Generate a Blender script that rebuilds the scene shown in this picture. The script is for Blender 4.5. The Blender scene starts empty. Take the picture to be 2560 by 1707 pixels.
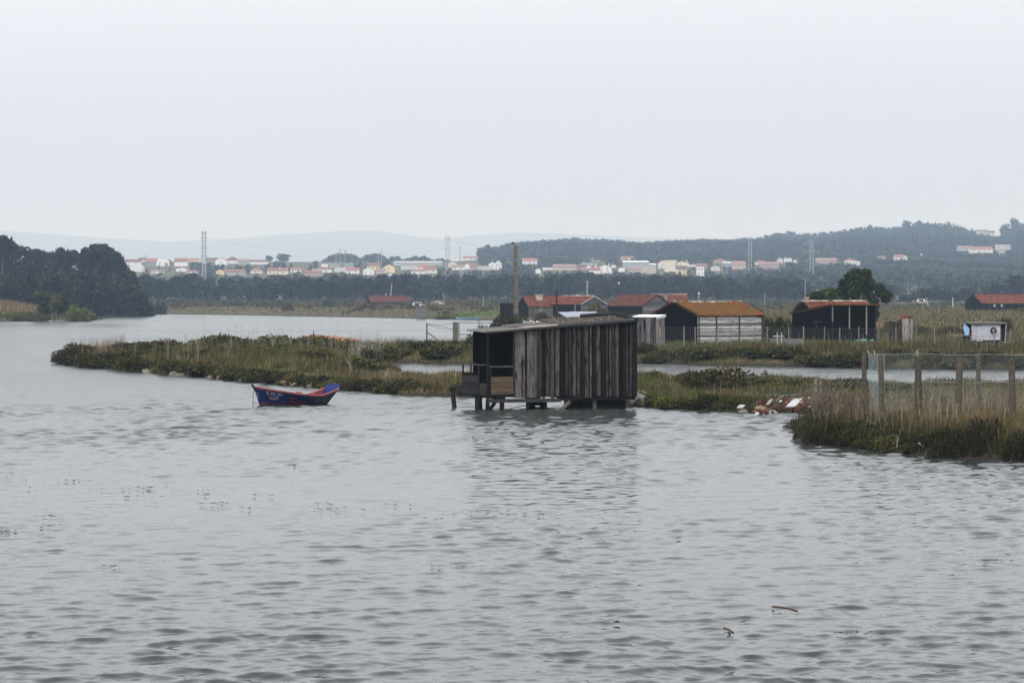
import bpy, math, random
import numpy as np
from math import radians as R, sin, cos, pi

SC = bpy.context.scene
COL = SC.collection
random.seed(7)
RNG = np.random.default_rng(7)

# ------------------------------------------------------------------ camera
KF, HZ, CH = 6500.0, 750.0, 4.0      # focal length (in 2560 px), horizon row, eye height in metres
cam_d = bpy.data.cameras.new('camera')
cam_d.sensor_width = 36.0
cam_d.lens = 36.0 * KF / 2560.0
cam_d.shift_y = -(853.5 - HZ) / 2560.0
cam_d.clip_start = 0.5
cam_d.clip_end = 40000.0
cam = bpy.data.objects.new('camera', cam_d)
COL.objects.link(cam)
cam.location = (0, 0, CH)
cam.rotation_euler = (pi / 2, 0, 0)
SC.camera = cam

# ------------------------------------------------------------------ render / light
SC.view_settings.view_transform = 'Standard'
SC.view_settings.look = 'None'
SC.view_settings.exposure = 0.0
SC.view_settings.gamma = 1.0
cy = SC.cycles
cy.use_denoising = True
cy.denoiser = 'OPENIMAGEDENOISE'
cy.max_bounces = 6
cy.diffuse_bounces = 2
cy.glossy_bounces = 2
cy.transmission_bounces = 2
cy.volume_bounces = 1
cy.transparent_max_bounces = 8

SUN_EL, SUN_AZ = R(48), R(205)       # azimuth measured from +Y clockwise: behind the camera, to the left
wd = bpy.data.worlds.new('World')
SC.world = wd
wd.use_nodes = True
wn, wl = wd.node_tree.nodes, wd.node_tree.links
wn.clear()
w_out = wn.new('ShaderNodeOutputWorld')
w_sky = wn.new('ShaderNodeTexSky')
w_sky.sky_type = 'NISHITA'
w_sky.sun_disc = False
w_sky.sun_elevation = SUN_EL
w_sky.sun_rotation = SUN_AZ
w_sky.dust_density = 3.0
w_b1 = wn.new('ShaderNodeBackground')
w_b1.inputs['Strength'].default_value = 0.10
wl.new(w_sky.outputs[0], w_b1.inputs['Color'])
# the overcast deck: brighter towards the zenith, faintly uneven
w_tc = wn.new('ShaderNodeTexCoord')
w_sep = wn.new('ShaderNodeSeparateXYZ')
wl.new(w_tc.outputs['Generated'], w_sep.inputs[0])
w_ramp = wn.new('ShaderNodeValToRGB')
wl.new(w_sep.outputs['Z'], w_ramp.inputs[0])
cr = w_ramp.color_ramp
SKY = [(0.0, (0.60, 0.655, 0.735)), (0.035, (0.64, 0.695, 0.775)), (0.075, (0.76, 0.81, 0.885)),
       (0.115, (0.91, 0.955, 1.025)), (0.22, (1.24, 1.29, 1.375)), (0.4, (1.42, 1.48, 1.60)), (1.0, (1.58, 1.66, 1.81))]
cr.elements[0].position, cr.elements[0].color = SKY[0][0], SKY[0][1] + (1,)
cr.elements[1].position, cr.elements[1].color = SKY[-1][0], SKY[-1][1] + (1,)
for p_, c_ in SKY[1:-1]:
    e_ = cr.elements.new(p_)
    e_.color = c_ + (1,)
w_n = wn.new('ShaderNodeTexNoise')
w_n.inputs['Scale'].default_value = 2.2
w_n.inputs['Detail'].default_value = 3.0
w_mp = wn.new('ShaderNodeMapping')
w_mp.inputs['Scale'].default_value = (1.0, 1.0, 3.0)
wl.new(w_tc.outputs['Generated'], w_mp.inputs[0])
wl.new(w_mp.outputs[0], w_n.inputs['Vector'])
w_mr = wn.new('ShaderNodeMapRange')
w_mr.inputs['To Min'].default_value = 0.94
w_mr.inputs['To Max'].default_value = 1.06
wl.new(w_n.outputs[0], w_mr.inputs[0])
w_mul = wn.new('ShaderNodeVectorMath')
w_mul.operation = 'MULTIPLY'
wl.new(w_ramp.outputs[0], w_mul.inputs[0])
wl.new(w_mr.outputs[0], w_mul.inputs[1])
w_b2 = wn.new('ShaderNodeBackground')
wl.new(w_mul.outputs[0], w_b2.inputs['Color'])
w_b2.inputs['Strength'].default_value = 1.0
w_mix = wn.new('ShaderNodeMixShader')
w_mix.inputs[0].default_value = 0.95
wl.new(w_b1.outputs[0], w_mix.inputs[1])
wl.new(w_b2.outputs[0], w_mix.inputs[2])
wl.new(w_mix.outputs[0], w_out.inputs[0])

sun_d = bpy.data.lights.new('sun', 'SUN')
sun_d.energy = 1.5
sun_d.angle = R(10)
sun_d.color = (1.0, 0.96, 0.9)
sun = bpy.data.objects.new('sun', sun_d)
COL.objects.link(sun)
sun.rotation_euler = (pi / 2 - SUN_EL, 0, pi - SUN_AZ)
sun.location = (-50, -50, 80)

# ------------------------------------------------------------------ helpers
def WP(px, py, D):
    "world point seen at photo pixel (px, py) when it stands D metres away"
    return ((px - 1280.0) / KF * D, D, CH - (py - HZ) / KF * D)

def WX(px, D):
    return (px - 1280.0) / KF * D

def W0(px, py):
    D = KF * CH / (py - HZ)
    return (WX(px, D), D)

def tag(o, label=None, cat=None, group=None, kind=None):
    if label: o['label'] = label
    if cat: o['category'] = cat
    if group: o['group'] = group
    if kind: o['kind'] = kind
    return o

def thing(name, label, cat, loc=(0, 0, 0), rz=0.0, group=None, scale=1.0):
    o = bpy.data.objects.new(name, None)
    COL.objects.link(o)
    o.empty_display_size = 0.3
    o.location = loc
    o.rotation_euler = (0, 0, rz)
    o.scale = (scale,) * 3 if not isinstance(scale, tuple) else scale
    return tag(o, label, cat, group)

class MB:
    def __init__(self):
        self.v, self.f, self.c = [], [], []
    def add(self, verts, faces, col=(1, 1, 1)):
        n = len(self.v)
        self.v += [tuple(p) for p in verts]
        self.f += [tuple(i + n for i in f) for f in faces]
        self.c += [col] * len(verts)
    def par(self, o, a, b, c, col=(1, 1, 1)):
        "box from a corner and three edge vectors"
        o, a, b, c = (np.array(t, float) for t in (o, a, b, c))
        P = [o, o + a, o + a + b, o + b, o + c, o + a + c, o + a + b + c, o + b + c]
        F = [(0, 3, 2, 1), (4, 5, 6, 7), (0, 1, 5, 4), (1, 2, 6, 5), (2, 3, 7, 6), (3, 0, 4, 7)]
        if np.dot(np.cross(a, b), c) < 0:
            F = [f[::-1] for f in F]
        self.add(P, F, col)
    def box(self, x0, x1, y0, y1, z0, z1, col=(1, 1, 1)):
        self.par((x0, y0, z0), (x1 - x0, 0, 0), (0, y1 - y0, 0), (0, 0, z1 - z0), col)
    def tube(self, pts, r, n=6, col=(1, 1, 1), cap=True):
        pts = [np.array(p, float) for p in pts]
        rs = r if isinstance(r, (list, tuple)) else [r] * len(pts)
        V, F = [], []
        for i, p in enumerate(pts):
            a = pts[max(i - 1, 0)]; b = pts[min(i + 1, len(pts) - 1)]
            d = b - a
            d = d / (np.linalg.norm(d) + 1e-9)
            u = np.cross(d, (0, 0, 1) if abs(d[2]) < 0.9 else (1, 0, 0))
            u /= np.linalg.norm(u)
            w = np.cross(d, u)
            for k in range(n):
                t = 2 * pi * k / n
                V.append(p + rs[i] * (cos(t) * u + sin(t) * w))
        for i in range(len(pts) - 1):
            for k in range(n):
                a, b = i * n + k, i * n + (k + 1) % n
                F.append((a, b, b + n, a + n))
        if cap:
            F.append(tuple(range(n))[::-1])
            F.append(tuple(range((len(pts) - 1) * n, len(pts) * n)))
        self.add(V, F, col)
    def prism(self, poly, d, col=(1, 1, 1)):
        "extrude a planar polygon (list of 3D points) by vector d"
        n = len(poly)
        P = [np.array(p, float) for p in poly]
        V = P + [p + np.array(d, float) for p in P]
        F = [tuple(range(n))[::-1], tuple(range(n, 2 * n))]
        for i in range(n):
            j = (i + 1) % n
            F.append((i, j, j + n, i + n))
        self.add(V, F, col)
    def build(self, name, mat, parent=None, loc=None, smooth=False):
        me = bpy.data.meshes.new(name)
        me.from_pydata(self.v, [], self.f)
        at = me.color_attributes.new('Col', 'FLOAT_COLOR', 'POINT')
        c = np.ones((len(self.v), 4), np.float32)
        c[:, :3] = np.array(self.c, np.float32).reshape(-1, 3)
        at.data.foreach_set('color', c.ravel())
        me.materials.append(mat)
        if smooth:
            me.polygons.foreach_set('use_smooth', [True] * len(me.polygons))
        me.update()
        o = bpy.data.objects.new(name, me)
        COL.objects.link(o)
        if parent: o.parent = parent
        if loc is not None: o.location = loc
        return o

def big_mesh(name, V, F, mat, C=None, parent=None, smooth=False):
    "V (n,3) float, F (m,k) int with constant k"
    V = np.ascontiguousarray(V, np.float32)
    F = np.ascontiguousarray(F, np.int32)
    m, k = F.shape
    me = bpy.data.meshes.new(name)
    me.vertices.add(len(V))
    me.vertices.foreach_set('co', V.ravel())
    me.loops.add(m * k)
    me.loops.foreach_set('vertex_index', F.ravel())
    me.polygons.add(m)
    me.polygons.foreach_set('loop_start', np.arange(0, m * k, k, dtype=np.int32))
    try:
        me.polygons.foreach_set('loop_total', np.full(m, k, np.int32))
    except Exception:
        pass
    if smooth:
        me.polygons.foreach_set('use_smooth', np.ones(m, bool))
    me.update(calc_edges=True)
    if C is not None:
        at = me.color_attributes.new('Col', 'FLOAT_COLOR', 'POINT')
        c = np.ones((len(V), 4), np.float32)
        c[:, :3] = C
        at.data.foreach_set('color', c.ravel())
    me.materials.append(mat)
    o = bpy.data.objects.new(name, me)
    COL.objects.link(o)
    if parent: o.parent = parent
    return o

def link_copy(src, name, loc, rz=0.0, scale=1.0, label=None, cat=None, group=None):
    "copy of a thing with copies of its parts and sub-parts"
    r = src.copy()
    r.name = name
    COL.objects.link(r)
    r.location = loc
    r.rotation_euler = (0, 0, rz)
    r.scale = (scale,) * 3 if not isinstance(scale, tuple) else scale
    tag(r, label, cat, group)
    for ch in list(src.children):
        c = ch.copy()
        COL.objects.link(c)
        c.parent = r
        for g in ch.children:
            d = g.copy()
            COL.objects.link(d)
            d.parent = c
    return r

# ------------------------------------------------------------------ materials
MATS = {}
def new_mat(name):
    m = bpy.data.materials.new(name)
    m.use_nodes = True
    nt = m.node_tree
    b = nt.nodes['Principled BSDF']
    return m, nt, b

def nd(nt, t, **kw):
    n = nt.nodes.new(t)
    for k, v in kw.items():
        if k in n.inputs: n.inputs[k].default_value = v
        else: setattr(n, k, v)
    return n

def mat(name, col=(0.5, 0.5, 0.5), rough=0.85, attr=False, scale=(1, 1, 1), nscale=4.0, var=0.5, bump=0.0,
        spec=0.3, coord='Object', detail=5.0, dark=None, metallic=0.0):
    "colour (times the mesh's own Col attribute when attr) varied by stretched noise; dark adds a second blotch colour"
    if name in MATS: return MATS[name]
    m, nt, b = new_mat(name)
    L = nt.links
    tc = nd(nt, 'ShaderNodeTexCoord')
    mp = nd(nt, 'ShaderNodeMapping')
    mp.inputs['Scale'].default_value = scale
    L.new(tc.outputs[coord], mp.inputs[0])
    nz = nd(nt, 'ShaderNodeTexNoise', Scale=nscale, Detail=detail, Roughness=0.65)
    L.new(mp.outputs[0], nz.inputs['Vector'])
    mr = nd(nt, 'ShaderNodeMapRange')
    mr.inputs['From Min'].default_value = 0.25
    mr.inputs['From Max'].default_value = 0.75
    mr.inputs['To Min'].default_value = 1 - var
    mr.inputs['To Max'].default_value = 1 + var
    L.new(nz.outputs[0], mr.inputs[0])
    base = None
    if attr:
        at = nd(nt, 'ShaderNodeAttribute')
        at.attribute_name = 'Col'
        mu = nd(nt, 'ShaderNodeVectorMath', operation='MULTIPLY')
        L.new(at.outputs['Color'], mu.inputs[0])
        mu.inputs[1].default_value = col
        base = mu.outputs[0]
    else:
        rgb = nd(nt, 'ShaderNodeRGB')
        rgb.outputs[0].default_value = tuple(col) + (1,)
        base = rgb.outputs[0]
    m2 = nd(nt, 'ShaderNodeVectorMath', operation='MULTIPLY')
    L.new(base, m2.inputs[0])
    L.new(mr.outputs[0], m2.inputs[1])
    out = m2.outputs[0]
    if dark is not None:
        n2 = nd(nt, 'ShaderNodeTexNoise', Scale=dark[1], Detail=4.0, Roughness=0.6)
        mp2 = nd(nt, 'ShaderNodeMapping')
        mp2.inputs['Scale'].default_value = dark[3] if len(dark) > 3 else (1, 1, 1)
        L.new(tc.outputs[coord], mp2.inputs[0])
        L.new(mp2.outputs[0], n2.inputs['Vector'])
        r2 = nd(nt, 'ShaderNodeValToRGB')
        r2.color_ramp.elements[0].position = dark[2]
        r2.color_ramp.elements[1].position = dark[2] + 0.12
        L.new(n2.outputs[0], r2.inputs[0])
        mx = nd(nt, 'ShaderNodeMix', data_type='RGBA')
        L.new(r2.outputs[0], mx.inputs[0])
        L.new(out, mx.inputs[6])
        mx.inputs[7].default_value = tuple(dark[0]) + (1,)
        out = mx.outputs[2]
    L.new(out, b.inputs['Base Color'])
    b.inputs['Roughness'].default_value = rough
    b.inputs['Specular IOR Level'].default_value = spec
    b.inputs['Metallic'].default_value = metallic
    if bump:
        bp = nd(nt, 'ShaderNodeBump', Strength=bump, Distance=0.02)
        L.new(nz.outputs[0], bp.inputs['Height'])
        L.new(bp.outputs[0], b.inputs['Normal'])
    MATS[name] = m
    return m

def foliage_mat(name, patch=0.35, tint_scale=0.25, trans=0.25):
    "leaf material: own Col per leaf, varied by large world-space patches"
    if name in MATS: return MATS[name]
    m, nt, b = new_mat(name)
    L = nt.links
    at = nd(nt, 'ShaderNodeAttribute'); at.attribute_name = 'Col'
    ge = nd(nt, 'ShaderNodeNewGeometry')
    nz = nd(nt, 'ShaderNodeTexNoise', Scale=tint_scale, Detail=3.0)
    L.new(ge.outputs['Position'], nz.inputs['Vector'])
    mr = nd(nt, 'ShaderNodeMapRange')
    mr.inputs['From Min'].default_value = 0.3; mr.inputs['From Max'].default_value = 0.7
    mr.inputs['To Min'].default_value = 1 - patch; mr.inputs['To Max'].default_value = 1 + patch
    L.new(nz.outputs[0], mr.inputs[0])
    mu = nd(nt, 'ShaderNodeVectorMath', operation='MULTIPLY')
    L.new(at.outputs['Color'], mu.inputs[0]); L.new(mr.outputs[0], mu.inputs[1])
    L.new(mu.outputs[0], b.inputs['Base Color'])
    b.inputs['Roughness'].default_value = 0.75
    b.inputs['Specular IOR Level'].default_value = 0.2
    if trans:
        tr = nd(nt, 'ShaderNodeBsdfTranslucent')
        L.new(mu.outputs[0], tr.inputs['Color'])
        mx = nd(nt, 'ShaderNodeMixShader'); mx.inputs[0].default_value = trans
        o = nt.nodes['Material Output']
        L.new(b.outputs[0], mx.inputs[1]); L.new(tr.outputs[0], mx.inputs[2])
        L.new(mx.outputs[0], o.inputs['Surface'])
    MATS[name] = m
    return m

# ------------------------------------------------------------------ land shape
def poly_w(pts):
    return np.array([W0(*p) for p in pts])
POLY = {}
POLY['M'] = (poly_w([(146, 903), (152, 910), (200, 914), (260, 920), (330, 928), (420, 937), (520, 944), (640, 955), (720, 963), (860, 973), (950, 980),
    (972, 950), (976, 907), (1150, 911), (1400, 909), (1600, 908), (1800, 914), (2000, 917), (2200, 921), (2600, 925), (3400, 930),
    (3400, 800), (1236, 800), (1236, 806), (1222, 828), (1190, 850), (1165, 880), (1120, 892), (1000, 893), (800, 900), (600, 905), (400, 905), (280, 902), (200, 900), (156, 898)]), 1.05, 3.2)
POLY['F'] = (poly_w([(930, 980), (1040, 988), (1120, 991), (1160, 985), (1250, 978), (1400, 985), (1500, 995), (1560, 1010), (1600, 1018), (1660, 1021),
    (1700, 1023), (1760, 1029), (1850, 1034), (1900, 1031), (1960, 1036), (2030, 1038), (2070, 1030), (2250, 1020),
    (2250, 1000), (2060, 992), (1900, 991), (1760, 989), (1725, 986), (1690, 975), (1600, 950), (1400, 950), (1250, 960), (1150, 962), (1060, 956), (990, 944), (950, 930)]), 0.42, 1.6)
POLY['I'] = (poly_w([(1570, 975), (1700, 977), (1800, 980), (1900, 983), (2060, 986), (2200, 1000), (2400, 1020), (3400, 1040),
    (3400, 964), (2560, 963), (2300, 966), (2100, 961), (2000, 956), (1860, 951), (1700, 950), (1600, 942), (1560, 958)]), 0.16, 1.2)
POLY['R'] = (poly_w([(2000, 1060), (1986, 1090), (2002, 1108), (2050, 1112), (2100, 1117), (2200, 1127), (2280, 1134), (2330, 1139), (2420, 1149), (2560, 1154), (2800, 1172), (3400, 1200),
    (3400, 1010), (2300, 1008), (2120, 1015), (2050, 1026), (2012, 1050)]), 0.72, 2.2)
POLY['L'] = (poly_w([(-900, 818), (0, 805), (60, 803), (120, 801), (200, 803), (228, 803), (244, 797), (238, 792), (200, 789), (-900, 789)]), 0.8, 5.0)
far = [tuple(W0(*p)) for p in [(-2500, 786.5), (240, 785), (420, 785.5), (600, 788), (700, 790), (880, 793), (960, 795), (1080, 798), (1160, 800.5), (1245, 801.5), (1245, 806), (6000, 806)]]
far += [(40000, 500), (40000, 60000), (-40000, 60000), (-40000, 700)]
POLY['FAR'] = (np.array(far), 0.7, 6.0)

def seg_dist(x, y, P):
    "signed distance, positive inside polygon P"
    d2 = np.full(x.shape, 1e18)
    ins = np.zeros(x.shape, bool)
    n = len(P)
    for i in range(n):
        ax, ay = P[i]; bx, by = P[(i + 1) % n]
        ex, ey = bx - ax, by - ay
        t = np.clip(((x - ax) * ex + (y - ay) * ey) / (ex * ex + ey * ey + 1e-12), 0, 1)
        dx, dy = x - ax - t * ex, y - ay - t * ey
        d2 = np.minimum(d2, dx * dx + dy * dy)
        c = ((ay > y) != (by > y))
        with np.errstate(divide='ignore', invalid='ignore'):
            xi = (bx - ax) * (y - ay) / (by - ay + 1e-12) + ax
        ins ^= c & (x < xi)
    d = np.sqrt(d2)
    return np.where(ins, d, -d)

_W = [(RNG.uniform(0, 2 * pi), RNG.uniform(0, 2 * pi)) for _ in range(10)]
def lumps(x, y, s, k=0):
    "cheap smooth noise, about -1..1, feature size s"
    r = 0
    for i in range(4):
        a = 0.6 + 1.7 * i + k
        f = 2 * pi / (s * (0.7 + 0.45 * i))
        r = r + np.sin((x * cos(a) + y * sin(a)) * f + _W[i + k % 5][0]) * np.sin((x * cos(a + 1.9) + y * sin(a + 1.9)) * f * 0.83 + _W[i + k % 5][1])
    return r / 2.0

SKYT = np.array([(-3000, 660), (1100, 660), (1240, 650), (1270, 634), (1290, 632), (1340, 628), (1440, 620), (1480, 622), (1560, 627), (1600, 633), (1640, 630), (1700, 625),
    (1760, 622), (1820, 626), (1850, 620), (1900, 618), (1945, 606), (1990, 610), (2050, 608), (2100, 601), (2160, 588), (2200, 594), (2240, 592), (2300, 578),
    (2380, 584), (2430, 598), (2500, 600), (2540, 590), (2600, 585), (4000, 585)], float)
FARS = np.array([(-4000, 590), (-200, 577), (0, 578), (120, 585), (250, 596), (420, 606), (560, 600), (700, 588), (880, 577), (960, 580), (1040, 592), (1110, 598), (1180, 590), (1300, 584), (1450, 590), (1700, 600), (2600, 600), (6000, 600)], float)
PINE_TOP = np.array([(-600, 575), (0, 585), (20, 597), (45, 606), (65, 612), (100, 622), (130, 624), (142, 617), (165, 617), (190, 622), (210, 620), (228, 606), (262, 606), (280, 624), (300, 642), (312, 660), (325, 680), (338, 705), (352, 740), (364, 757), (5000, 757)], float)

def base_z(px, D):
    "height of the dry land far from any shore, as a function of bearing and distance"
    zlow = np.interp(D, [0, 185, 430, 560, 1000], [0.0, 0.0, 0.7, 0.9, 1.92])
    y23 = np.interp(px, [-3000, 1100, 1350, 5000], [652, 655, 642, 636])
    ysk = np.interp(px, SKYT[:, 0], SKYT[:, 1])
    yg = np.where(D < 1700, 757 + (692 - 757) * np.clip((D - 1000) / 700, 0, 1) ** 1.15,
         np.where(D < 2300, 692 + (y23 - 692) * (D - 1700) / 600,
                  y23 + (ysk - y23) * np.clip((D - 2300) / 900, 0, 1)))
    zh = CH - (yg - HZ) * D / KF - 0.72
    # behind the ridge the land falls away, then the distant range rises
    zr = CH - (ysk - HZ) * 3200 / KF
    fall = np.interp(D, [3200, 4600, 9500], [1.0, 0.45, 0.25])
    zfar = CH - (np.interp(px, FARS[:, 0], FARS[:, 1]) - HZ) * 14000 / KF
    bump = np.exp(-((D - 14000) / 1300.0) ** 2)
    zb = np.where(D < 3200, zh, zr * fall + zfar * bump * 0.97)
    z = np.where(D < 1000, zlow, zb)
    # wooded dune on the left
    top = np.interp(px, PINE_TOP[:, 0], PINE_TOP[:, 1])
    zd = np.maximum(CH - (top - HZ) * 760 / KF - 9.0, 0)
    dn = np.interp(D, [630, 755, 840, 930], [0, 1, 1, 0])
    return z + zd * dn * dn * (3 - 2 * dn)

def ground_z(x, y):
    x = np.asarray(x, float); y = np.asarray(y, float)
    px = 1280 + KF * x / np.maximum(y, 1)
    z = np.full(x.shape, -1.0)
    for k, (P, H, w) in POLY.items():
        lo, hi = P[:, 1].min() - 12, P[:, 1].max() + 12
        m = (y > lo) & (y < hi)
        if not m.any(): continue
        d = np.full(x.shape, -99.0)
        if k == 'FAR':
            far_m = m & (y > 1200)
            near_m = m & ~far_m
            d[far_m] = 200.0
            d[near_m] = seg_dist(x[near_m], y[near_m], P)
        else:
            d[m] = seg_dist(x[m], y[m], P)
        if k in ('M', 'F', 'I', 'R'):
            d = d + 0.55 * lumps(x, y, 3.1, 1) + 0.25 * lumps(x, y, 1.1, 2)
        h = np.where(d > 0, H * (1 - np.exp(-np.maximum(d, 0) / w)), np.maximum(d * 0.35, -1.0))
        if k == 'F':
            h = np.where(d > 0, h * np.interp(px, [1600, 1780], [1, 0.28]), h)
        if k in ('M', 'FAR'):
            bz = base_z(px, y)
            ramp = np.clip((d - 2) / 25, 0, 1)
            h = np.where(d > 0, h + np.where(k == 'M', bz * ramp, bz * ramp), h)
        z = np.maximum(z, h)
    near = np.clip((420 - y) / 300, 0, 1)
    z = z + np.where(z > 0.05, near * (0.10 * lumps(x, y, 4.0, 3) + 0.05 * lumps(x, y, 1.3, 4)), 0)
    return z

def gz(x, y):
    return float(ground_z(np.array([x]), np.array([y]))[0])
# ------------------------------------------------------------------ ground sheet
def graded(lo, hi, step):
    r = [lo]
    while r[-1] < hi:
        r.append(r[-1] * (1 + step))
    return r
def sheet(rows, us):
    rows = np.array(rows); us = np.array(us)
    Y, U = np.meshgrid(rows, us, indexing='ij')
    return U * Y, Y
def grid_faces(nr, nc):
    i = np.arange(nr - 1)[:, None] * nc + np.arange(nc - 1)[None, :]
    i = i.ravel()
    return np.stack([i, i + 1, i + nc + 1, i + nc], 1)

rows = [3, 20, 40] + graded(56, 215, 0.0042) + graded(217, 1000, 0.009)[1:] + graded(1008, 16200, 0.013)[1:]
uc = np.arange(-0.37, 0.3701, 0.0014)
uo = [0.38, 0.395, 0.41, 0.43, 0.46, 0.50, 0.56]
us = np.concatenate([-np.array(uo[::-1]), uc, uo])
GX, GY = sheet(rows, us)
GZ = ground_z(GX.ravel(), GY.ravel()).reshape(GX.shape)
gm, nt, b = new_mat('ground')
L = nt.links
ge = nd(nt, 'ShaderNodeNewGeometry')
def gnoise(s, d=4.0):
    n = nd(nt, 'ShaderNodeTexNoise', Scale=s, Detail=d, Roughness=0.6)
    L.new(ge.outputs['Position'], n.inputs['Vector'])
    return n
n1, n2, n3 = gnoise(0.035), gnoise(0.4), gnoise(3.0, 6.0)
rp = nd(nt, 'ShaderNodeValToRGB')
for p_, c_ in [(0.5, (0.085, 0.075, 0.035)), ]:
    e_ = rp.color_ramp.elements.new(p_); e_.color = c_ + (1,)
rp.color_ramp.elements[0].position = 0.3; rp.color_ramp.elements[0].color = (0.045, 0.055, 0.022, 1)
rp.color_ramp.elements[-1].position = 0.72; rp.color_ramp.elements[-1].color = (0.15, 0.115, 0.065, 1)
mxn = nd(nt, 'ShaderNodeMath', operation='ADD'); mxm = nd(nt, 'ShaderNodeMath', operation='MULTIPLY'); mxm.inputs[1].default_value = 0.5
L.new(n1.outputs[0], mxn.inputs[0]); L.new(n2.outputs[0], mxn.inputs[1]); L.new(mxn.outputs[0], mxm.inputs[0]); L.new(mxm.outputs[0], rp.inputs[0])
mr = nd(nt, 'ShaderNodeMapRange'); mr.inputs['To Min'].default_value = 0.55; mr.inputs['To Max'].default_value = 1.35
L.new(n3.outputs[0], mr.inputs[0])
mu = nd(nt, 'ShaderNodeVectorMath', operation='MULTIPLY'); L.new(rp.outputs[0], mu.inputs[0]); L.new(mr.outputs[0], mu.inputs[1])
# wet mud by the waterline
sx = nd(nt, 'ShaderNodeSeparateXYZ'); L.new(ge.outputs['Position'], sx.inputs[0])
wr = nd(nt, 'ShaderNodeMapRange'); wr.inputs['From Min'].default_value = 0.06; wr.inputs['From Max'].default_value = 0.28
L.new(sx.outputs['Z'], wr.inputs[0])
mm = nd(nt, 'ShaderNodeMix', data_type='RGBA'); L.new(wr.outputs[0], mm.inputs[0]); mm.inputs[6].default_value = (0.03, 0.026, 0.02, 1); L.new(mu.outputs[0], mm.inputs[7])
L.new(mm.outputs[2], b.inputs['Base Color']); b.inputs['Roughness'].default_value = 0.95; b.inputs['Specular IOR Level'].default_value = 0.1
g = big_mesh('ground', np.stack([GX.ravel(), GY.ravel(), GZ.ravel()], 1), grid_faces(*GX.shape), gm, smooth=True)
tag(g, 'flat salt marsh ground with grassy banks, rising to wooded hills', 'ground', kind='structure')

# ------------------------------------------------------------------ water
rows = [2, 8, 14] + graded(19, 26, 0.006) + graded(26.1, 215, 0.00140) + graded(216, 830, 0.012)[1:]
uc = np.concatenate([np.arange(-0.52, -0.2701, 0.0022), np.arange(-0.27, 0.2701, 0.00105), np.arange(0.2722, 0.5201, 0.0022)])
uo = [0.53, 0.56, 0.6, 0.7, 0.9, 1.4, 2.2]
us = np.concatenate([-np.array(uo[::-1]), uc, uo])
WXg, WYg = sheet(rows, us)
X = WXg.ravel(); Y = WYg.ravel()
fine = (np.abs(X / Y) < 0.5202) & (Y > 19) & (Y < 215)
xs, ys = X[fine], Y[fine]
amp = 0.78 + 0.30 * lumps(xs, ys, 23.0, 0) + 0.16 * lumps(xs * 1.6, ys * 0.35, 9.0, 2)
pxs = 1280 + KF * xs / ys
calm = np.exp(-((ys - 54) / 13.0) ** 2) * np.clip(1.15 - pxs / 2300.0, 0.15, 1)
amp = np.clip(amp * (1 - 0.66 * calm), 0.25, 1.5)
near_g = np.clip(1.2 - (ys - 26) / 240, 0.6, 1.2) + 0.75 * np.exp(-((ys - 90) / 20.0) ** 2)
amp = amp * near_g
dz = np.zeros(xs.shape, np.float64); ddx = np.zeros_like(dz); ddy = np.zeros_like(dz)
NW = 92
r2 = np.random.default_rng(11)
for i in range(NW):
    lam = 0.12 * (1.6 / 0.12) ** ((i + r2.uniform(-.4, .4)) / NW)
    lam = max(lam, 0.12)
    spread = 0.36 if lam > 0.9 else 0.60
    th = -pi / 2 + 0.20 + r2.normal(0, spread)
    k = 2 * pi / lam
    slope = 0.036 * (0.85 if lam < 0.3 else (1.0 if lam < 0.65 else (0.72 if lam < 1.05 else 0.42)))
    a = slope / k * 1.22
    wgt = np.clip((lam / (0.00140 * ys) - 2.2) / 2.5, 0, 1)
    ph = k * (xs * cos(th) + ys * sin(th)) + r2.uniform(0, 2 * pi)
    grp = 0.65 + 0.55 * np.sin((xs * cos(th + 1.3) + ys * sin(th + 1.3)) * k / 5.3 + r2.uniform(0, 6.28)) * np.sin((xs * cos(th) + ys * sin(th)) * k / 7.1 + r2.uniform(0, 6.28))
    A = a * amp * wgt * grp
    dz += A * np.cos(ph)
    s_ = np.sin(ph) * A * 0.85
    ddx -= s_ * cos(th); ddy -= s_ * sin(th)
ddy -= np.clip(dz, -0.02, 0.2) * 1.1      # crests lean towards the shore the wind blows to
Z = np.zeros(X.shape); Z[fine] = dz
RUF = np.interp(WYg.ravel(), [0, 40, 60, 80, 100, 170, 420, 900], [0.02, 0.03, 0.09, 0.14, 0.18, 0.24, 0.19, 0.17])
X = X.copy(); Y = Y.copy()
X[fine] += ddx; Y[fine] += ddy
wm, nt, b = new_mat('water')
L = nt.links
b.inputs['Base Color'].default_value = (0.036, 0.042, 0.038, 1)
b.inputs['Roughness'].default_value = 0.02
b.inputs['IOR'].default_value = 1.333
ge = nd(nt, 'ShaderNodeNewGeometry')
mp = nd(nt, 'ShaderNodeMapping'); mp.inputs['Scale'].default_value = (0.55, 1.0, 1.0); mp.inputs['Rotation'].default_value = (0, 0, 0.15)
L.new(ge.outputs['Position'], mp.inputs[0])
na = nd(nt, 'ShaderNodeTexNoise', Scale=6.5, Detail=3.0, Roughness=0.55); L.new(mp.outputs[0], na.inputs['Vector'])
nb = nd(nt, 'ShaderNodeTexNoise', Scale=1.1, Detail=3.0, Roughness=0.6); L.new(mp.outputs[0], nb.inputs['Vector'])
b1 = nd(nt, 'ShaderNodeBump', Strength=0.10, Distance=0.02); L.new(na.outputs[0], b1.inputs['Height'])
b2 = nd(nt, 'ShaderNodeBump', Strength=0.15, Distance=0.05); L.new(nb.outputs[0], b2.inputs['Height']); L.new(b1.outputs[0], b2.inputs['Normal'])
L.new(b2.outputs[0], b.inputs['Normal'])
at = nd(nt, 'ShaderNodeAttribute'); at.attribute_name = 'Col'
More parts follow.
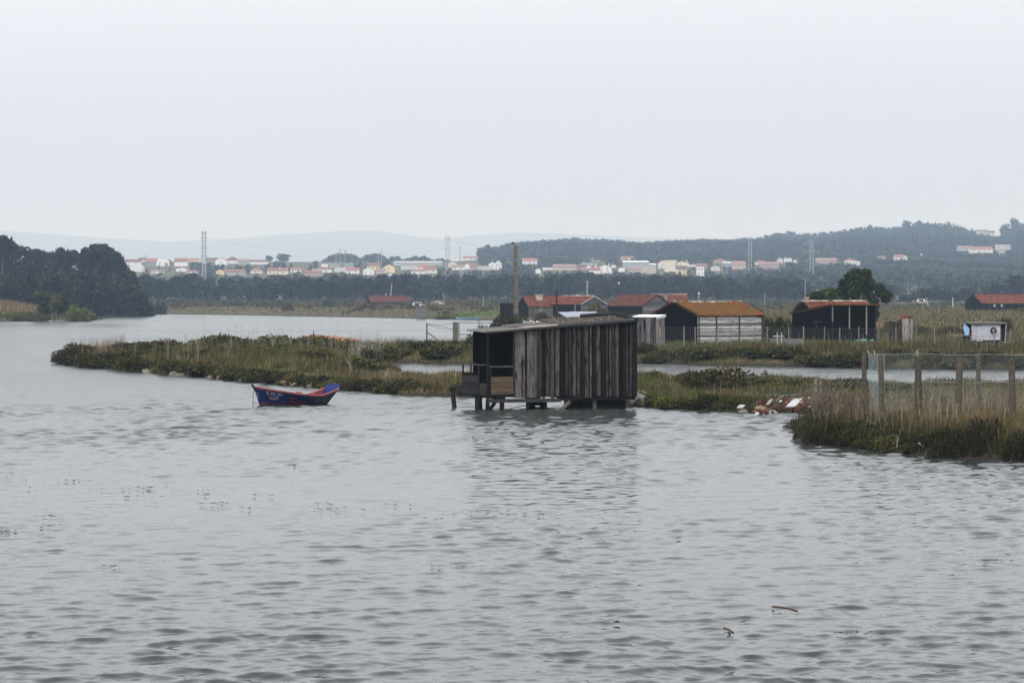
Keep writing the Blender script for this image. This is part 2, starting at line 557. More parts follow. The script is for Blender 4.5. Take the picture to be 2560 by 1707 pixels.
rr = nd(nt, 'ShaderNodeMath', operation='MULTIPLY'); rr.inputs[1].default_value = 1.0
L.new(at.outputs['Fac'], rr.inputs[0])
ms = nd(nt, 'ShaderNodeMapping'); ms.inputs['Scale'].default_value = (0.006, 0.014, 1); L.new(ge.outputs['Position'], ms.inputs[0])
ns_ = nd(nt, 'ShaderNodeTexNoise', Scale=1.0, Detail=1.0, Roughness=0.5); L.new(ms.outputs[0], ns_.inputs['Vector'])
rn = nd(nt, 'ShaderNodeMapRange'); rn.inputs['From Min'].default_value = 0.3; rn.inputs['From Max'].default_value = 0.7; rn.inputs['To Min'].default_value = 0.75; rn.inputs['To Max'].default_value = 1.25
L.new(ns_.outputs[0], rn.inputs[0])
rm = nd(nt, 'ShaderNodeMath', operation='MULTIPLY'); L.new(rr.outputs[0], rm.inputs[0]); L.new(rn.outputs[0], rm.inputs[1]); L.new(rm.outputs[0], b.inputs['Roughness'])
w = big_mesh('water', np.stack([X, Y, Z], 1), grid_faces(*WXg.shape), wm, np.repeat(RUF[:, None], 3, 1), smooth=True)
tag(w, 'grey choppy lagoon water', 'water', kind='structure')

# ------------------------------------------------------------------ haze
hm = bpy.data.materials.new('haze'); hm.use_nodes = True
nt = hm.node_tree; nt.nodes.clear()
ho = nt.nodes.new('ShaderNodeOutputMaterial'); hv = nt.nodes.new('ShaderNodeVolumePrincipled')
hv.inputs['Color'].default_value = (0.60, 0.77, 1.0, 1)
hv.inputs['Absorption Color'].default_value = (1, 1, 1, 1)      # clear droplets: scatters, absorbs nothing
hv.inputs['Density'].default_value = 1.85e-4
hv.inputs['Anisotropy'].default_value = 0.25
nt.links.new(hv.outputs[0], ho.inputs['Volume'])
hb = MB(); hb.box(-9200, 9200, -30, 16400, -2.5, 420)
haze = hb.build('haze', hm)
tag(haze, 'pale damp haze filling the air over the lagoon', 'haze', kind='stuff')

# ------------------------------------------------------------------ grass and leaves
TAN, OLIVE, GREEN, BROWN, DARK, GREY, LIME, RUST = [np.array(c) for c in (
    (0.25, 0.185, 0.095), (0.108, 0.094, 0.027), (0.068, 0.098, 0.02), (0.108, 0.076, 0.038), (0.027, 0.030, 0.010), (0.072, 0.081, 0.05), (0.115, 0.145, 0.025), (0.125, 0.058, 0.03))]
M_GRASS = foliage_mat('grass_blades', 0.3, 0.5, 0.3)
M_LEAF = foliage_mat('leaves', 0.3, 0.35, 0.2)
M_FAR = foliage_mat('far_leaves', 0.3, 0.03, 0.15)

def blades(x, y, z, h, wd, col, lean=0.35, rng=RNG, wind=(0.15, 0.0)):
    n = len(x)
    a = rng.uniform(0, 2 * pi, n)
    ux, uy = np.cos(a) * wd / 2, np.sin(a) * wd / 2
    la = rng.uniform(0, 2 * pi, n); ll = np.abs(rng.normal(0, lean, n)) * h
    V = np.empty((n, 3, 3))
    V[:, 0] = np.stack([x - ux, y - uy, z - 0.05], 1)
    V[:, 1] = np.stack([x + ux, y + uy, z - 0.05], 1)
    V[:, 2] = np.stack([x + np.cos(la) * ll + wind[0] * h, y + np.sin(la) * ll + wind[1] * h, z + h * np.sqrt(np.clip(1 - (ll / h) ** 2 * 0.5, 0.2, 1))], 1)
    C = np.repeat(col[:, None, :], 3, 1)
    return V.reshape(-1, 3), C.reshape(-1, 3)

def pick(n, cols, wts, rng=RNG, j=0.25):
    wts = np.array(wts, float)
    if wts.ndim == 1:
        idx = rng.choice(len(cols), n, p=wts / wts.sum())
    else:
        cw = np.cumsum(wts / wts.sum(1, keepdims=True), 1)
        idx = (rng.uniform(0, 1, n)[:, None] > cw).sum(1).clip(0, len(cols) - 1)
    c = np.array(cols)[idx]
    return np.clip(c * (1 + rng.normal(0, j, (n, 1))) * (1 + rng.normal(0, 0.06, (n, 3))), 0.004, 0.6)

def sample_land(key, n, zmin=0.1, ymax=None, ymin=None, clip_u=0.275):
    P = POLY[key][0]
    x0, x1 = P[:, 0].min(), P[:, 0].max(); y0, y1 = P[:, 1].min(), P[:, 1].max()
    if ymax: y1 = min(y1, ymax)
    if ymin: y0 = max(y0, ymin)
    x0 = max(x0, -clip_u * y1); x1 = min(x1, clip_u * y1)
    x = RNG.uniform(x0, x1, n); y = RNG.uniform(y0, y1, n)
    m = np.abs(x / y) < clip_u
    x, y = x[m], y[m]
    z = ground_z(x, y)
    m = z > zmin
    return x[m], y[m], z[m]

def stuff(name, V, C, label, cat, mat_, k=3):
    F = np.arange(len(V)).reshape(-1, k)
    o = big_mesh(name, V, F, mat_, C)
    return tag(o, label, cat, kind='stuff')

def mixw(x, y, s, ws_a, ws_b, k=0):
    t = np.clip(0.5 + 0.75 * lumps(x, y, s, k), 0, 1)[:, None]
    return np.array(ws_a)[None] * (1 - t) + np.array(ws_b)[None] * t

PAL = [TAN, OLIVE, GREEN, BROWN, DARK, RUST]
# long spit and the dyke behind the shed
VS, CS = [], []
x, y, z = sample_land('M', 520000, 0.02, ymax=192)
d = seg_dist(x, y, POLY['M'][0])
px = 1280 + KF * x / y
hump = np.clip(lumps(x, y, 5.5, 1), -0.6, 1)
h = RNG.uniform(0.2, 0.56, len(x)) * (1 + 0.7 * hump) * np.clip(d / 2.0, 0.6, 1)
tipm = (px < 300) & (px > 175)
h = np.where(tipm & (RNG.uniform(0, 1, len(x)) < 0.5), h * 1.7, h)
h = np.where((px > 1560), h * np.where(y > 168, 0.55, 0.8), h)
wts = mixw(x, y, 7.0, [0.3, 2.4, 1.2, 0.7, 1.2, 0.1], [1.2, 2.4, 0.5, 1.4, 0.5, 0.25], 0)
dy = (px > 1560)[:, None]
wts = np.where(dy & (y > 167)[:, None], np.array([[0.6, 1.8, 2.4, 0.5, 0.5, 0]]), np.where(dy, np.array([[0.35, 1.3, 0.5, 1.6, 2.0, 0.3]]), wts))
wts = np.where(tipm[:, None], np.array([[3.0, 0.8, 0.2, 1.8, 0.6, 0.3]]), wts)
c = pick(len(x), PAL, wts)
v, c = blades(x, y, z, h, RNG.uniform(0.025, 0.06, len(x)), c)
stuff('marsh_grass', v, c, 'olive and straw coloured grass covering the long spit and dyke', 'grass', M_GRASS)
# front bank by the shed
x, y, z = sample_land('F', 200000, 0.02)
px = 1280 + KF * x / y
h = RNG.uniform(0.15, 0.42, len(x)) * (1 + 0.5 * np.clip(lumps(x, y, 3.0, 2), -0.6, 1))
h = np.where((px > 1840) & (px < 2075) & (y < 96), h * 0.25, h); h = h * np.interp(px, [1600, 1690, 1800], [1, 0.7, 0.34])
gr = (px > 1450)[:, None]
wts = np.where(gr, mixw(x, y, 4.0, [0.3, 1.3, 3.6, 0.5, 1.0, 0.05], [1.2, 1.8, 2.2, 0.9, 0.5, 0.1], 1), mixw(x, y, 4.0, [1.0, 1.8, 0.8, 1.2, 1.3, 0.1], [2.4, 1.4, 0.4, 1.8, 0.4, 0.3], 1))
c = pick(len(x), PAL, wts)
v, c = blades(x, y, z, h, RNG.uniform(0.02, 0.045, len(x)), c)
stuff('bank_grass', v, c, 'green grass on the low bank either side of the stilted shed', 'grass', M_GRASS)
x, y, z = sample_land('I', 110000, 0.04)
h = RNG.uniform(0.08, 0.24, len(x)) * (1 + 0.5 * np.clip(lumps(x, y, 3.0, 3), -0.6, 1))
c = pick(len(x), PAL, mixw(x, y, 5.0, [0.5, 1.8, 1.2, 1.0, 1.6, 0.1], [1.6, 1.6, 0.6, 1.6, 0.8, 0.2], 2))
v, c = blades(x, y, z, h, RNG.uniform(0.02, 0.05, len(x)), c)
stuff('islet_grass', v, c, 'olive grass on the low islet behind the wire fence', 'grass', M_GRASS)
# near bank on the right
x, y, z = sample_land('R', 620000, 0.02, ymax=100, clip_u=0.34)
d = seg_dist(x, y, POLY['R'][0])
h = RNG.uniform(0.14, 0.42, len(x)) * (1 + 0.45 * np.clip(lumps(x, y, 2.4, 1), -0.6, 1)) * np.clip(d / 1.2, 0.7, 1)
front = np.clip(1 - (d - 0.4) / 2.6, 0, 1)[:, None]
h = h * (1 + 0.55 * np.clip(1 - (d - 0.3) / 2.2, 0, 1))
wts = np.array([[0.12, 0.8, 0.2, 1.1, 4.2, 0.1]]) * front + mixw(x, y, 3.0, [1.9, 1.8, 0.7, 1.6, 0.5, 0.5], [2.8, 1.1, 0.3, 2.0, 0.3, 0.8], 3) * (1 - front)
c = pick(len(x), PAL, wts)
c = np.where(front > 0.35, c * 0.78, c); h = np.where(y > 75.5, h * 0.55, h)
keep = (y < 77) | (RNG.uniform(0, 1, len(x)) < 0.4)
v, c = blades(x[keep], y[keep], z[keep], h[keep], RNG.uniform(0.014, 0.03, len(x))[keep], c[keep], lean=0.45)
stuff('shore_grass', v, c, 'long tawny and dark green grass on the near bank under the wire fence', 'grass', M_GRASS)
# far marsh on the right and beyond the lagoon
n = 170000
y = 190 + 620 * RNG.uniform(0, 1, n) ** 1.6; x = RNG.uniform(-0.26, 0.26, n) * y
z = ground_z(x, y); m = z > 0.25; x, y, z = x[m], y[m], z[m]
h = RNG.uniform(0.2, 0.55, len(x)) * (1 + 0.6 * np.clip(lumps(x, y, 14, 1), -0.7, 1)) * np.where(y > 500, 1.3, 1)
wts = mixw(x, y, 26.0, [0.8, 2.0, 1.0, 1.4, 0.7, 0.1], [2.0, 1.0, 0.3, 2.4, 0.3, 0.35], 2)
px = 1280 + KF * x / y
lime = (px > 1070) & (px < 1245) & (y > 500) & (y < 580)
c = pick(len(x), PAL, wts)
c = np.where(lime[:, None], pick(len(x), [np.array((0.10, 0.19, 0.02)), GREEN], [2, 1]), c)
v, c = blades(x, y, z, h, RNG.uniform(0.05, 0.12, len(x)) * np.clip(y / 250, 1, 3), c, lean=0.6)
stuff('heath_grass', v, c, 'brown and green rough grass of the flat marsh behind the sheds', 'grass', M_GRASS)
# reeds on the left bank
x, y, z = sample_land('L', 90000, 0.1, clip_u=0.25)
d = seg_dist(x, y, POLY['L'][0]); px = 1280 + KF * x / y
back = np.clip((d - 6) / 14, 0, 1)
h = RNG.uniform(0.5, 1.1, len(x)) + back * RNG.uniform(0.9, 2.4, len(x)) * np.clip((190 - px) / 90, 0.25, 1)
wts = np.array([[0.9, 2.2, 1.2, 1.0, 0.6, 0.2]]) * (1 - back[:, None]) + np.array([[1.6, 0.3, 0.1, 1.3, 0.1, 2.2]]) * back[:, None]
c = pick(len(x), PAL, wts)
v, c = blades(x, y, z, h * 1.15, RNG.uniform(0.08, 0.2, len(x)), c * 1.35, lean=0.2)
stuff('reed_bed', v, c, 'tall russet reeds above olive grass on the far left bank', 'reeds', M_GRASS)

# leaf cards --------------------------------------------------------
def cards(P, s, col, rng, up=0.0, asp=1.6, out=None):
    "n small leaf quads at P with size s, random facing"
    n = len(P)
    a = rng.normal(0, 1, (n, 3)); a[:, 2] += up
    if out is not None: a = a * 0.7 + out
    a /= np.linalg.norm(a, axis=1, keepdims=True) + 1e-9
    t = rng.normal(0, 1, (n, 3)); t -= (t * a).sum(1, keepdims=True) * a
    t /= np.linalg.norm(t, axis=1, keepdims=True) + 1e-9
    s = np.asarray(s).reshape(-1, 1) * np.ones((n, 1))
    bq = np.cross(a, t)
    A, B = a * s * asp / 2, t * s / 2
    V = np.stack([P - A, P + B * 0.9 - A * 0.1, P + A, P - B * 0.9 - A * 0.1], 1)
    C = np.repeat(col[:, None, :], 4, 1)
    return V.reshape(-1, 3), C.reshape(-1, 3)

def blob_points(n, centre, rad, rng, shell=0.55, flat=0.0):
    d = rng.normal(0, 1, (n, 3)); d /= np.linalg.norm(d, axis=1, keepdims=True)
    if flat: d[:, 2] = np.maximum(d[:, 2], -flat)
    r = rng.uniform(shell, 1, (n, 1)) ** 0.6
    return np.array(centre) + d * r * np.array(rad), d

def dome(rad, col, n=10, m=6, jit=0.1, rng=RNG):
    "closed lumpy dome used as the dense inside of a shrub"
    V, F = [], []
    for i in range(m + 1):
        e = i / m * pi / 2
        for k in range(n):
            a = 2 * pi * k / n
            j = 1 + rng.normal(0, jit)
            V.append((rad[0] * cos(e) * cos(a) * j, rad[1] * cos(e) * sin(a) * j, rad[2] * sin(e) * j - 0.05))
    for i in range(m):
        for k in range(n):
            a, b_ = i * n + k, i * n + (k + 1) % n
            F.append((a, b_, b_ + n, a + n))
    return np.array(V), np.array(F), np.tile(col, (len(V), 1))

def shrub_mesh(name, n, leaf, cols, wts, seed, tall=1.0, upb=0.6):
    "a mound about 1 m in radius; leaves over a dense inside"
    rng = np.random.default_rng(seed)
    P, d = [], []
    nb = 9
    for i in range(nb):
        a = rng.uniform(0, 2 * pi); r = rng.uniform(0.05, 0.62) if i else 0
        c = (r * cos(a), r * sin(a), rng.uniform(0.05, 0.38) * tall)
        R_ = rng.uniform(0.38, 0.62)
        p, q = blob_points(n // nb, c, (R_, R_, R_ * tall * rng.uniform(0.8, 1.15)), rng, 0.6)
        P.append(p); d.append(q)
    P = np.concatenate(P); d = np.concatenate(d)
    m = P[:, 2] > -0.02
    P, d = P[m], d[m]
    col = pick(len(P), cols, wts, rng, 0.3)
    V, C = cards(P, rng.uniform(0.7, 1.3, len(P)) * leaf, col, rng, upb, 2.0, d * 0.8 + np.array([0, 0, upb]))
    F = np.arange(len(V)).reshape(-1, 4)
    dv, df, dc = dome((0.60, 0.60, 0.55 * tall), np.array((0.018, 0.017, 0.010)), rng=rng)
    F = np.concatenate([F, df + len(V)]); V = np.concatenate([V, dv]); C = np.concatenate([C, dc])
    return V, F, C

SHR = {}
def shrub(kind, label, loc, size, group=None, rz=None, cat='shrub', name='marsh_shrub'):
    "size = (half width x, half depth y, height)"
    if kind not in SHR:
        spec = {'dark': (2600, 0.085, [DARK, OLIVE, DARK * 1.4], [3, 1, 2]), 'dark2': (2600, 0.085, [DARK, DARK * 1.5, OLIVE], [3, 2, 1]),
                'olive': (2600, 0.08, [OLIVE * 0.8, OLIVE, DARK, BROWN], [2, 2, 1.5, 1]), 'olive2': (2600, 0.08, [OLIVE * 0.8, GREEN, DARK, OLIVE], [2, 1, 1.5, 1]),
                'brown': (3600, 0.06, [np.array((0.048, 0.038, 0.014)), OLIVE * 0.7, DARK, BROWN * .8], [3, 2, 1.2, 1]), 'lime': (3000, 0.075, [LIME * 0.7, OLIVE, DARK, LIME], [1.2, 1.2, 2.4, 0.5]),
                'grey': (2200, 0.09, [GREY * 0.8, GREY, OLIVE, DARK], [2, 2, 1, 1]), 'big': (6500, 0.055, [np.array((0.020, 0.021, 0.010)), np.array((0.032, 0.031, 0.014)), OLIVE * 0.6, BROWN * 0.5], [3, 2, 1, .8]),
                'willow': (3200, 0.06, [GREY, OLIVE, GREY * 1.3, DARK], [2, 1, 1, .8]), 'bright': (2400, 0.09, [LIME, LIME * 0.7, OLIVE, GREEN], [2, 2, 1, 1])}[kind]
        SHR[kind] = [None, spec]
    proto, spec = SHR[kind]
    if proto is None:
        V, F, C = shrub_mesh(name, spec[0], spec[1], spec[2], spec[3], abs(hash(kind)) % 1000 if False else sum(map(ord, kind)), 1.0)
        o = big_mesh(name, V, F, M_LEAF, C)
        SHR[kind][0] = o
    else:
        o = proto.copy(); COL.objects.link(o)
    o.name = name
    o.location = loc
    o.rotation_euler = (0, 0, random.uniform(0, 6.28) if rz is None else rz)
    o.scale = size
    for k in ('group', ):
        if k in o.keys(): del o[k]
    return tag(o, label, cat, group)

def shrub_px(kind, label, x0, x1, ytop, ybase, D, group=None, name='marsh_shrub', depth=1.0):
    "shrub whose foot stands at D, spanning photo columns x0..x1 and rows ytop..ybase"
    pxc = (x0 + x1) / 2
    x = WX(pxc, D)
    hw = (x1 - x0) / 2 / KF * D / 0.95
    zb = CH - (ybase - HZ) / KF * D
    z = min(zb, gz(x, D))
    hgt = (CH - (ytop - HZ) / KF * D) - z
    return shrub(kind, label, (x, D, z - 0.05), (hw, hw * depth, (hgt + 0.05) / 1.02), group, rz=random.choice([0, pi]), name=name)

def tree_mesh(seed, nblob, per, leaf, cols, wts, shape, trunk_h=0.3, spread=1.0):
    "tree 1 m tall; shape(i, rng) gives blob centre and radius.  returns crown arrays and a trunk MB"
    rng = np.random.default_rng(seed)
    P, d, ctr = [], [], []
    for i in range(nblob):
        c, r = shape(i, rng)
        p, q = blob_points(per, c, r, rng, 0.5)
        P.append(p); d.append(q); ctr.append(c)
    P = np.concatenate(P); d = np.concatenate(d)
    col = pick(len(P), cols, wts, rng, 0.28)
    V, C = cards(P, rng.uniform(0.7, 1.35, len(P)) * leaf, col, rng, 0.3, 1.5, d * 0.6)
    tb = MB()
    top = max(c[2] for c in ctr)
    tb.tube([(0, 0, -0.03), (rng.normal(0, .01), 0, trunk_h), (rng.normal(0, .02), rng.normal(0, .02), top)], [0.026, 0.02, 0.006], 6, (0.10, 0.085, 0.07))
    for c in ctr[::2]:
        zb = trunk_h + (c[2] - trunk_h) * 0.35
        tb.tube([(0, 0, zb), (c[0] * 0.5, c[1] * 0.5, (zb + c[2]) / 2), tuple(c)], [0.012, 0.008, 0.003], 5, (0.09, 0.075, 0.06))
    return V, np.arange(len(V)).reshape(-1, 4), C, tb

M_BARK = mat('bark', (1, 1, 1), attr=True, nscale=8, var=0.4)
TREES = {}
def tree(kind, name, label, loc, size, group=None, rz=None, build=None):
    "size = (width scale, width scale, height)"
    if kind not in TREES:
        V, F, C, tb = build()
        t = thing(name, label, 'tree', loc, 0, group)
        cr_ = big_mesh('crown', V, F, M_LEAF if kind.startswith('near') else M_FAR, C, parent=t)
        tb.build('trunk', M_BARK, t)
        TREES[kind] = t
        o = t
    else:
        o = link_copy(TREES[kind], name, loc, 0, 1, label, 'tree', group)
        if group is None and 'group' in o.keys(): del o['group']
    o.location = loc; o.scale = size
    o.rotation_euler = (0, 0, random.uniform(0, 6.28) if rz is None else rz)
    return o

def euc_shape(tall=0.5):
    def f(i, rng):
        zc = rng.uniform(0.30, 0.90)
        w_ = 0.19 * (1 - abs(zc - 0.55) * 0.9)
        a = rng.uniform(0, 2 * pi); r = rng.uniform(0.02, 1) * w_
        return (r * cos(a), r * sin(a), zc), (0.10 + 0.05 * rng.uniform(), 0.10 + 0.05 * rng.uniform(), 0.10 + 0.05 * rng.uniform())
    return f
def round_shape(zc0=0.55, w0=0.3):
    def f(i, rng):
        dd = rng.normal(0, 1, 3); dd /= np.linalg.norm(dd); r = rng.uniform(0.3, 1) * 0.75
        return (dd[0] * w0 * r, dd[1] * w0 * r, zc0 + dd[2] * 0.32 * r), (0.16, 0.16, 0.13)
    return f
def umb_shape(i, rng):
    a = rng.uniform(0, 2 * pi); r = rng.uniform(0, 0.36)
    return (r * cos(a), r * sin(a), 0.86 - 0.35 * r + rng.normal(0, 0.02)), (0.14, 0.14, 0.07)
def pine_shape(i, rng):
    zc = 0.12 + 0.76 * ((i + rng.uniform()) / 40.0)
    w_ = 0.42 * min(1, (1.0 - zc) * 2.0) * min(1, 0.55 + zc)
    if i >= 30:
        a = i * 2.1; r = 0.05 + 0.024 * (i - 30); return (r * cos(a), r * sin(a), 0.93 - 1.0 * r + rng.uniform(-.03, .05)), (0.035, 0.035, 0.085)
    zc = 0.12 + 0.76 * ((i + rng.uniform()) / 30.0)
    w_ = 0.42 * min(1, (1.0 - zc) * 2.0) * min(1, 0.55 + zc)
    a = i * 2.4 + rng.uniform(0, .6); r = rng.uniform(0.45, 1) * w_
    return (r * cos(a), r * sin(a), zc + 0.02), (0.07, 0.07, 0.115)
# ------------------------------------------------------------------ building materials
M_PLANK = mat('weathered_planks', (0.82, 0.78, 0.745), attr=True, scale=(6, 6, 0.7), nscale=3.0, var=0.9, bump=0.6, rough=0.95, spec=0.08, dark=((0.006, 0.0055, 0.005), 2.0, 0.54, (3.2, 3.2, 0.5)))
M_HPLANK = mat('weathered_boards', (1, 1, 1), attr=True, scale=(0.7, 0.7, 12), nscale=3.0, var=0.6, bump=0.5, rough=0.95, spec=0.1, dark=((0.035, 0.031, 0.027), 1.7, 0.545, (0.45, 0.45, 8)))
M_TAR = mat('tarred_boards', (0.0045, 0.0045, 0.0055), scale=(1, 1, 14), nscale=2.0, var=0.6, rough=0.95, bump=0.4, spec=0.04)
M_TARV = mat('tarred_vertical_boards', (0.0045, 0.0043, 0.005), scale=(10, 10, 0.6), nscale=2.0, var=0.7, rough=0.95, bump=0.4, spec=0.04)
M_TIMBER = mat('old_timber', (1, 1, 1), attr=True, scale=(6, 6, 6), nscale=2.0, var=0.5, rough=0.95, bump=0.4, spec=0.08)
M_TILE = mat('clay_tiles', (1, 1, 1), attr=True, nscale=3.0, var=0.35, rough=0.9, spec=0.15, dark=((0.06, 0.04, 0.028), 1.3, 0.56))
M_MOSS = mat('mossy_clay_tiles', (1, 1, 1), attr=True, nscale=5.0, var=0.35, rough=0.95, spec=0.1, dark=((0.13, 0.078, 0.02), 2.4, 0.42))
M_SHEET = mat('corrugated_sheet', (1, 1, 1), attr=True, nscale=2.0, var=0.35, rough=0.8, dark=((0.10, 0.095, 0.08), 1.8, 0.62))
M_ZINC = mat('zinc_sheet', (0.30, 0.33, 0.38), nscale=1.5, var=0.18, rough=0.45, spec=0.5, metallic=0.3)
M_WHITE = mat('white_paint', (1, 1, 1), attr=True, nscale=1.5, var=0.12, rough=0.7)
M_WALL = mat('plaster', (1, 1, 1), attr=True, nscale=0.5, var=0.10, rough=0.9)
M_ROOF = mat('far_roof_tiles', (1, 1, 1), attr=True, nscale=0.8, var=0.25, rough=0.9)
M_GLASS = mat('dark_window', (0.03, 0.035, 0.045), nscale=1, var=0.1, rough=0.2, spec=0.5)
M_CONC = mat('concrete', (1, 1, 1), attr=True, nscale=3, var=0.25, rough=0.9, bump=0.2)
M_STEEL = mat('galvanised_steel', (0.36, 0.38, 0.41), nscale=3, var=0.15, rough=0.5, metallic=0.2)
M_ROCK = mat('pale_rock', (1, 1, 1), attr=True, nscale=5, var=0.45, rough=0.95, bump=0.6)
M_RUST = mat('rusty_iron', (0.17, 0.075, 0.04), nscale=6, var=0.5, rough=0.9)

def plank_wall(m, p0, ux, w, zb, zt, thick, cols, rng, gap=0.006, wmin=0.11, wmax=0.24, nrm=(0, -1, 0), jitb=0.05, overlap=True):
    "vertical boards from p0 along unit ux for w metres; zt/zb may be functions of position"
    t = 0.0
    i = 0
    ux = np.array(ux, float); nv = np.array(nrm, float)
    while t < w - 0.01:
        b_ = min(rng.uniform(wmin, wmax), w - t)
        if w - t - b_ < wmin * 0.6: b_ = w - t
        z0 = (zb(t) if callable(zb) else zb) + rng.uniform(-jitb, jitb)
        za = zt(t) if callable(zt) else zt
        zc = zt(t + b_) if callable(zt) else zt
        off = 0.012 if (i % 2 and overlap) else 0.0
        e = 0.5 * thick if (i % 2 and overlap) else 0.0
        q = np.array(p0) + ux * (t - e) + nv * off
        c = cols[rng.integers(len(cols))]
        c = tuple(np.array(c) * rng.uniform(0.6, 1.4))
        A = np.array([q[0], q[1], z0]); wd_ = ux * (b_ - gap + 2 * e)
        B = A + wd_; D_ = np.array([A[0], A[1], za]); E = np.array([B[0], B[1], zc])
        lean = ux * rng.normal(0, 0.012)
        D_ = D_ + lean; E = E + lean
        m.prism([A, B, E, D_], nv * thick, c)
        t += b_; i += 1

def board_wall(m, p0, ux, w, zb, zt, thick, cols, rng, bmin=0.13, bmax=0.2, nrm=(0, -1, 0), gap=0.012):
    "horizontal boards (w: length, may be a function of z giving (start, end))"
    z = zb
    ux = np.array(ux, float); nv = np.array(nrm, float)
    while z < zt - 0.02:
        b_ = min(rng.uniform(bmin, bmax), zt - z)
        s, e = w(z + b_) if callable(w) else (0.0, w)
        if e - s < 0.05: break
        q = np.array(p0, float) + ux * s; q[2] = z
        c = tuple(np.array(cols[rng.integers(len(cols))]) * rng.uniform(0.65, 1.35))
        tl = rng.normal(0, 0.008)
        m.par(q, ux * (e - s) + np.array([0, 0, tl]), nv * (thick + rng.uniform(0, 0.012)), (0, 0, b_ - gap), c)
        z += b_

def tile_roof(m, p0, U, V, cols, rng, pitch=0.21, course=0.38, amp=0.035, thick=0.05, sag=0.0):
    "rolled clay tiles: p0 eave corner, U along the eave, V up the slope"
    p0, U, V = (np.array(t, float) for t in (p0, U, V))
    N = np.cross(U, V); N /= np.linalg.norm(N)
    if N[2] < 0: N = -N
    lu, lv = np.linalg.norm(U), np.linalg.norm(V)
    nu = max(4, int(lu / pitch) * 4); nv_ = max(2, int(lv / course))
    for j in range(nv_):
        Vt, F, Cc = [], [], []
        for k in range(nu + 1):
            u = k / nu
            hgt = amp * cos(2 * pi * k / 4.0) + rng.normal(0, amp * 0.12)
            sg = -sag * sin(pi * u) + 0
            for e in (0, 1):
                v = (j + e * 1.08) / nv_
                lift = thick + (0.03 if e == 0 else 0.0)
                Vt.append(p0 + U * u + V * min(v, 1.0) + N * (lift + hgt) + np.array([0, 0, sg]))
        for k in range(nu):
            F.append((2 * k, 2 * k + 2, 2 * k + 3, 2 * k + 1))
        n0 = len(m.v)
        m.v += [tuple(q) for q in Vt]
        m.f += [tuple(i + n0 for i in f) for f in F]
        for k in range(nu + 1):
            ti = (k + 1) // 4
            rng2 = np.random.default_rng(ti * 131 + j * 17 + 5)
            c = np.array(cols[rng2.integers(len(cols))]) * rng2.uniform(0.75, 1.25)
            m.c += [tuple(c)] * 2
    m.par(p0 - N * 0.02, U, V, N * (thick * 0.6), tuple(np.array(cols[0]) * 0.5))

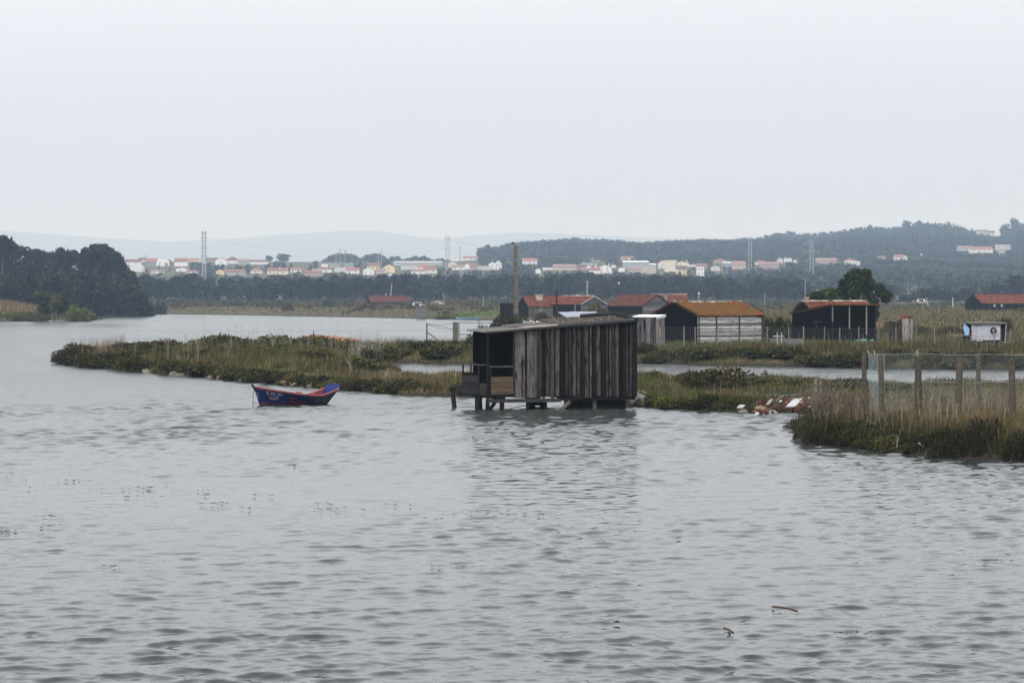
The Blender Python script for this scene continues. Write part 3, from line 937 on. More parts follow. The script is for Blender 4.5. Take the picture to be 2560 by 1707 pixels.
def gable_shed(name, label, corner, L_, G, he, hr, th, s, front, gable, roofcols, roofmat, group=None, over=0.18, gable_cols=None, front_cols=None, seed=1, trim=None, sag=0.0, ridge_white=False):
    """ridge runs along the front wall. corner = world foot of the edge between front and gable;
    s=+1: front runs right and the gable goes back-left; s=-1 mirrored."""
    rng = np.random.default_rng(seed)
    t = thing(name, label, 'shed', corner, th if s > 0 else -th, group)
    zb = -0.4
    m = MB()
    if front == 'boards':
        board_wall(m, (0, 0, 0), (s, 0, 0), L_, zb, he, 0.03, front_cols, rng, bmin=0.11, bmax=0.24, gap=0.032)
        m.box(*sorted((0.0, s * L_)), 0.004, 0.05, zb, he, (0.012, 0.011, 0.010))
        f = m.build('front_wall', M_HPLANK, t)
    elif front == 'planks':
        plank_wall(m, (0, 0, 0), (s, 0, 0), L_, zb, he, 0.03, front_cols, rng)
        m.box(*sorted((0.0, s * L_)), 0.004, 0.05, zb, he, (0.012, 0.011, 0.010))
        f = m.build('front_wall', M_PLANK, t)
    else:
        m.box(*sorted((0.0, s * L_)), 0, 0.06, zb, he)
        for k in range(1, 14):
            z_ = zb + k * (he - zb) / 14
            m.box(*sorted((0.0, s * L_)), -0.012, 0, z_ - 0.012, z_ + 0.05)
        f = m.build('front_wall', front, t)
    m = MB()
    prof = [(0, 0.06, zb), (0, 0.06, he), (0, G / 2, hr), (0, G - 0.06, he), (0, G - 0.06, zb)]
    if gable == 'boards':
        m.prism([(0.006 * s, *p[1:]) for p in prof], (0.05 * s, 0, 0), (0.02, 0.019, 0.018))
        board_wall(m, (0, G - 0.02, 0), (0, -1, 0), lambda z: (0.02 + max(0, (z - he) / (hr - he)) * G / 2, G - 0.04 - max(0, (z - he) / (hr - he)) * G / 2), zb, hr - 0.03, 0.03, gable_cols, rng, nrm=(-s, 0, 0))
        gb = m.build('gable_wall', M_HPLANK, t)
    else:
        m.prism(prof, (0.06 * s, 0, 0))
        gb = m.build('gable_wall', gable, t)
    m = MB()
    m.prism([(s * (L_ - 0.06), *p[1:]) for p in prof], (0.06 * s, 0, 0)); m.box(*sorted((0.06 * s, s * (L_ - 0.06))), G - 0.06, G, zb, he)
    m.build('rear_wall', M_TAR, t)
    m = MB()
    x0 = -s * over * 0.8; Lr = L_ + over * 1.6
    sl = (hr - he) / (G / 2)
    zE = he - sl * over + 0.03
    P0 = np.array((x0, -over, zE)); V = np.array((0, G / 2 + over, (hr - he) + sl * over))
    tile_roof(m, P0, (s * Lr, 0, 0), V, roofcols, rng, sag=sag)
    P1 = np.array((x0, G + over, zE)); V1 = np.array((0, -(G / 2 + over), (hr - he) + sl * over))
    tile_roof(m, P1, (s * Lr, 0, 0), V1, roofcols, rng, sag=sag)
    rf = m.build('roof', roofmat, t)
    m = MB()
    n = max(3, int(Lr / 0.4))
    rc = (0.42, 0.38, 0.33) if ridge_white else tuple(np.array(roofcols[-1]))
    for k in range(n):
        a = x0 + s * Lr * k / n; b_ = x0 + s * Lr * (k + 1.04) / n
        sg = -sag * sin(pi * (k + .5) / n)
        cc = tuple(np.array(rc) * rng.uniform(0.6, 1.35))
        m.tube([(a, G / 2, hr + 0.085 + sg), (b_, G / 2, hr + 0.075 + sg)], 0.085, 8, cc)
    m.build('ridge_tiles', roofmat, rf)
    if trim:
        m = MB()
        for a, b_ in (((-s * over * 0.85, -over, zE - 0.05), (-s * over * 0.85, G / 2, hr - 0.02)), ((-s * over * 0.85, G + over, zE - 0.05), (-s * over * 0.85, G / 2, hr - 0.02))):
            d = np.array(b_) - np.array(a)
            m.par(a, d, (-s * 0.03, 0, 0), (0, 0, 0.13), trim)
        m.build('barge_board', M_WHITE, t)
    return t, f, gb, rf

# ================================================================== the stilted shed
def main_shed():
    th = R(15)
    D0 = 94.5
    ox, oy, _ = WP(1219, 990, D0)
    t = thing('fishing_shed', 'dark weathered plank shed on stilts standing over the water with a little porch', 'shed', (ox, oy, 0), th)
    rng = np.random.default_rng(3)
    cD = [(0.05, 0.046, 0.042), (0.02, 0.018, 0.017), (0.085, 0.078, 0.072), (0.014, 0.013, 0.012), (0.06, 0.055, 0.05)]
    cL = [(0.10, 0.093, 0.087), (0.062, 0.057, 0.053), (0.08, 0.074, 0.069), (0.03, 0.027, 0.025)]
    zl = lambda x: 2.80 + 0.075 * x                   # left roof line
    zr = lambda x: 3.02 + 0.068 * (x - 2.75)
    XA, XB, XC = 1.04, 2.77, 5.66
    G = 2.7
    # long wall, left half
    m = MB()
    # two wide pale boards first, as in the picture
    m.par((XA, -0.01, 0.42), (0.36, 0, 0), (0, 0.03, 0), (0, 0, zl(XA) - 0.44), (0.15, 0.14, 0.132))
    m.par((XA + 0.385, 0.0, 0.38), (0.06, 0, 0), (0, 0.03, 0), (0, 0, zl(XA) - 0.40), (0.02, 0.018, 0.016))
    m.par((XA + 0.45, -0.012, 0.44), (0.32, 0, 0), (0, 0.03, 0), (0, 0, zl(XA + .4) - 0.47), (0.135, 0.127, 0.12))
    plank_wall(m, (XA + 0.78, 0.03, 0), (1, 0, 0), XB - XA - 0.80, 0.42, lambda x: zl(XA + 0.78 + x) - 0.03, 0.03, cL + cL + cD, rng, wmin=0.11, wmax=0.2, jitb=0.09, gap=0.045, overlap=False)
    m.box(XA + 0.01, XB - 0.01, 0.034, 0.06, 0.5, 2.86, (0.012, 0.011, 0.010))
    m.build('front_wall', M_PLANK, t)
    m = MB()
    plank_wall(m, (XB, 0.01, 0), (1, 0, 0), XC - XB - 0.12, 0.47, lambda x: zr(XB + x) - 0.05, 0.03, cD + cD + [tuple(np.array(q) * 0.72) for q in cL], rng, wmin=0.10, wmax=0.19, jitb=0.09, gap=0.045, overlap=False)
    m.box(XB + 0.01, XC - 0.02, 0.014, 0.05, 0.5, 3.0, (0.012, 0.011, 0.010))
    m.build('front_wall', M_PLANK, t)
    # right end wall, rear wall, porch back wall
    m = MB()
    m.prism([(XC - 0.04, 0.02, 0.45), (XC - 0.04, 0.02, zr(XC) - 0.04), (XC - 0.04, G, zr(XC) + 0.12), (XC - 0.04, G, 0.45)], (0.05, 0, 0))
    m.build('end_wall', M_TARV, t)
    m = MB()
    m.prism([(XA - 0.9, G, 0.5), (XC - 0.04, G, 0.45), (XC - 0.04, G, zr(XC) + 0.1), (XB, G, zr(XB) + 0.1), (XB, G, zl(XB)), (XA - 0.9, G, zl(XA - 0.9))], (0, 0.05, 0))
    m.build('rear_wall', M_TARV, t)
    m = MB()
    y_ = 1.25
    for k in range(9):
        x0 = 0.02 + k * 0.115
        m.box(x0, x0 + 0.108, y_, y_ + 0.03, 0.55, zl(x0) - 0.02, tuple(np.array((0.012, 0.011, 0.011)) * rng.uniform(0.6, 1.6)))
    m.box(XA - 0.03, XA - 0.005, 0.03, y_, 0.5, zl(XA) - 0.05, (0.02, 0.018, 0.016))
    m.build('porch_wall', M_TARV, t)
    # corner posts
    m = MB(); m.box(XC - 0.13, XC + 0.03, -0.05, 0.10, 0.42, zr(XC) + 0.02, (0.016, 0.015, 0.014)); m.build('corner_post', M_TIMBER, t)
    m = MB(); m.box(-0.02, 0.05, 0.0, 0.07, 0.4, zl(0) - 0.03, (0.016, 0.015, 0.014)); m.build('corner_post', M_TIMBER, t)
    m = MB(); m.box(XA - 0.075, XA - 0.005, -0.02, 0.05, 0.45, zl(XA) - 0.03, (0.03, 0.027, 0.024)); m.build('corner_post', M_TIMBER, t)
    # floor and beams
    m = MB()
    m.box(0.0, XC - 0.02, 0.06, G, 0.46, 0.54, (0.03, 0.027, 0.024))
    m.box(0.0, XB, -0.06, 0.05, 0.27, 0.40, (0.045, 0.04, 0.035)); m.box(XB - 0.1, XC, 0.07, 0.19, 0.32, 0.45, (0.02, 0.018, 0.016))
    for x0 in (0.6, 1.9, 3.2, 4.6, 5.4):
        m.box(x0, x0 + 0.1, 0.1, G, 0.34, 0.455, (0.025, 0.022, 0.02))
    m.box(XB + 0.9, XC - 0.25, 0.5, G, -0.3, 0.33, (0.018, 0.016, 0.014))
    m.build('floor', M_TIMBER, t)
    # roof: old corrugated sheets on the left, tarred felt on the right
    m = MB()
    def corr(m, xa, xb, ya, yb, zf, rise, per=0.075, amp=0.018, col=(0.2, 0.19, 0.175)):
        "sheet with ribs running along x"
        n = int((yb - ya) / per * 4)
        Vt, F, Cc = [], [], []
        nx = 10
        for k in range(n + 1):
            y = ya + (yb - ya) * k / n
            for j in range(nx + 1):
                x = xa + (xb - xa) * j / nx
                z0 = zf(x) + rise * (y - ya) + amp * cos(pi / 2 * k)
                Vt += [(x, y, z0 + 0.012), (x, y, z0 - 0.006)]
        w2 = 2 * (nx + 1)
        for k in range(n):
            for j in range(nx):
                a = k * w2 + 2 * j
                F.append((a, a + 2, a + 2 + w2, a + w2)); F.append((a + 1, a + 1 + w2, a + 3 + w2, a + 3))
            F.append((k * w2, k * w2 + w2, k * w2 + w2 + 1, k * w2 + 1))
            a = k * w2 + 2 * nx
            F.append((a, a + 1, a + w2 + 1, a + w2))
        for y_e in (0, n):
            for j in range(nx):
                a = y_e * w2 + 2 * j
                F.append((a, a + 1, a + 3, a + 2))
        m.add(Vt, F, col)
    zs = lambda x: zl(x) + 0.035
    corr(m, -0.12, 1.6, -0.14, G * 0.98, zs, 0.018, col=(0.15, 0.143, 0.132))
    corr(m, 1.5, XB + 0.12, -0.13, G * 0.55, lambda x: zs(x) + 0.022, 0.018, col=(0.27, 0.25, 0.22))
    corr(m, 1.25, XB + 0.15, G * 0.45, G + 0.1, lambda x: zs(x) + 0.075, 0.02, col=(0.13, 0.115, 0.10))
    rf = m.build('roof', M_SHEET, t)
    m = MB(); m.par((0.0, -0.165, zl(0.0) - 0.01), (XB + 0.14, 0, 0.075 * (XB + .14)), (0, 0.025, 0), (0, 0, 0.05), (0.05, 0.042, 0.03)); m.build('eave_board', M_TIMBER, rf)
    m = MB()
    nx, ny = 30, 12
    Vt, F, Cc = [], [], []
    for i in range(nx + 1):
        for j in range(ny + 1):
            x = XB - 0.08 + (XC - XB + 0.2) * i / nx; y = -0.06 + (G + 0.2) * j / ny
            Vt.append((x, y, zr(x) + 0.03 + 0.075 * (y + .06) + rng.normal(0, 0.012)))
            Cc.append(tuple(np.array((0.085, 0.07, 0.055)) * rng.uniform(0.5, 1.5)))
    for i in range(nx):
        for j in range(ny):
            a = i * (ny + 1) + j
            F.append((a, a + ny + 1, a + ny + 2, a + 1))
    m.v, m.f, m.c = Vt, F, Cc
    m.par((XB - 0.08, -0.05, zr(XB) - 0.01), (XC - XB + 0.2, 0, 0.068 * (XC - XB + 0.2)), (0, G + 0.15, 0.075 * (G + .15)), (0, 0, 0.02), (0.03, 0.027, 0.024))
    for k in range(420):                                   # litter of leaves and moss on the felt
        x = rng.uniform(XB, XC); y = rng.uniform(0.1, G)
        s_ = rng.uniform(0.015, 0.045)
        z_ = zr(x) + 0.075 * (y + .06) + 0.045
        c = tuple(np.array((0.12, 0.095, 0.07)) * rng.uniform(0.4, 1.8))
        m.add([(x - s_, y, z_), (x, y - s_, z_ + rng.uniform(0, .03)), (x + s_, y, z_ + rng.uniform(0, .03)), (x, y + s_, z_ + .01)], [(0, 1, 2, 3)], c)
    rf2 = m.build('roof', M_TIMBER, t)
    m = MB()
    m.par((3.75, 0.0, zr(3.75) + 0.055), (0.75, 0.02, 0.05), (0, 0.22, 0.02), (0, 0, 0.012), (0.62, 0.6, 0.56)); m.build('loose_sheet', M_WHITE, rf2)
    # round timbers along the roof edge
    m = MB()
    m.tube([(XB - 0.13, -0.10, zr(XB) + 0.02), (3.2, -0.10, zr(3.2) + 0.03), (3.75, -0.1, zr(3.75) + 0.025)], [0.075, 0.08, 0.07], 9, (0.05, 0.05, 0.053))
    m.tube([(3.7, -0.09, zr(3.7) + 0.03), (4.6, -0.10, zr(4.6) + 0.04), (XC - 0.1, -0.10, zr(XC) + 0.045)], [0.085, 0.08, 0.085], 9, (0.06, 0.06, 0.063))
    m.build('edge_log', M_TIMBER, rf2)
    m = MB()
    m.tube([(4.25, G - 0.2, zr(4.25) + 0.28), (5.0, G - .2, zr(5.0) + 0.28), (XC - .02, G - .25, zr(XC) + 0.26)], [0.07, 0.08, 0.075], 9, (0.035, 0.036, 0.04))
    m.tube([(XC - 0.04, -0.12, zr(XC) + 0.05), (XC - 0.02, 1.2, zr(XC) + 0.15), (XC - 0.02, G - 0.2, zr(XC) + 0.27)], 0.085, 9, (0.02, 0.02, 0.022))
    m.build('edge_log', M_TIMBER, rf2)
    # porch rail
    m = MB()
    m.box(0.06, XA - 0.08, -0.02, 0.05, 1.555, 1.60, (0.10, 0.09, 0.08)); m.box(0.1, 0.14, 0.0, 0.03, 0.5, 1.55, (0.03, 0.027, 0.024))
    for k, (a, b_) in enumerate(((0.58, 0.80), (0.81, 1.0), (1.01, 1.21))):
        m.box(0.13, XA - 0.085, -0.025 + 0.003 * k, 0.005, a, b_, [(0.13, 0.092, 0.058), (0.10, 0.07, 0.043), (0.12, 0.085, 0.052)][k])
    m.build('porch_rail', M_HPLANK, t)
    # balcony on the left
    m = MB()
    bx0, by0, by1 = -0.50, 0.1, 1.75
    m.box(bx0, 0.0, by0, by1, 0.46, 0.53, (0.02, 0.018, 0.016)); m.box(-0.45, 0.0, 0.12, 0.25, 0.44, 0.60, (0.02, 0.018, 0.016))
    m.build('balcony_floor', M_TIMBER, t)
    m = MB()
    cB = [(0.028, 0.027, 0.028), (0.02, 0.019, 0.02), (0.034, 0.032, 0.034)]
    # front-left boards
    for k, (a, b_) in enumerate(((0.56, 0.78), (0.79, 1.0), (1.01, 1.24))):
        m.par((bx0 - 0.03, by1, a), (0.19, -1.68, 0), (0.02, 0.006, 0), (0, 0, b_ - a), cB[k])
        if k < 2: m.par((-0.33, 0.03, a - 0.02), (0.36, 0.02, 0), (0, 0.025, 0), (0, 0, (b_ - a)), tuple(np.array((0.05, 0.042, 0.036)) * (0.8 + 0.3 * k)))
    m.par((bx0, by1 + 0.02, 0.58), (0.55, 0.0, 0), (0, 0.03, 0), (0, 0, 0.74), (0.012, 0.011, 0.011))
    m.build('balcony_boards', M_HPLANK, t)
    m = MB()
    m.par((bx0 - 0.06, by1 + 0.05, 1.63), (0.21, -1.76, 0), (0.07, 0.02, 0), (0, 0, 0.05), (0.07, 0.064, 0.058))
    m.par((-0.34, 0.0, 1.625), (0.37, 0.02, 0), (0, 0.07, 0), (0, 0, 0.045), (0.07, 0.064, 0.058)); m.par((bx0, by1, 1.625), (0.5, 0.0, 0), (0, 0.06, 0), (0, 0, 0.045), (0.05, 0.045, 0.04))
    for x0, y0 in ((bx0 - 0.02, by1 - 0.05), (-0.435, 0.85), (-0.345, 0.02)):
        m.box(x0, x0 + 0.055, y0, y0 + 0.055, 0.52, 1.63, (0.02, 0.019, 0.018))
    m.build('balcony_rail', M_TIMBER, t)
    # stilts
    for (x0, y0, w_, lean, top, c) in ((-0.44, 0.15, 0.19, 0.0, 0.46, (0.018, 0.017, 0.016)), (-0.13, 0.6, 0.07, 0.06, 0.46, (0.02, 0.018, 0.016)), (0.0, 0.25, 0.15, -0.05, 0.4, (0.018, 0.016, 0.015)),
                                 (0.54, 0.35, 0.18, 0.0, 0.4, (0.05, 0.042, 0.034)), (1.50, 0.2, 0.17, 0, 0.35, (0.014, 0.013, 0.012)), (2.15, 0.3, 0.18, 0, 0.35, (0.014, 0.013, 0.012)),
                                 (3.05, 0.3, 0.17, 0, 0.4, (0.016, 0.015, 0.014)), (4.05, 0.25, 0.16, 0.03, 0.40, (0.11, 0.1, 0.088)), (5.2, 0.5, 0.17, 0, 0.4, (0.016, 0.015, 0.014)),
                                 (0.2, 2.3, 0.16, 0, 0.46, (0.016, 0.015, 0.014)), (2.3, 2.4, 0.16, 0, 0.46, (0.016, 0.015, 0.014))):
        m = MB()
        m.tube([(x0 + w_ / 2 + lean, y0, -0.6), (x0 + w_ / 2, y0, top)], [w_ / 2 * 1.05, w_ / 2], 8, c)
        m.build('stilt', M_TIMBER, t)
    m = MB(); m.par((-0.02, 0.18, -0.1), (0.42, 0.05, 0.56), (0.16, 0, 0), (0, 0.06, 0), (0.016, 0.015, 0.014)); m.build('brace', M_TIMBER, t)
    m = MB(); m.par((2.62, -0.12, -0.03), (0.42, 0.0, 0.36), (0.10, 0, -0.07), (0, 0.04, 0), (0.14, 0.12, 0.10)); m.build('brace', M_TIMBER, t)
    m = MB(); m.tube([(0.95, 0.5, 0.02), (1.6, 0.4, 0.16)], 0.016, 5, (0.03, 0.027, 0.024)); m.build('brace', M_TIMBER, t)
    return t
main_shed()

# tyre in the water under the shed
def torus(m, c, R_, r_, col, tilt=0.3, n=20, k=8):
    V, F = [], []
    for i in range(n):
        a = 2 * pi * i / n
        for j in range(k):
            b_ = 2 * pi * j / k
            x = (R_ + r_ * cos(b_)) * cos(a); y = r_ * sin(b_); z = (R_ + r_ * cos(b_)) * sin(a)
            V.append((c[0] + x, c[1] + y * cos(tilt) - z * sin(tilt), c[2] + y * sin(tilt) + z * cos(tilt)))
    for i in range(n):
        for j in range(k):
            F.append((i * k + j, i * k + (j + 1) % k, ((i + 1) % n) * k + (j + 1) % k, ((i + 1) % n) * k + j))
    m.add(V, F, col)

m = MB(); x, y, _ = WP(1343, 1010, 95.2)
torus(m, (0, 0, 0), 0.24, 0.09, (0.012, 0.012, 0.013), tilt=1.05)
tag(m.build('tyre', M_TIMBER, None, (x, y + 0.4, 0.1), smooth=True), 'black tyre half sunk in the water under the stilted shed', 'tyre')

# mooring post
m = MB(); x, y, _ = WP(1134, 1018, 96.5)
m.tube([(0.05, 0, -0.7), (0.02, 0, 0.1), (-0.05, 0.0, 0.68)], [0.095, 0.09, 0.085], 9, (0.035, 0.031, 0.028))
m.tube([(-0.05, 0, 0.66), (-0.05, 0, 0.74)], [0.10, 0.11], 9, (0.012, 0.011, 0.010))
tag(m.build('mooring_post', M_TIMBER, None, (x, y, 0)), 'leaning dark wooden post standing in the water left of the stilted shed', 'post')

# ================================================================== blue rowing boat
def boat():
    th = R(34)
    Lb = 3.42
    fx, fy = -cos(th), -sin(th)               # bow direction
    ox, oy, _ = WP(838, 1005, 100.4)
    # local frame: +x to the bow; near side is +y after rotation
    rz = math.atan2(fy, fx)
    t = thing('rowing_boat', 'small blue wooden rowing boat with red trim moored off the grassy spit', 'boat', (ox - 0.12, oy - 0.05, 0.0), rz)
    ns = 28
    def st(u):
        beam = 0.60 * (1 - max(0, (u - 0.42) / 0.58) ** 2.0) * (0.92 + 0.08 * sin(pi * min(u / 0.5, 1) / 2 + 0) )
        beam = max(beam, 0.015)
        zg = 0.35 + 0.25 * max(0, (0.26 - u) / 0.26) ** 1.5 + 0.37 * max(0, (u - 0.26) / 0.74) ** 1.4
        xg = u * Lb
        xk = 0.40 + u * (Lb - 0.40 - 0.33)
        wk = 0.62 * beam
        return beam, zg, xg, xk, wk
    def hull_pt(u, v, side, off=0.0):
        "v 0 keel .. 1 gunwale"
        beam, zg, xg, xk, wk = st(u)
        e = max(0.0, min(1.0, v))
        z = -0.16 + (zg + 0.16) * e
        fl = e ** 0.72
        y = (wk * (0.25 + 0.0) * (1 - fl) + beam * fl)
        if e < 0.12: y = y * (0.55 + 0.45 * e / 0.12)
        x = xk + (xg - xk) * ((z + 0.0) / zg if z > 0 else 0)
        return np.array((x, side * (y + off), z))
    nv_ = 10
    def skin(off, flip, name, matr, v0=0.0):
        m = MB()
        for side in (1, -1):
            V, F = [], []
            for i in range(ns + 1):
                for j in range(nv_ + 1):
                    p = hull_pt(i / ns, v0 + (1 - v0) * j / nv_, side, off)
                    if off < 0: p[1] = side * max(side * p[1], 0.004)
                    V.append(p)
            for i in range(ns):
                for j in range(nv_):
                    a = i * (nv_ + 1) + j
                    f = (a, a + 1, a + nv_ + 2, a + nv_ + 1)
                    if (side < 0) ^ flip: f = f[::-1]
                    F.append(f)
            m.add(V, F, (1, 1, 1))
        # bottom
        V, F = [], []
        for i in range(ns + 1):
            for side in (1, -1):
                p = hull_pt(i / ns, v0, side, off)
                if off < 0: p[1] = side * max(side * p[1], 0.004)
                V.append(p)
        for i in range(ns):
            F.append((2 * i, 2 * i + 1, 2 * i + 3, 2 * i + 2))
        m.add(V, F)
        return m.build(name, matr, t, smooth=True)
    # hull paint: blue, worn to grey near the stern, red showing low down
    hmat, nt, b = new_mat('boat_hull_paint')
    L = nt.links
    tc = nd(nt, 'ShaderNodeTexCoord'); sp = nd(nt, 'ShaderNodeSeparateXYZ'); L.new(tc.outputs['Object'], sp.inputs[0])
    nz = nd(nt, 'ShaderNodeTexNoise', Scale=4.0, Detail=6.0, Roughness=0.7); L.new(tc.outputs['Object'], nz.inputs['Vector'])
    def mrange(src, a, b_, c=0.0, d=1.0):
        n = nd(nt, 'ShaderNodeMapRange'); n.inputs['From Min'].default_value = a; n.inputs['From Max'].default_value = b_; n.inputs['To Min'].default_value = c; n.inputs['To Max'].default_value = d
        L.new(src, n.inputs[0]); return n.outputs[0]
    def mth(op, a, b_):
        n = nd(nt, 'ShaderNodeMath', operation=op)
        for i, q in enumerate((a, b_)):
            if isinstance(q, (int, float)): n.inputs[i].default_value = q
            else: L.new(q, n.inputs[i])
        return n.outputs[0]
    def mixc(f, a, col):
        n = nd(nt, 'ShaderNodeMix', data_type='RGBA'); L.new(f, n.inputs[0])
        if isinstance(a, tuple): n.inputs[6].default_value = a + (1,)
        else: L.new(a, n.inputs[6])
        n.inputs[7].default_value = col + (1,); return n.outputs[2]
    worn = mth('MULTIPLY', mrange(sp.outputs['X'], 1.35, 0.75), mrange(nz.outputs[0], 0.36, 0.5))
    c = mixc(worn, (0.004, 0.016, 0.085), (0.085, 0.085, 0.095))
    lowr = mth('MULTIPLY', mrange(sp.outputs['Z'], 0.17, 0.05), mrange(nz.outputs[0], 0.47, 0.56))
    c = mixc(lowr, c, (0.20, 0.02, 0.025))
    bot = mrange(sp.outputs['Z'], 0.075, 0.055)
    c = mixc(bot, c, (0.035, 0.018, 0.015))
    L.new(c, b.inputs['Base Color']); b.inputs['Roughness'].default_value = 0.55; b.inputs['Specular IOR Level'].default_value = 0.2
    hull = skin(0.0, False, 'hull', hmat)
    red = mat('boat_red_paint', (0.11, 0.008, 0.012), nscale=5, var=0.4, rough=0.5)
    skin(-0.03, True, 'lining', red, 0.16)
    pink = mat('boat_faded_red_trim', (0.36, 0.11, 0.10), nscale=6, var=0.45, rough=0.6, dark=((0.25, 0.03, 0.035), 5.0, 0.55))
    for side in (1, -1):
        m = MB()
        pts = [hull_pt(i / ns, 1.0, side, -0.01) + np.array((0, 0, 0.012)) for i in range(ns + 1)]
        for i in range(ns):
            a, b_ = pts[i], pts[i + 1]
            m.par(a + np.array((0, -0.035, -0.03)), b_ - a, (0, 0.07, 0), (0, 0, 0.045))
        m.build('gunwale', pink, t)
    # stripe under the gunwale
    m = MB()
    for i in range(ns):
        a = hull_pt(i / ns, 0.90, 1, 0.012); b_ = hull_pt((i + 1) / ns, 0.90, 1, 0.012)
        m.par(a, b_ - a, (0, -0.02, 0), (0, 0, 0.028))
    m.build('rubbing_strake', mat('boat_strake', (0.16, 0.06, 0.045), nscale=8, var=0.5), hull)
    blue = mat('boat_bright_blue', (0.002, 0.013, 0.115), nscale=3, var=0.3, rough=0.55, spec=0.15)
    # rounded transom board, raked
    m = MB()
    b0, zg, _, xk, wk = st(0.0)
    prof = [(0.40, -wk * 0.4, -0.12), (0.0, -b0, zg - 0.01)]
    for k in range(1, 12):
        a = pi * k / 12
        prof.append((-0.02 - 0.12 * sin(a), -b0 * cos(a), zg + 0.18 * sin(a)))
    prof += [(0.0, b0, zg - 0.01), (0.40, wk * 0.4, -0.12)]
    m.prism(prof, (0.035, 0, 0.01))
    m.build('transom', blue, t)
    m = MB()
    m.tube([hull_pt(1.0, 0.05, 0) + np.array((0.0, 0, 0)), hull_pt(1.0, 0.6, 0), hull_pt(1.0, 1.0, 0) + np.array((0.02, 0, 0.0)), hull_pt(1.0, 1.0, 0) + np.array((0.07, 0, 0.09))], [0.03, 0.035, 0.04, 0.045], 7)
    m.build('stem_post', blue, t)
    for xx, zz in ((1.05, 0.24), (1.85, 0.25), (2.75, 0.38)):
        m = MB(); bm_ = st(xx / Lb)[0] - 0.05
        m.box(xx, xx + 0.24, -bm_, bm_, zz, zz + 0.035); m.build('seat', red, t)
    for xx in (1.15, 1.75):
        m = MB(); p = hull_pt(xx / Lb, 1.0, 1, -0.05)
        m.box(p[0] - 0.12, p[0] + 0.12, p[1] - 0.05, p[1] + 0.02, p[2] + 0.017, p[2] + 0.08); m.build('oarlock', pink, t)
    # lettering, bent onto the hull
    wp = mat('boat_lettering', (0.72, 0.73, 0.75), nscale=9, var=0.3, rough=0.6)
    def lettering(txt, size, u0, v0, slope, shear=0.0):
        cu = bpy.data.curves.new('lettering', 'FONT'); cu.body = txt; cu.size = size; cu.shear = shear; cu.offset = -0.003; cu.space_character = 1.15
        o = bpy.data.objects.new('tmp', cu); COL.objects.link(o)
        dg = bpy.context.evaluated_depsgraph_get(); me = bpy.data.meshes.new_from_object(o.evaluated_get(dg))
        bpy.data.objects.remove(o)
        import bmesh
        bm2 = bmesh.new(); bm2.from_mesh(me); bmesh.ops.triangulate(bm2, faces=bm2.faces)
        bmesh.ops.subdivide_edges(bm2, edges=[e for e in bm2.edges if e.calc_length() > 0.04], cuts=1)
        for v in bm2.verts:
            u = u0 - v.co.x / Lb
            vv = v0 + (v.co.y) / 0.62
            p = hull_pt(u, vv, 1, 0.006); v.co = p
        bm2.to_mesh(me); bm2.free()
        me.materials.clear(); me.materials.append(wp); me.name = 'lettering'
        o2 = bpy.data.objects.new('lettering', me); COL.objects.link(o2); o2.parent = hull
        return o2
    lettering('C-06-201', 0.14, 0.885, 0.72, 0)
    lettering('SILEY', 0.155, 0.875, 0.50, 0, 0.25)
    # red anchor-shaped smear amidships
    rp_ = mat('boat_red_smear', (0.33, 0.02, 0.035), nscale=6, var=0.35, rough=0.6)
    m = MB()
    def patch(pts):
        m.add([hull_pt(u, v, 1, 0.004) for u, v in pts], [tuple(range(len(pts)))], (1, 1, 1))
    for (ua, ub, va, vb) in ((0.590, 0.572, 0.42, 0.72), (0.600, 0.52, 0.385, 0.46), (0.522, 0.485, 0.40, 0.52), (0.60, 0.55, 0.66, 0.72)):
        nn = 5
        for q in range(nn):
            a = ua + (ub - ua) * q / nn; b_ = ua + (ub - ua) * (q + 1) / nn
            j1, j2 = RNG.uniform(-0.02, 0.02, 2)
            patch([(a, va + j1), (b_, va + j2), (b_, vb + j2), (a, vb + j1)])
    m.build('red_smear', rp_, hull); m = MB()
    m.add([hull_pt(u, v, 1, 0.004) for u, v in ((0.44, 0.30), (0.40, 0.33), (0.37, 0.29), (0.41, 0.26))], [(0, 1, 2, 3)]); m.build('red_fleck', rp_, hull)
    # mooring rope from the stem down into the water
    m = MB()
    bw = hull_pt(1.0, 0.9, 0)
    m.tube([bw + np.array((0.03, 0.02, 0)), bw + np.array((0.08, 0.03, -0.3)), bw + np.array((0.09, 0.05, -0.62)), bw + np.array((0.30, 0.12, -0.95))], 0.013, 5, (0.12, 0.11, 0.10))
    m.tube([bw + np.array((0.09, 0.05, -0.5)), hull_pt(0.93, 0.22, 1, 0.01)], 0.011, 5, (0.10, 0.09, 0.08))
    m.tube([bw + np.array((0.0, 0.05, -0.08)), bw + np.array((-0.06, 0.07, -0.3)), bw + np.array((-0.12, 0.09, -0.34)), bw + np.array((-0.08, 0.06, -0.12))], 0.014, 5, (0.2, 0.19, 0.17))
    m.build('mooring_rope', M_TIMBER, t)
    return t
boat()

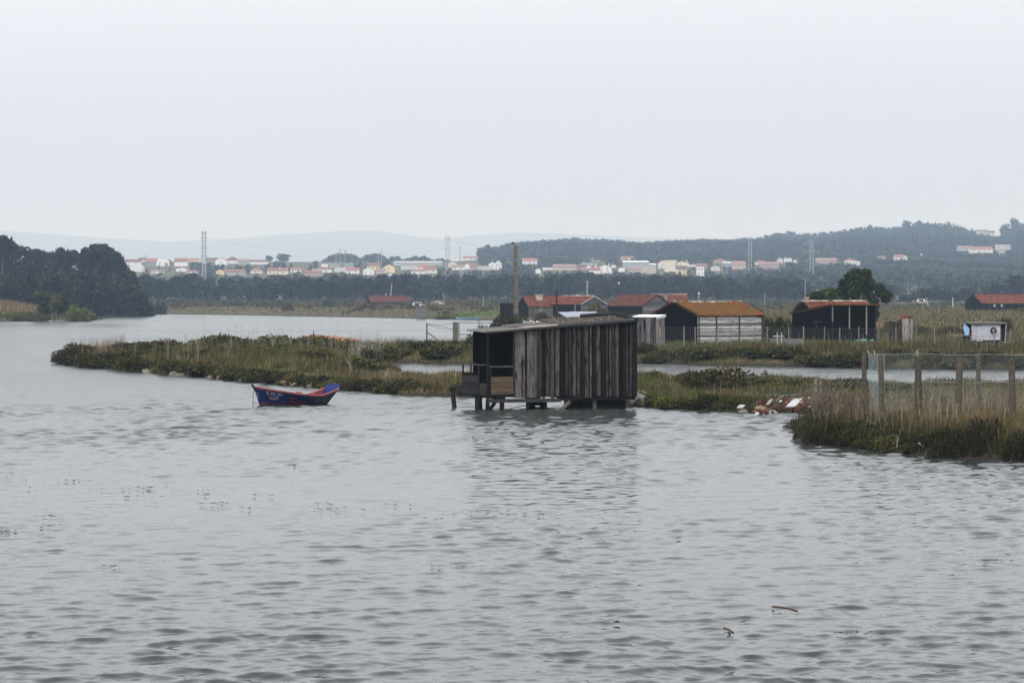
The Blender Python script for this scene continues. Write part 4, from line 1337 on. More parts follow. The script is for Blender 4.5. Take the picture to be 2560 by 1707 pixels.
# upturned rusty boat behind the bushes of the spit
def upturned(name, label, x0, x1, ytop, D, zbase, colmat, lean=0.0):
    L_ = (x1 - x0) / KF * D
    x, y, _ = WP((x0 + x1) / 2, 850, D)
    zt = CH - (ytop - HZ) / KF * D
    m = MB(); n, k = 24, 10
    V, F = [], []
    H = zt - zbase
    for i in range(n + 1):
        u = i / n
        b_ = 0.55 * (1 - abs(2 * u - 1) ** 2.6) ** 0.8 + 0.01
        top = H * (0.98 - 0.5 * max(0, (u - 0.12)) ** 1.3 * 0.9 - 0.55 * max(0, 0.10 - u) * 10 * 0.6)
        for j in range(k + 1):
            a = pi * j / k
            V.append(((u - 0.5) * L_, -b_ * cos(a), top * sin(a) ** 0.7))
    for i in range(n):
        for j in range(k):
            q = i * (k + 1) + j
            F.append((q, q + 1, q + k + 2, q + k + 1))
    m.add(V, F)
    for j in (3, 5, 7):
        m.tube([V[i * (k + 1) + j] for i in range(n + 1)], 0.02, 5)
    return tag(m.build(name, colmat, None, (x, y, zbase), smooth=True), label, 'boat')
upturned('upturned_boat', 'rusty orange upturned boat hull lying in the bushes on the spit', 762, 897, 836, 167, 1.0,
         mat('peeling_red_hull', (0.36, 0.17, 0.085), nscale=5, var=0.45, rough=0.8, dark=((0.16, 0.04, 0.025), 3.0, 0.48)))
m = MB(); x, y, _ = WP(784, 850, 165.5)
m.tube([(0, 0, 0.6), (0, 0, 2.05)], 0.035, 6, (0.06, 0.05, 0.045)); tag(m.build('stake', M_TIMBER, None, (x, y, 0)), 'thin dark stake beside the upturned rusty boat', 'stake')

# pale blue boat at the far shore
def blueboat():
    D = 515; x, y, _ = WP(1172, 800, D)
    t = thing('moored_boat', 'long pale blue boat moored beside the bright green grass of the far shore', 'boat', (x, y, 0))
    m = MB(); n = 18; Lh = 5.2
    for side in (1, -1):
        V, F = [], []
        for i in range(n + 1):
            u = i / n; b_ = 0.62 * (1 - abs(2 * u - 1) ** 2.4) + 0.02
            zg = 0.42 + 0.32 * abs(2 * u - 1) ** 2 + 0.25 * max(0, u - .6)
            xx = (u - 0.5) * Lh
            V += [(xx * 0.88, side * b_ * 0.55, -0.1), (xx, side * b_, zg), (xx, side * (b_ - 0.06), zg), (xx * 0.9, side * b_ * 0.5, 0.1)]
        for i in range(n):
            for j in range(3):
                a = 4 * i + j; F.append((a, a + 4, a + 5, a + 1))
        m.add(V, F, (0.20, 0.33, 0.46))
    m.build('hull', M_WHITE, t)
    m = MB(); m.box(-0.2, 0.2, -0.5, 0.5, 0.32, 0.37, (0.1, 0.13, 0.2)); m.build('seat', M_WHITE, t); m = MB(); m.box(1.0, 1.3, -0.4, 0.4, 0.36, 0.40, (0.1, 0.13, 0.2)); m.build('seat', M_WHITE, t)
blueboat()
# ================================================================== sheds on the far side of the dyke
def corner_at(px, py, D, z=None):
    x, y, zz = WP(px, py, D)
    return (x, y, zz if z is None else z)
RED1 = [(0.17, 0.05, 0.03), (0.14, 0.043, 0.026), (0.20, 0.062, 0.036), (0.11, 0.038, 0.026)]
RED2 = [(0.125, 0.042, 0.03), (0.105, 0.038, 0.028), (0.145, 0.05, 0.036), (0.085, 0.034, 0.026)]
GW = [(0.62, 0.60, 0.57), (0.42, 0.40, 0.37), (0.70, 0.68, 0.65), (0.22, 0.205, 0.185), (0.50, 0.48, 0.44)]
GG = [(0.14, 0.135, 0.13), (0.10, 0.097, 0.094), (0.17, 0.16, 0.15)]

# white-board shed with the mossy roof
zt = lambda py, D: CH - (py - HZ) / KF * D
D = 172
D = 175
t3, f3, g3, r3 = gable_shed('plank_shed', 'plank shed with whitewashed horizontal boards, black gable and mossy orange tile roof', corner_at(1744, 0, D, 0.95), 6.0, 4.6, zt(789, D) - 0.95, zt(757, D) - 0.95, R(38), 1,
    'boards', M_TAR, RED1, M_MOSS, front_cols=GW, seed=4, over=0.16, sag=0.06, ridge_white=True)
for k, xx in enumerate((0.03, 1.62, 3.72, 5.86)):
    m = MB(); m.box(xx, xx + 0.10, -0.085, -0.034, -0.3, zt(789, D) - 0.97, (0.07, 0.062, 0.055)); m.build('wall_post', M_TIMBER, f3)

# black lean-to shed
def black_shed():
    D = 174; zb = 0.95
    t = thing('tarred_shed', 'tall black tarred lean-to shed with three pale battens on its front', 'shed', corner_at(2080, 0, D, zb), R(33))
    Lf, G = 3.75, 4.2
    hF, hB = zt(764, D) - zb, zt(785, D) - zb
    m = MB(); m.box(0, Lf, 0, 0.06, -0.4, hF)
    for k in range(16):
        z_ = -0.3 + k * (hF + 0.3) / 16; m.box(0, Lf, -0.012, 0, z_, z_ + 0.06)
    fr = m.build('front_wall', M_TAR, t)
    m = MB(); m.prism([(0, 0.06, -0.4), (0, 0.06, hF), (0, G, hB), (0, G, -0.4)], (0.06, 0, 0)); sw = m.build('side_wall', M_TAR, t)
    m = MB(); m.prism([(Lf - 0.06, 0.06, -0.4), (Lf - 0.06, 0.06, hF), (Lf - 0.06, G, hB), (Lf - 0.06, G, -0.4)], (0.06, 0, 0)); m.box(0.06, Lf - 0.06, G - 0.06, G, -0.4, hB); m.build('rear_wall', M_TAR, t)
    rng = np.random.default_rng(9)
    m = MB(); tile_roof(m, (-0.15, G + 0.2, hB - 0.02), (Lf + 0.3, 0, 0), (0, -G - 0.35, (hF - hB) * 1.07), [(0.12, 0.06, 0.03), (0.16, 0.11, 0.07), (0.10, 0.045, 0.028)], rng)
    m.build('roof', M_MOSS, t)
    for xx, zlo, c in ((-0.02, 0.6 * hF, (0.22, 0.20, 0.18)), (1.45, 0.42 * hF, (0.27, 0.255, 0.235)), (2.95, 0.26 * hF, (0.30, 0.285, 0.265))):
        m = MB(); m.box(xx, xx + 0.09, -0.045, -0.014, zlo, hF - 0.02, c); m.box(xx + 0.01, xx + 0.08, -0.04, -0.014, -0.3, zlo - 0.003, (0.03, 0.028, 0.026)); m.build('batten', M_TIMBER, fr)
    m = MB(); m.box(Lf - 0.03, Lf + 0.06, -0.04, 0.05, -0.4, hF, (0.02, 0.02, 0.02)); m.build('corner_post', M_TIMBER, t)
    turq = mat('turquoise_paint', (0.30, 0.56, 0.45), nscale=6, var=0.3, rough=0.8)
    m = MB()
    for (a, b_, c) in ((0.55, 0.85, 0.30), (1.0, 1.35, 0.28), (1.6, 2.05, 0.26), (2.1, 2.35, 0.34), (2.45, 3.1, 0.36), (3.3, 3.6, 0.33)):
        n = 5
        pts = [(a, -0.017, -0.3)] + [(b_, -0.017, -0.3)] + [(b_ - (b_ - a) * k / n, -0.017, c * rng.uniform(0.75, 1.1) + 0.06) for k in range(n + 1)]
        m.prism(pts, (0, 0.004, 0))
    m.build('paint_patch', turq, fr)
    m = MB(); m.par((-0.03, 1.0, 1.55), (0, 0.9, 0.02), (-0.03, 0, 0), (0, 0, 0.05), (0.07, 0.06, 0.05)); m.par((-0.03, 1.5, 1.2), (0, 0.15, 0.34), (-0.03, 0, 0), (0, 0.05, 0), (0.07, 0.06, 0.05)); m.build('bracket', M_TIMBER, sw)
black_shed()

def add_chimney(parent, x, y, z0, z1, w=0.35, col=(0.42, 0.36, 0.30)):
    m = MB(); m.box(x - w / 2, x + w / 2, y - w / 2, y + w / 2, z0, z1, col); m.box(x - w * .62, x + w * .62, y - w * .62, y + w * .62, z1, z1 + 0.09, tuple(np.array(col) * 0.8))
    c = m.build('chimney', M_WALL, parent)
    m = MB()
    for dx in (-w * .4, w * .2):
        m.box(x + dx, x + dx + w * .2, y - 0.1, y + 0.1, z1 + 0.09, z1 + 0.25, (0.05, 0.04, 0.035))
    m.build('chimney_pot', M_WALL, c)

def at_z(py_base, D): return CH - (py_base - HZ) / KF * D
# red-roofed shed just behind the black one
D = 232; zb = gz(WX(2010, D), D)
t5, f5, g5, r5 = gable_shed('tiled_shed', 'low red tiled shed with a pale chimney behind the black lean-to', corner_at(2028, 0, D, zb), 6.2, 3.0, zt(774, D) - zb, zt(755, D) - zb, R(20), 1, M_TARV, M_TAR, RED1, M_TILE, seed=5, ridge_white=True)
add_chimney(r5, 0.2, 1.3, zt(764, D) - zb, zt(744, D) - zb, 0.30, (0.36, 0.31, 0.26))
# pair of red-roofed sheds behind the utility pole
D = 420; zb = gz(WX(1350, D), D)
tA, fA, gA, rA = gable_shed('salt_shed', 'old red tiled shed with grey plank wall and wide pale chimney behind the concrete pole', corner_at(1322, 0, D, zb), 8.0, 7.2, zt(767, D) - zb, zt(742, D) - zb, R(14), 1, 'planks', M_TARV, RED1, M_TILE, front_cols=[(0.16, 0.155, 0.15), (0.12, 0.118, 0.115), (0.2, 0.19, 0.18)], seed=6)
add_chimney(rA, 2.4, 2.6, zt(752, D) - zb, zt(737, D) - zb, 0.95, (0.50, 0.40, 0.29))
tB, fB, gB, rB = gable_shed('salt_shed', 'red tiled shed with black front wall and white edged grey gable facing right', corner_at(1452, 0, D - 3, zb), 6.6, 6.4, zt(761, D) - zb, zt(741, D) - zb, R(42), -1, M_TARV, 'boards', RED1, M_TILE, gable_cols=GG, seed=7, trim=(0.55, 0.53, 0.5), ridge_white=True)
add_chimney(rB, -3.4, 3.2, zt(742, D) - zb, zt(736, D) - zb, 0.35, (0.45, 0.44, 0.42))
D = 400; zb = gz(WX(1600, D), D)
tC, fC, gC, rC = gable_shed('salt_shed', 'brownish red tiled shed with black front and grey wooden gable, left of the mossy roof', corner_at(1606, 0, D, zb), 7.0, 7.2, zt(765, D) - zb, zt(738, D) - zb, R(42), -1, M_TARV, 'boards', RED2, M_TILE, gable_cols=[(0.15, 0.145, 0.14), (0.115, 0.11, 0.105), (0.19, 0.18, 0.17)], seed=8)
add_chimney(rC, -6.3, 3.2, zt(752, D) - zb, zt(742, D) - zb, 0.6, (0.26, 0.14, 0.11))
D = 440; zb = gz(WX(1660, D), D)
tD, fD, gD, rD = gable_shed('salt_shed', 'bright red tiled roof with pale ridge rising behind the grey gabled shed', corner_at(1640, 0, D, zb), 6.0, 6.4, zt(768, D) - zb, zt(737, D) - zb, R(10), 1, M_TARV, M_TAR, RED1, M_TILE, seed=9, ridge_white=True)
add_chimney(rD, 2.1, 1.6, zt(758, D) - zb, zt(738, D) - zb, 0.4, (0.24, 0.22, 0.2))
# dark box beside the pole
D = 405; zb = gz(WX(1268, D), D)
t = thing('hut', 'small flat roofed black hut left of the concrete pole', 'hut', corner_at(1250, 0, D, zb))
m = MB(); m.box(0, 2.6, 0, 2.2, -0.3, zt(759, D) - zb); m.build('wall', M_TARV, t)
m = MB(); m.box(-0.1, 2.7, -0.1, 2.3, zt(759, D) - zb, zt(758, D) - zb + 0.04, (0.03, 0.03, 0.03)); r_ = m.build('roof', M_TIMBER, t)
m = MB(); m.tube([(0.55, 0.5, 1.0), (0.55, 0.5, zt(742, D) - zb)], 0.07, 6, (0.12, 0.115, 0.11)); m.box(0.40, 0.70, 0.4, 0.6, zt(742, D) - zb, zt(741, D) - zb + .05, (0.14, 0.13, 0.12)); m.build('chimney', M_TIMBER, r_)
# long warehouse at the right edge
D = 540; zb = gz(WX(2455, D), D)
tE, fE, gE, rE = gable_shed('salt_warehouse', 'long black salt warehouse with an orange tiled roof at the edge of the marsh', corner_at(2455, 0, D, zb), 24, 5.2, zt(758, D) - zb, zt(737, D) - zb, R(32), 1, M_TARV, M_TARV, RED1, M_TILE, seed=10)
for xx in (3.2, 5.2):
    m = MB(); m.box(xx, xx + 0.55, -0.05, -0.014, zt(767, D) - zb, zt(760, D) - zb - 0.06, (0.62, 0.6, 0.6)); w_ = m.build('window', M_WHITE, fE)
    m = MB(); m.box(xx + 0.1, xx + 0.45, -0.065, -0.052, zt(765.2, D) - zb, zt(762.8, D) - zb - 0.05); m.build('pane', M_GLASS, w_)
m = MB(); m.tube([(-0.05, 2.3, zt(748, D) - zb), (-0.05, 2.3, zt(724, D) - zb)], 0.09, 6, (0.03, 0.03, 0.03)); m.build('stove_pipe', M_TIMBER, gE)
# red-roofed shelter across the lagoon
D = 800; zb = gz(WX(960, D), D)
tF, fF, gF, rF = gable_shed('salt_shelter', 'long low shelter with a dull red roof across the lagoon before the dark wood', corner_at(928, 0, D, zb), 11.6, 4.6, zt(753, D) - zb, zt(740.5, D) - zb, R(16), 1, M_TARV, M_TARV, [(0.135, 0.042, 0.034), (0.115, 0.038, 0.032)], M_TILE, seed=11, over=0.5)

# grey box shed with the white roof edge
def grey_box():
    D = 172; zb = 0.98
    t = thing('tool_shed', 'small grey shed of upright boards with a white sheet roof beside the stilted shed', 'shed', corner_at(1641, 0, D, zb), -R(28))
    rng = np.random.default_rng(12)
    Lf, G = 1.75, 1.2; h = zt(797, D) - zb
    m = MB(); plank_wall(m, (0, 0, 0), (-1, 0, 0), Lf, -0.3, h, 0.025, [(0.11, 0.115, 0.12), (0.09, 0.094, 0.098), (0.13, 0.132, 0.135)], rng, wmin=0.08, wmax=0.13, jitb=0.01); m.build('front_wall', M_PLANK, t)
    m = MB(); plank_wall(m, (0.0, 0, 0), (0, 1, 0), G, -0.3, lambda y: h + 0.05 + 0.02 * y, 0.025, [(0.34, 0.33, 0.30), (0.26, 0.25, 0.23), (0.38, 0.365, 0.335)], rng, wmin=0.08, wmax=0.13, nrm=(1, 0, 0), jitb=0.01); m.build('side_wall', M_PLANK, t)
    m = MB(); m.box(-Lf, -0.02, 0.03, G, -0.3, h - 0.02, (0.05, 0.05, 0.05)); m.build('rear_wall', M_TIMBER, t)
    m = MB(); m.par((-Lf - 0.1, -0.08, h + 0.10), (Lf + 0.2, 0, 0), (0, G + 0.2, 0.12), (0, 0, 0.05), (0.72, 0.73, 0.75)); m.par((0.06, -0.10, h - 0.02), (0.03, 0, 0), (0, G + 0.2, 0.12), (0, 0, 0.16), (0.7, 0.71, 0.73)); m.build('roof', M_WHITE, t)
grey_box()
D = 170.5; t = thing('wooden_frame', 'grey wooden ladder frame leaning at the side of the small grey shed', 'frame', corner_at(1646, 0, D, 0.98), R(10))
m = MB(); hh = zt(815, D) - 0.98
for xx in (0, 0.42): m.tube([(xx, 0, -0.2), (xx, 0.1, hh)], 0.03, 6, (0.2, 0.19, 0.175))
m.build('upright', M_TIMBER, t)
for k in range(4):
    m = MB(); m.box(0, 0.42, -0.02 + 0.1 * (k + 1) / 5, 0.02 + 0.1 * (k + 1) / 5, hh * (k + .8) / 4.4, hh * (k + .8) / 4.4 + 0.05, (0.22, 0.21, 0.19)); m.build('rung', M_TIMBER, t)

# zinc canopy on posts
D = 173
t = thing('sheet_canopy', 'sloping canopy of pale zinc sheets on posts behind the stilted shed', 'canopy', corner_at(1393, 0, D, 0.95))
pw = lambda px, py, dd: tuple(np.array(WP(px, py, D + dd)) - np.array(t.location))
m = MB()
rowsP = []
for k in range(9):
    s_ = k / 8
    a = np.array(pw(1393, 780, 1.6)) * (1 - s_) + np.array(pw(1445, 801.5, -1.2)) * s_
    b_ = np.array(pw(1487, 779, 1.6)) * (1 - s_) + np.array(pw(1545, 800, -1.2)) * s_
    sag = 0.08 * sin(pi * s_)
    rowsP.append((a + (0, 0, -sag), b_ + (0, 0, -sag)))
nU = 72
V, F = [], []
for a, b_ in rowsP:
    for u in range(nU + 1):
        q = a + (b_ - a) * u / nU + np.array((0, 0, 0.012 * cos(u * pi / 2) + (0.02 if (u // 24) % 2 else 0)))
        V.append(q)
for r_ in range(8):
    for u in range(nU):
        i = r_ * (nU + 1) + u; F.append((i, i + nU + 1, i + nU + 2, i + 1))
m.add(V, F); m.build('roof_sheet', M_ZINC, t)
for px, pt, dd in ((1391, 722, 1.5), (1437, 756, 1.65), (1488, 772, 1.65)):
    m = MB(); q = pw(px, pt, dd); m.tube([(q[0], q[1], -0.3), (q[0] + 0.02, q[1], q[2])], [0.07, 0.055], 7, (0.045, 0.04, 0.035) if px == 1391 else (0.14, 0.13, 0.115)); m.build('post', M_TIMBER, t)
m = MB(); a = np.array(pw(1389, 785, 1.5)); b_ = np.array(pw(1490, 784, 1.6)); m.par(a, b_ - a, (0, 0.08, 0), (0, 0, 0.1), (0.02, 0.018, 0.016)); a = np.array(pw(1391, 789, 1.2)); b_ = np.array(pw(1432, 804, -0.9)); m.par(a, b_ - a, (0, 0.06, 0), (0, 0, 0.07), (0.02, 0.018, 0.016)); m.build('beam', M_TIMBER, t)

# outhouse with two red tiles, leaning sheets
def outhouse():
    D = 166; zb = 1.0
    t = thing('outhouse', 'narrow leaning outhouse of grey boards with two red tiles on top', 'outhouse', corner_at(2256, 0, D, zb), R(24))
    rng = np.random.default_rng(14); h = zt(797, D) - zb
    m = MB(); plank_wall(m, (0, 0, 0), (1, 0, 0), 0.85, -0.3, lambda x: h + 0.05 * x, 0.03, [(0.30, 0.29, 0.27), (0.24, 0.235, 0.22), (0.35, 0.34, 0.31)], rng, wmin=0.1, wmax=0.18, jitb=0.02); m.build('front_wall', M_PLANK, t)
    m = MB(); plank_wall(m, (0.03, 0.04, 0), (0, 1, 0), 1.6, -0.3, lambda y: h - 0.05 if y < 0.5 else zt(804, D) - zb, 0.03, [(0.06, 0.055, 0.045), (0.045, 0.042, 0.036), (0.075, 0.07, 0.06)], rng, wmin=0.1, wmax=0.18, nrm=(-1, 0, 0), jitb=0.02); m.box(0.1, 0.82, 0.05, 1.5, -0.3, zt(805, D) - zb, (0.04, 0.038, 0.034)); m.build('side_wall', M_PLANK, t)
    for xx in (-0.02, 0.40):
        m = MB(); m.box(xx, xx + 0.33, -0.06, 0.3, h + 0.03 + 0.05 * xx, h + 0.20, (0.26, 0.07, 0.04)); m.box(xx + 0.04, xx + 0.29, -0.07, -0.06, h + 0.05, h + 0.17, (0.2, 0.055, 0.035)); m.build('roof_tile', M_TILE, t)
outhouse()

# shack with a white front
def white_shack():
    D = 166; zb = 1.0
    t = thing('shack', 'low dark shack with a white board front under a corrugated roof', 'shack', corner_at(2421, 0, D, zb), R(4))
    W = 94 / KF * D; z = lambda py: zt(py, D) - zb
    m = MB(); m.box(0, W, 0.05, 1.5, -0.3, z(811)); m.build('wall', M_TARV, t)
    m = MB(); m.box(0.20, 0.50, 0.015, 0.045, z(851), z(812), (0.50, 0.50, 0.55)); m.box(0.51, 2.08, 0.018, 0.045, z(850), z(811.5), (0.55, 0.55, 0.60)); m.box(0.53, 0.95, 0.016, 0.045, z(853), z(850.3), (0.5, 0.5, 0.55)); fr = m.build('white_panel', M_WHITE, t)
    m = MB(); m.box(0.50, 0.515, 0.006, 0.02, z(854), z(812), (0.03, 0.03, 0.035)); m.box(0.5, 0.9, 0.004, 0.015, z(814.5), z(813), (0.04, 0.04, 0.045)); m.build('door_gap', M_TIMBER, fr)
    m = MB()
    n = 60; V, F = [], []
    for k in range(n + 1):
        x = -0.08 + (W + 0.16) * k / n; w_ = 0.02 * cos(k * pi / 2) + rng_s.normal(0, 0.004)
        for y_, zz in ((-0.15, z(808)), (1.7, z(805))):
            V += [(x, y_, zz + w_), (x, y_, zz + w_ - 0.045)]
    for k in range(n):
        a = 4 * k; F += [(a, a + 4, a + 6, a + 2), (a + 1, a + 3, a + 7, a + 5), (a, a + 1, a + 5, a + 4)]
    m.add(V, F, (0.09, 0.085, 0.08)); m.build('roof', M_SHEET, t)
    m = MB(); m.tube([(W - 0.15, -0.25, -0.3), (W - 0.02, -0.12, z(835)), (W + 0.02, -0.1, z(808))], 0.035, 7, (0.34, 0.32, 0.29)); m.build('prop', M_TIMBER, t)
    m = MB(); torus(m, (0, 0, 0), 0.15, 0.055, (0.012, 0.012, 0.014), 0.0); o = m.build('tyre', M_TIMBER, None, (t.location[0] + 1.60, t.location[1] - 0.02, zb + z(826)), smooth=True)
    tag(o, 'black tyre hung on the white front of the low shack', 'tyre')
    # blue cloth on a pole
    t2 = thing('cloth_on_pole', 'torn light blue cloth hanging from a dark pole left of the white fronted shack', 'cloth', corner_at(2410, 0, D - 0.5, zb))
    m = MB(); m.tube([(0, 0, -0.2), (0, 0, z(800))], 0.03, 6, (0.02, 0.02, 0.022)); m.build('pole', M_TIMBER, t2)
    m = MB(); V, F = [], []
    nn, mm = 10, 8
    for i in range(nn + 1):
        v = i / nn
        for j in range(mm + 1):
            u = j / mm; w0 = 0.05 + 0.30 * min(v * 1.8, 1)
            V.append((-0.05 + w0 * u + 0.05 * v + 0.015 * sin(9 * v + 4 * u), -0.05 + 0.04 * sin(u * 9 + v * 5), z(806) - v * 0.85 * (1 - 0.25 * abs(u - .4))))
    for i in range(nn):
        for j in range(mm):
            a = i * (mm + 1) + j; F.append((a, a + 1, a + mm + 2, a + mm + 1))
    m.add(V, F, (0.34, 0.52, 0.72)); m.build('cloth', M_WHITE, t2, smooth=True)
rng_s = np.random.default_rng(15)
white_shack()
# pipe railings by the shack
for px0, px1, py, D, lab in ((2375, 2425, 838.5, 165, 'thin grey pipe rail standing in the grass left of the white fronted shack'), (2440, 2475, 840.5, 164.5, 'thin pipe rail in front of the white fronted shack'), (2500, 2522, 855, 164.5, 'short white pipe rail beside the leaning prop of the shack')):
    m = MB(); a = WP(px0, py, D); b_ = WP(px1, py, D); o_ = np.array((a[0], a[1], 1.0))
    m.tube([np.array(a) - o_, np.array(b_) - o_], 0.02, 6, (0.30, 0.29, 0.28))
    for q in (a, b_): m.tube([np.array(q) - o_, np.array((q[0], q[1], 0.9)) - o_], 0.02, 6, (0.2, 0.19, 0.18))
    tag(m.build('pipe_rail', M_TIMBER, None, tuple(o_)), lab, 'rail')
# concrete culvert lumps left of the black shed
for px0, px1, pt, D, lab in ((1924, 1972, 846, 168, 'grey concrete trough half buried in grass between the sheds'), (1972, 2008, 847, 167, 'rounded grey concrete lump at the foot of the black shed')):
    w_ = (px1 - px0) / KF * D; x, y, _ = WP((px0 + px1) / 2, 850, D); h = zt(pt, D) - 0.9
    m = MB(); m.prism([(-w_ / 2, 0, -0.2), (w_ / 2, 0, -0.2), (w_ / 2 * 0.95, 0, h * 0.3), (w_ / 4, 0, h * 0.95), (0, 0, h), (-w_ / 2, 0, h * 0.97)], (0.25, 0.9, 0), (0.16, 0.15, 0.14)); tag(m.build('concrete_block', M_CONC, None, (x, y, 0.9)), lab, 'concrete block')
D = 167; x, y, _ = WP(1950, 850, D)
t = thing('sluice_gate', 'two white posts with a crossbar above the concrete trough', 'frame', (x, y + 0.4, 0.95))
for dx in (-0.16, 0.12):
    m = MB(); m.box(dx, dx + 0.05, 0, 0.05, 0, zt(831, D) - 0.95, (0.45, 0.44, 0.42)); m.build('post', M_TIMBER, t)
m = MB(); m.box(-0.42, 0.28, -0.03, 0, zt(842, D) - 0.95, zt(839, D) - 0.95, (0.4, 0.39, 0.37)); m.build('crossbar', M_TIMBER, t)
# pale litter heap behind the shed roof
m = MB()
for k in range(60):
    px = random.uniform(1303, 1365); D = 150 + random.uniform(-1, 1); q = np.array(WP(px, random.uniform(805, 813), D)) - np.array(WP(1335, 812, 150))
    s_ = random.uniform(0.06, 0.16); c = random.choice([(0.5, 0.5, 0.5), (0.36, 0.36, 0.36), (0.6, 0.6, 0.6), (0.2, 0.2, 0.19)])
    m.par(q, (s_, random.uniform(-.05, .05), random.uniform(-.05, .05)), (0, s_, random.uniform(-.04, .04)), (random.uniform(-.04, .04), 0, s_ * .6), c)
tag(m.build('debris_heap', M_WHITE, None, WP(1335, 812, 150)), 'heap of crumpled pale plastic litter behind the stilted shed roof', 'debris', kind='stuff')

# ================================================================== fences
def fence_posts(parent, lst, D, r, col, ztop=None):
    D0 = D
    for px, pt in lst:
        D = D0(px); x = WX(px, D); zg = gz(x, D); m = MB()
        zz = zt(pt, D)
        m.tube([(x, D, zg - 0.3), (x + random.uniform(-.03, .03), D, zz)], [r, r * 0.92], 7, tuple(np.array(col) * random.uniform(0.8, 1.25)))
        m.build('post', M_TIMBER, parent)
FD = lambda px: 170.5 - (px - 1640) * 0.0065
fen = thing('wire_fence', 'long fence of thin grey posts and wire mesh along the top of the grassy dyke', 'fence', (0, 0, 0))
PST = [(1624, 813), (1649, 816), (1710, 815), (1738, 817), (1793, 817), (1827, 818), (1886, 817), (1919, 818), (1972, 816), (2009, 816), (2062, 816), (2099, 818), (2148, 816), (2195, 818), (2239, 817), (2290, 819), (2337, 819), (2387, 821), (2428, 822), (2485, 821), (2525, 823), (2566, 822)]
fence_posts(fen, PST, FD, 0.042, (0.20, 0.185, 0.165))
m = MB()
ZT = lambda px: zt(818.5 + (px - 1640) / 920 * 5, FD(px))
def wire(m, pts, r, col): m.tube(pts, r, 3, col, cap=False)
wc = (0.16, 0.17, 0.18)
PA = np.array((WX(1640, FD(1640)), FD(1640) + .06)); PB = np.array((WX(2580, FD(2580)), FD(2580) + .06))
for k in range(9):
    pm = (PA + PB) / 2; wire(m, [(PA[0], PA[1], ZT(1640) - 0.16 * k), (pm[0], pm[1], ZT(2110) - 0.16 * k - 0.01), (PB[0], PB[1], ZT(2580) - 0.16 * k)], 0.0035 if k else 0.006, wc)
nx = int((PB[0] - PA[0]) / 0.13)
for k in range(nx):
    x, y = PA + (PB - PA) * k / nx; px = 1280 + x / y * KF
    wire(m, [(x, y, ZT(px)), (x, y, ZT(px) - 1.3)], 0.0035, wc)
m.build('mesh', M_TIMBER, fen)

# near fence with chain-link netting
nf = thing('chain_link_fence', 'rough wooden posts with galvanised chain link netting on the near bank', 'fence', (0, 0, 0))
ND = {2161: 76.5, 2204: 74.0, 2296: 73.4, 2397: 72.6, 2446: 77.0, 2531: 71.8, 2640: 71.0, 2750: 70.6, 2870: 70.2}
for px, pt, r in ((2161, 879, 0.085), (2204, 888, 0.095), (2296, 890, 0.115), (2397, 894, 0.115), (2446, 880, 0.085), (2531, 898, 0.115), (2640, 900, 0.11), (2750, 902, 0.11), (2870, 904, 0.11)):
    D = ND.get(px, 71.0); x = WX(px, D); zg = gz(x, D); m = MB(); lean = random.uniform(-.05, .05)
    pts = [(x - lean, D, zg - 0.4), (x, D, (zg + zt(pt, D)) / 2), (x + lean, D, zt(pt, D))]
    m.tube(pts, [r * .92, r * random.uniform(.8, .92), r * 0.8], 9, tuple(np.array((0.088, 0.074, 0.054)) * random.uniform(0.85, 1.2))); m.build('post', M_TIMBER, nf)
D = 73.55; x = WX(2293, D); m = MB(); m.tube([(x, D, 0.5), (x, D, zt(875, D))], 0.045, 7, (0.26, 0.24, 0.21)); m.build('post', M_TIMBER, nf)
m = MB(); D = 76.0
netc = (0.26, 0.30, 0.29)
def net(m, P, Q, top, bot, cell, r, col):
    "chain link between ground points P and Q (x, y); top/bot heights"
    P, Q = np.array(P), np.array(Q); Ln = np.linalg.norm(Q - P); d = (Q - P) / Ln; H = top - bot
    n = int(Ln / cell)
    for s_ in (1, -1):
        for k in range(-int(H / cell) - 1, n + int(H / cell) + 1):
            a0 = k * cell; a1 = a0 + s_ * H * 0.62
            t0, t1 = 0.0, 1.0
            lo, hi = 0.0, Ln
            da = a1 - a0
            ta, tb = (lo - a0) / da, (hi - a0) / da
            if ta > tb: ta, tb = tb, ta
            t0, t1 = max(t0, ta), min(t1, tb)
            if t1 - t0 < 0.02: continue
            p = [(P[0] + d[0] * (a0 + da * q), P[1] + d[1] * (a0 + da * q) + 0.02 * sin(3 * (a0 + da * q)), bot + H * q) for q in (t0, (t0 + t1) / 2, t1)]
            wire(m, p, r, tuple(np.array(col) * random.uniform(0.8, 1.2)))
A_ = (WX(2172, 75.6), 75.6); B_ = (WX(2294, 73.55), 73.55); C_ = (WX(2446, 73.2), 73.2); E_ = (WX(2880, 70.6), 70.6)
net(m, (WX(2196, 75.2), 75.2), B_, zt(884, 74.5), 0.85, 0.075, 0.0024, netc)
net(m, B_, C_, zt(885.5, 73.5), 0.85, 0.075, 0.0024, netc)
net(m, C_, E_, zt(887.5, 72.5), 0.85, 0.075, 0.0024, netc)
for a, b_, py0, py1 in ((A_, B_, 885, 883.5), (B_, C_, 883, 887), (C_, E_, 885, 889)):
    mid = ((a[0] + b_[0]) / 2, (a[1] + b_[1]) / 2)
    wire(m, [(a[0], a[1], zt(py0, a[1])), (mid[0], mid[1], zt((py0 + py1) / 2 + 2, mid[1])), (b_[0], b_[1], zt(py1, b_[1]))], 0.007, (0.32, 0.32, 0.29))
    wire(m, [(a[0], a[1], zt(py0 + 70, a[1])), (b_[0], b_[1], zt(py1 + 70, b_[1]))], 0.006, (0.32, 0.33, 0.32))
m.build('chain_link_mesh', M_TIMBER, nf)
m = MB()
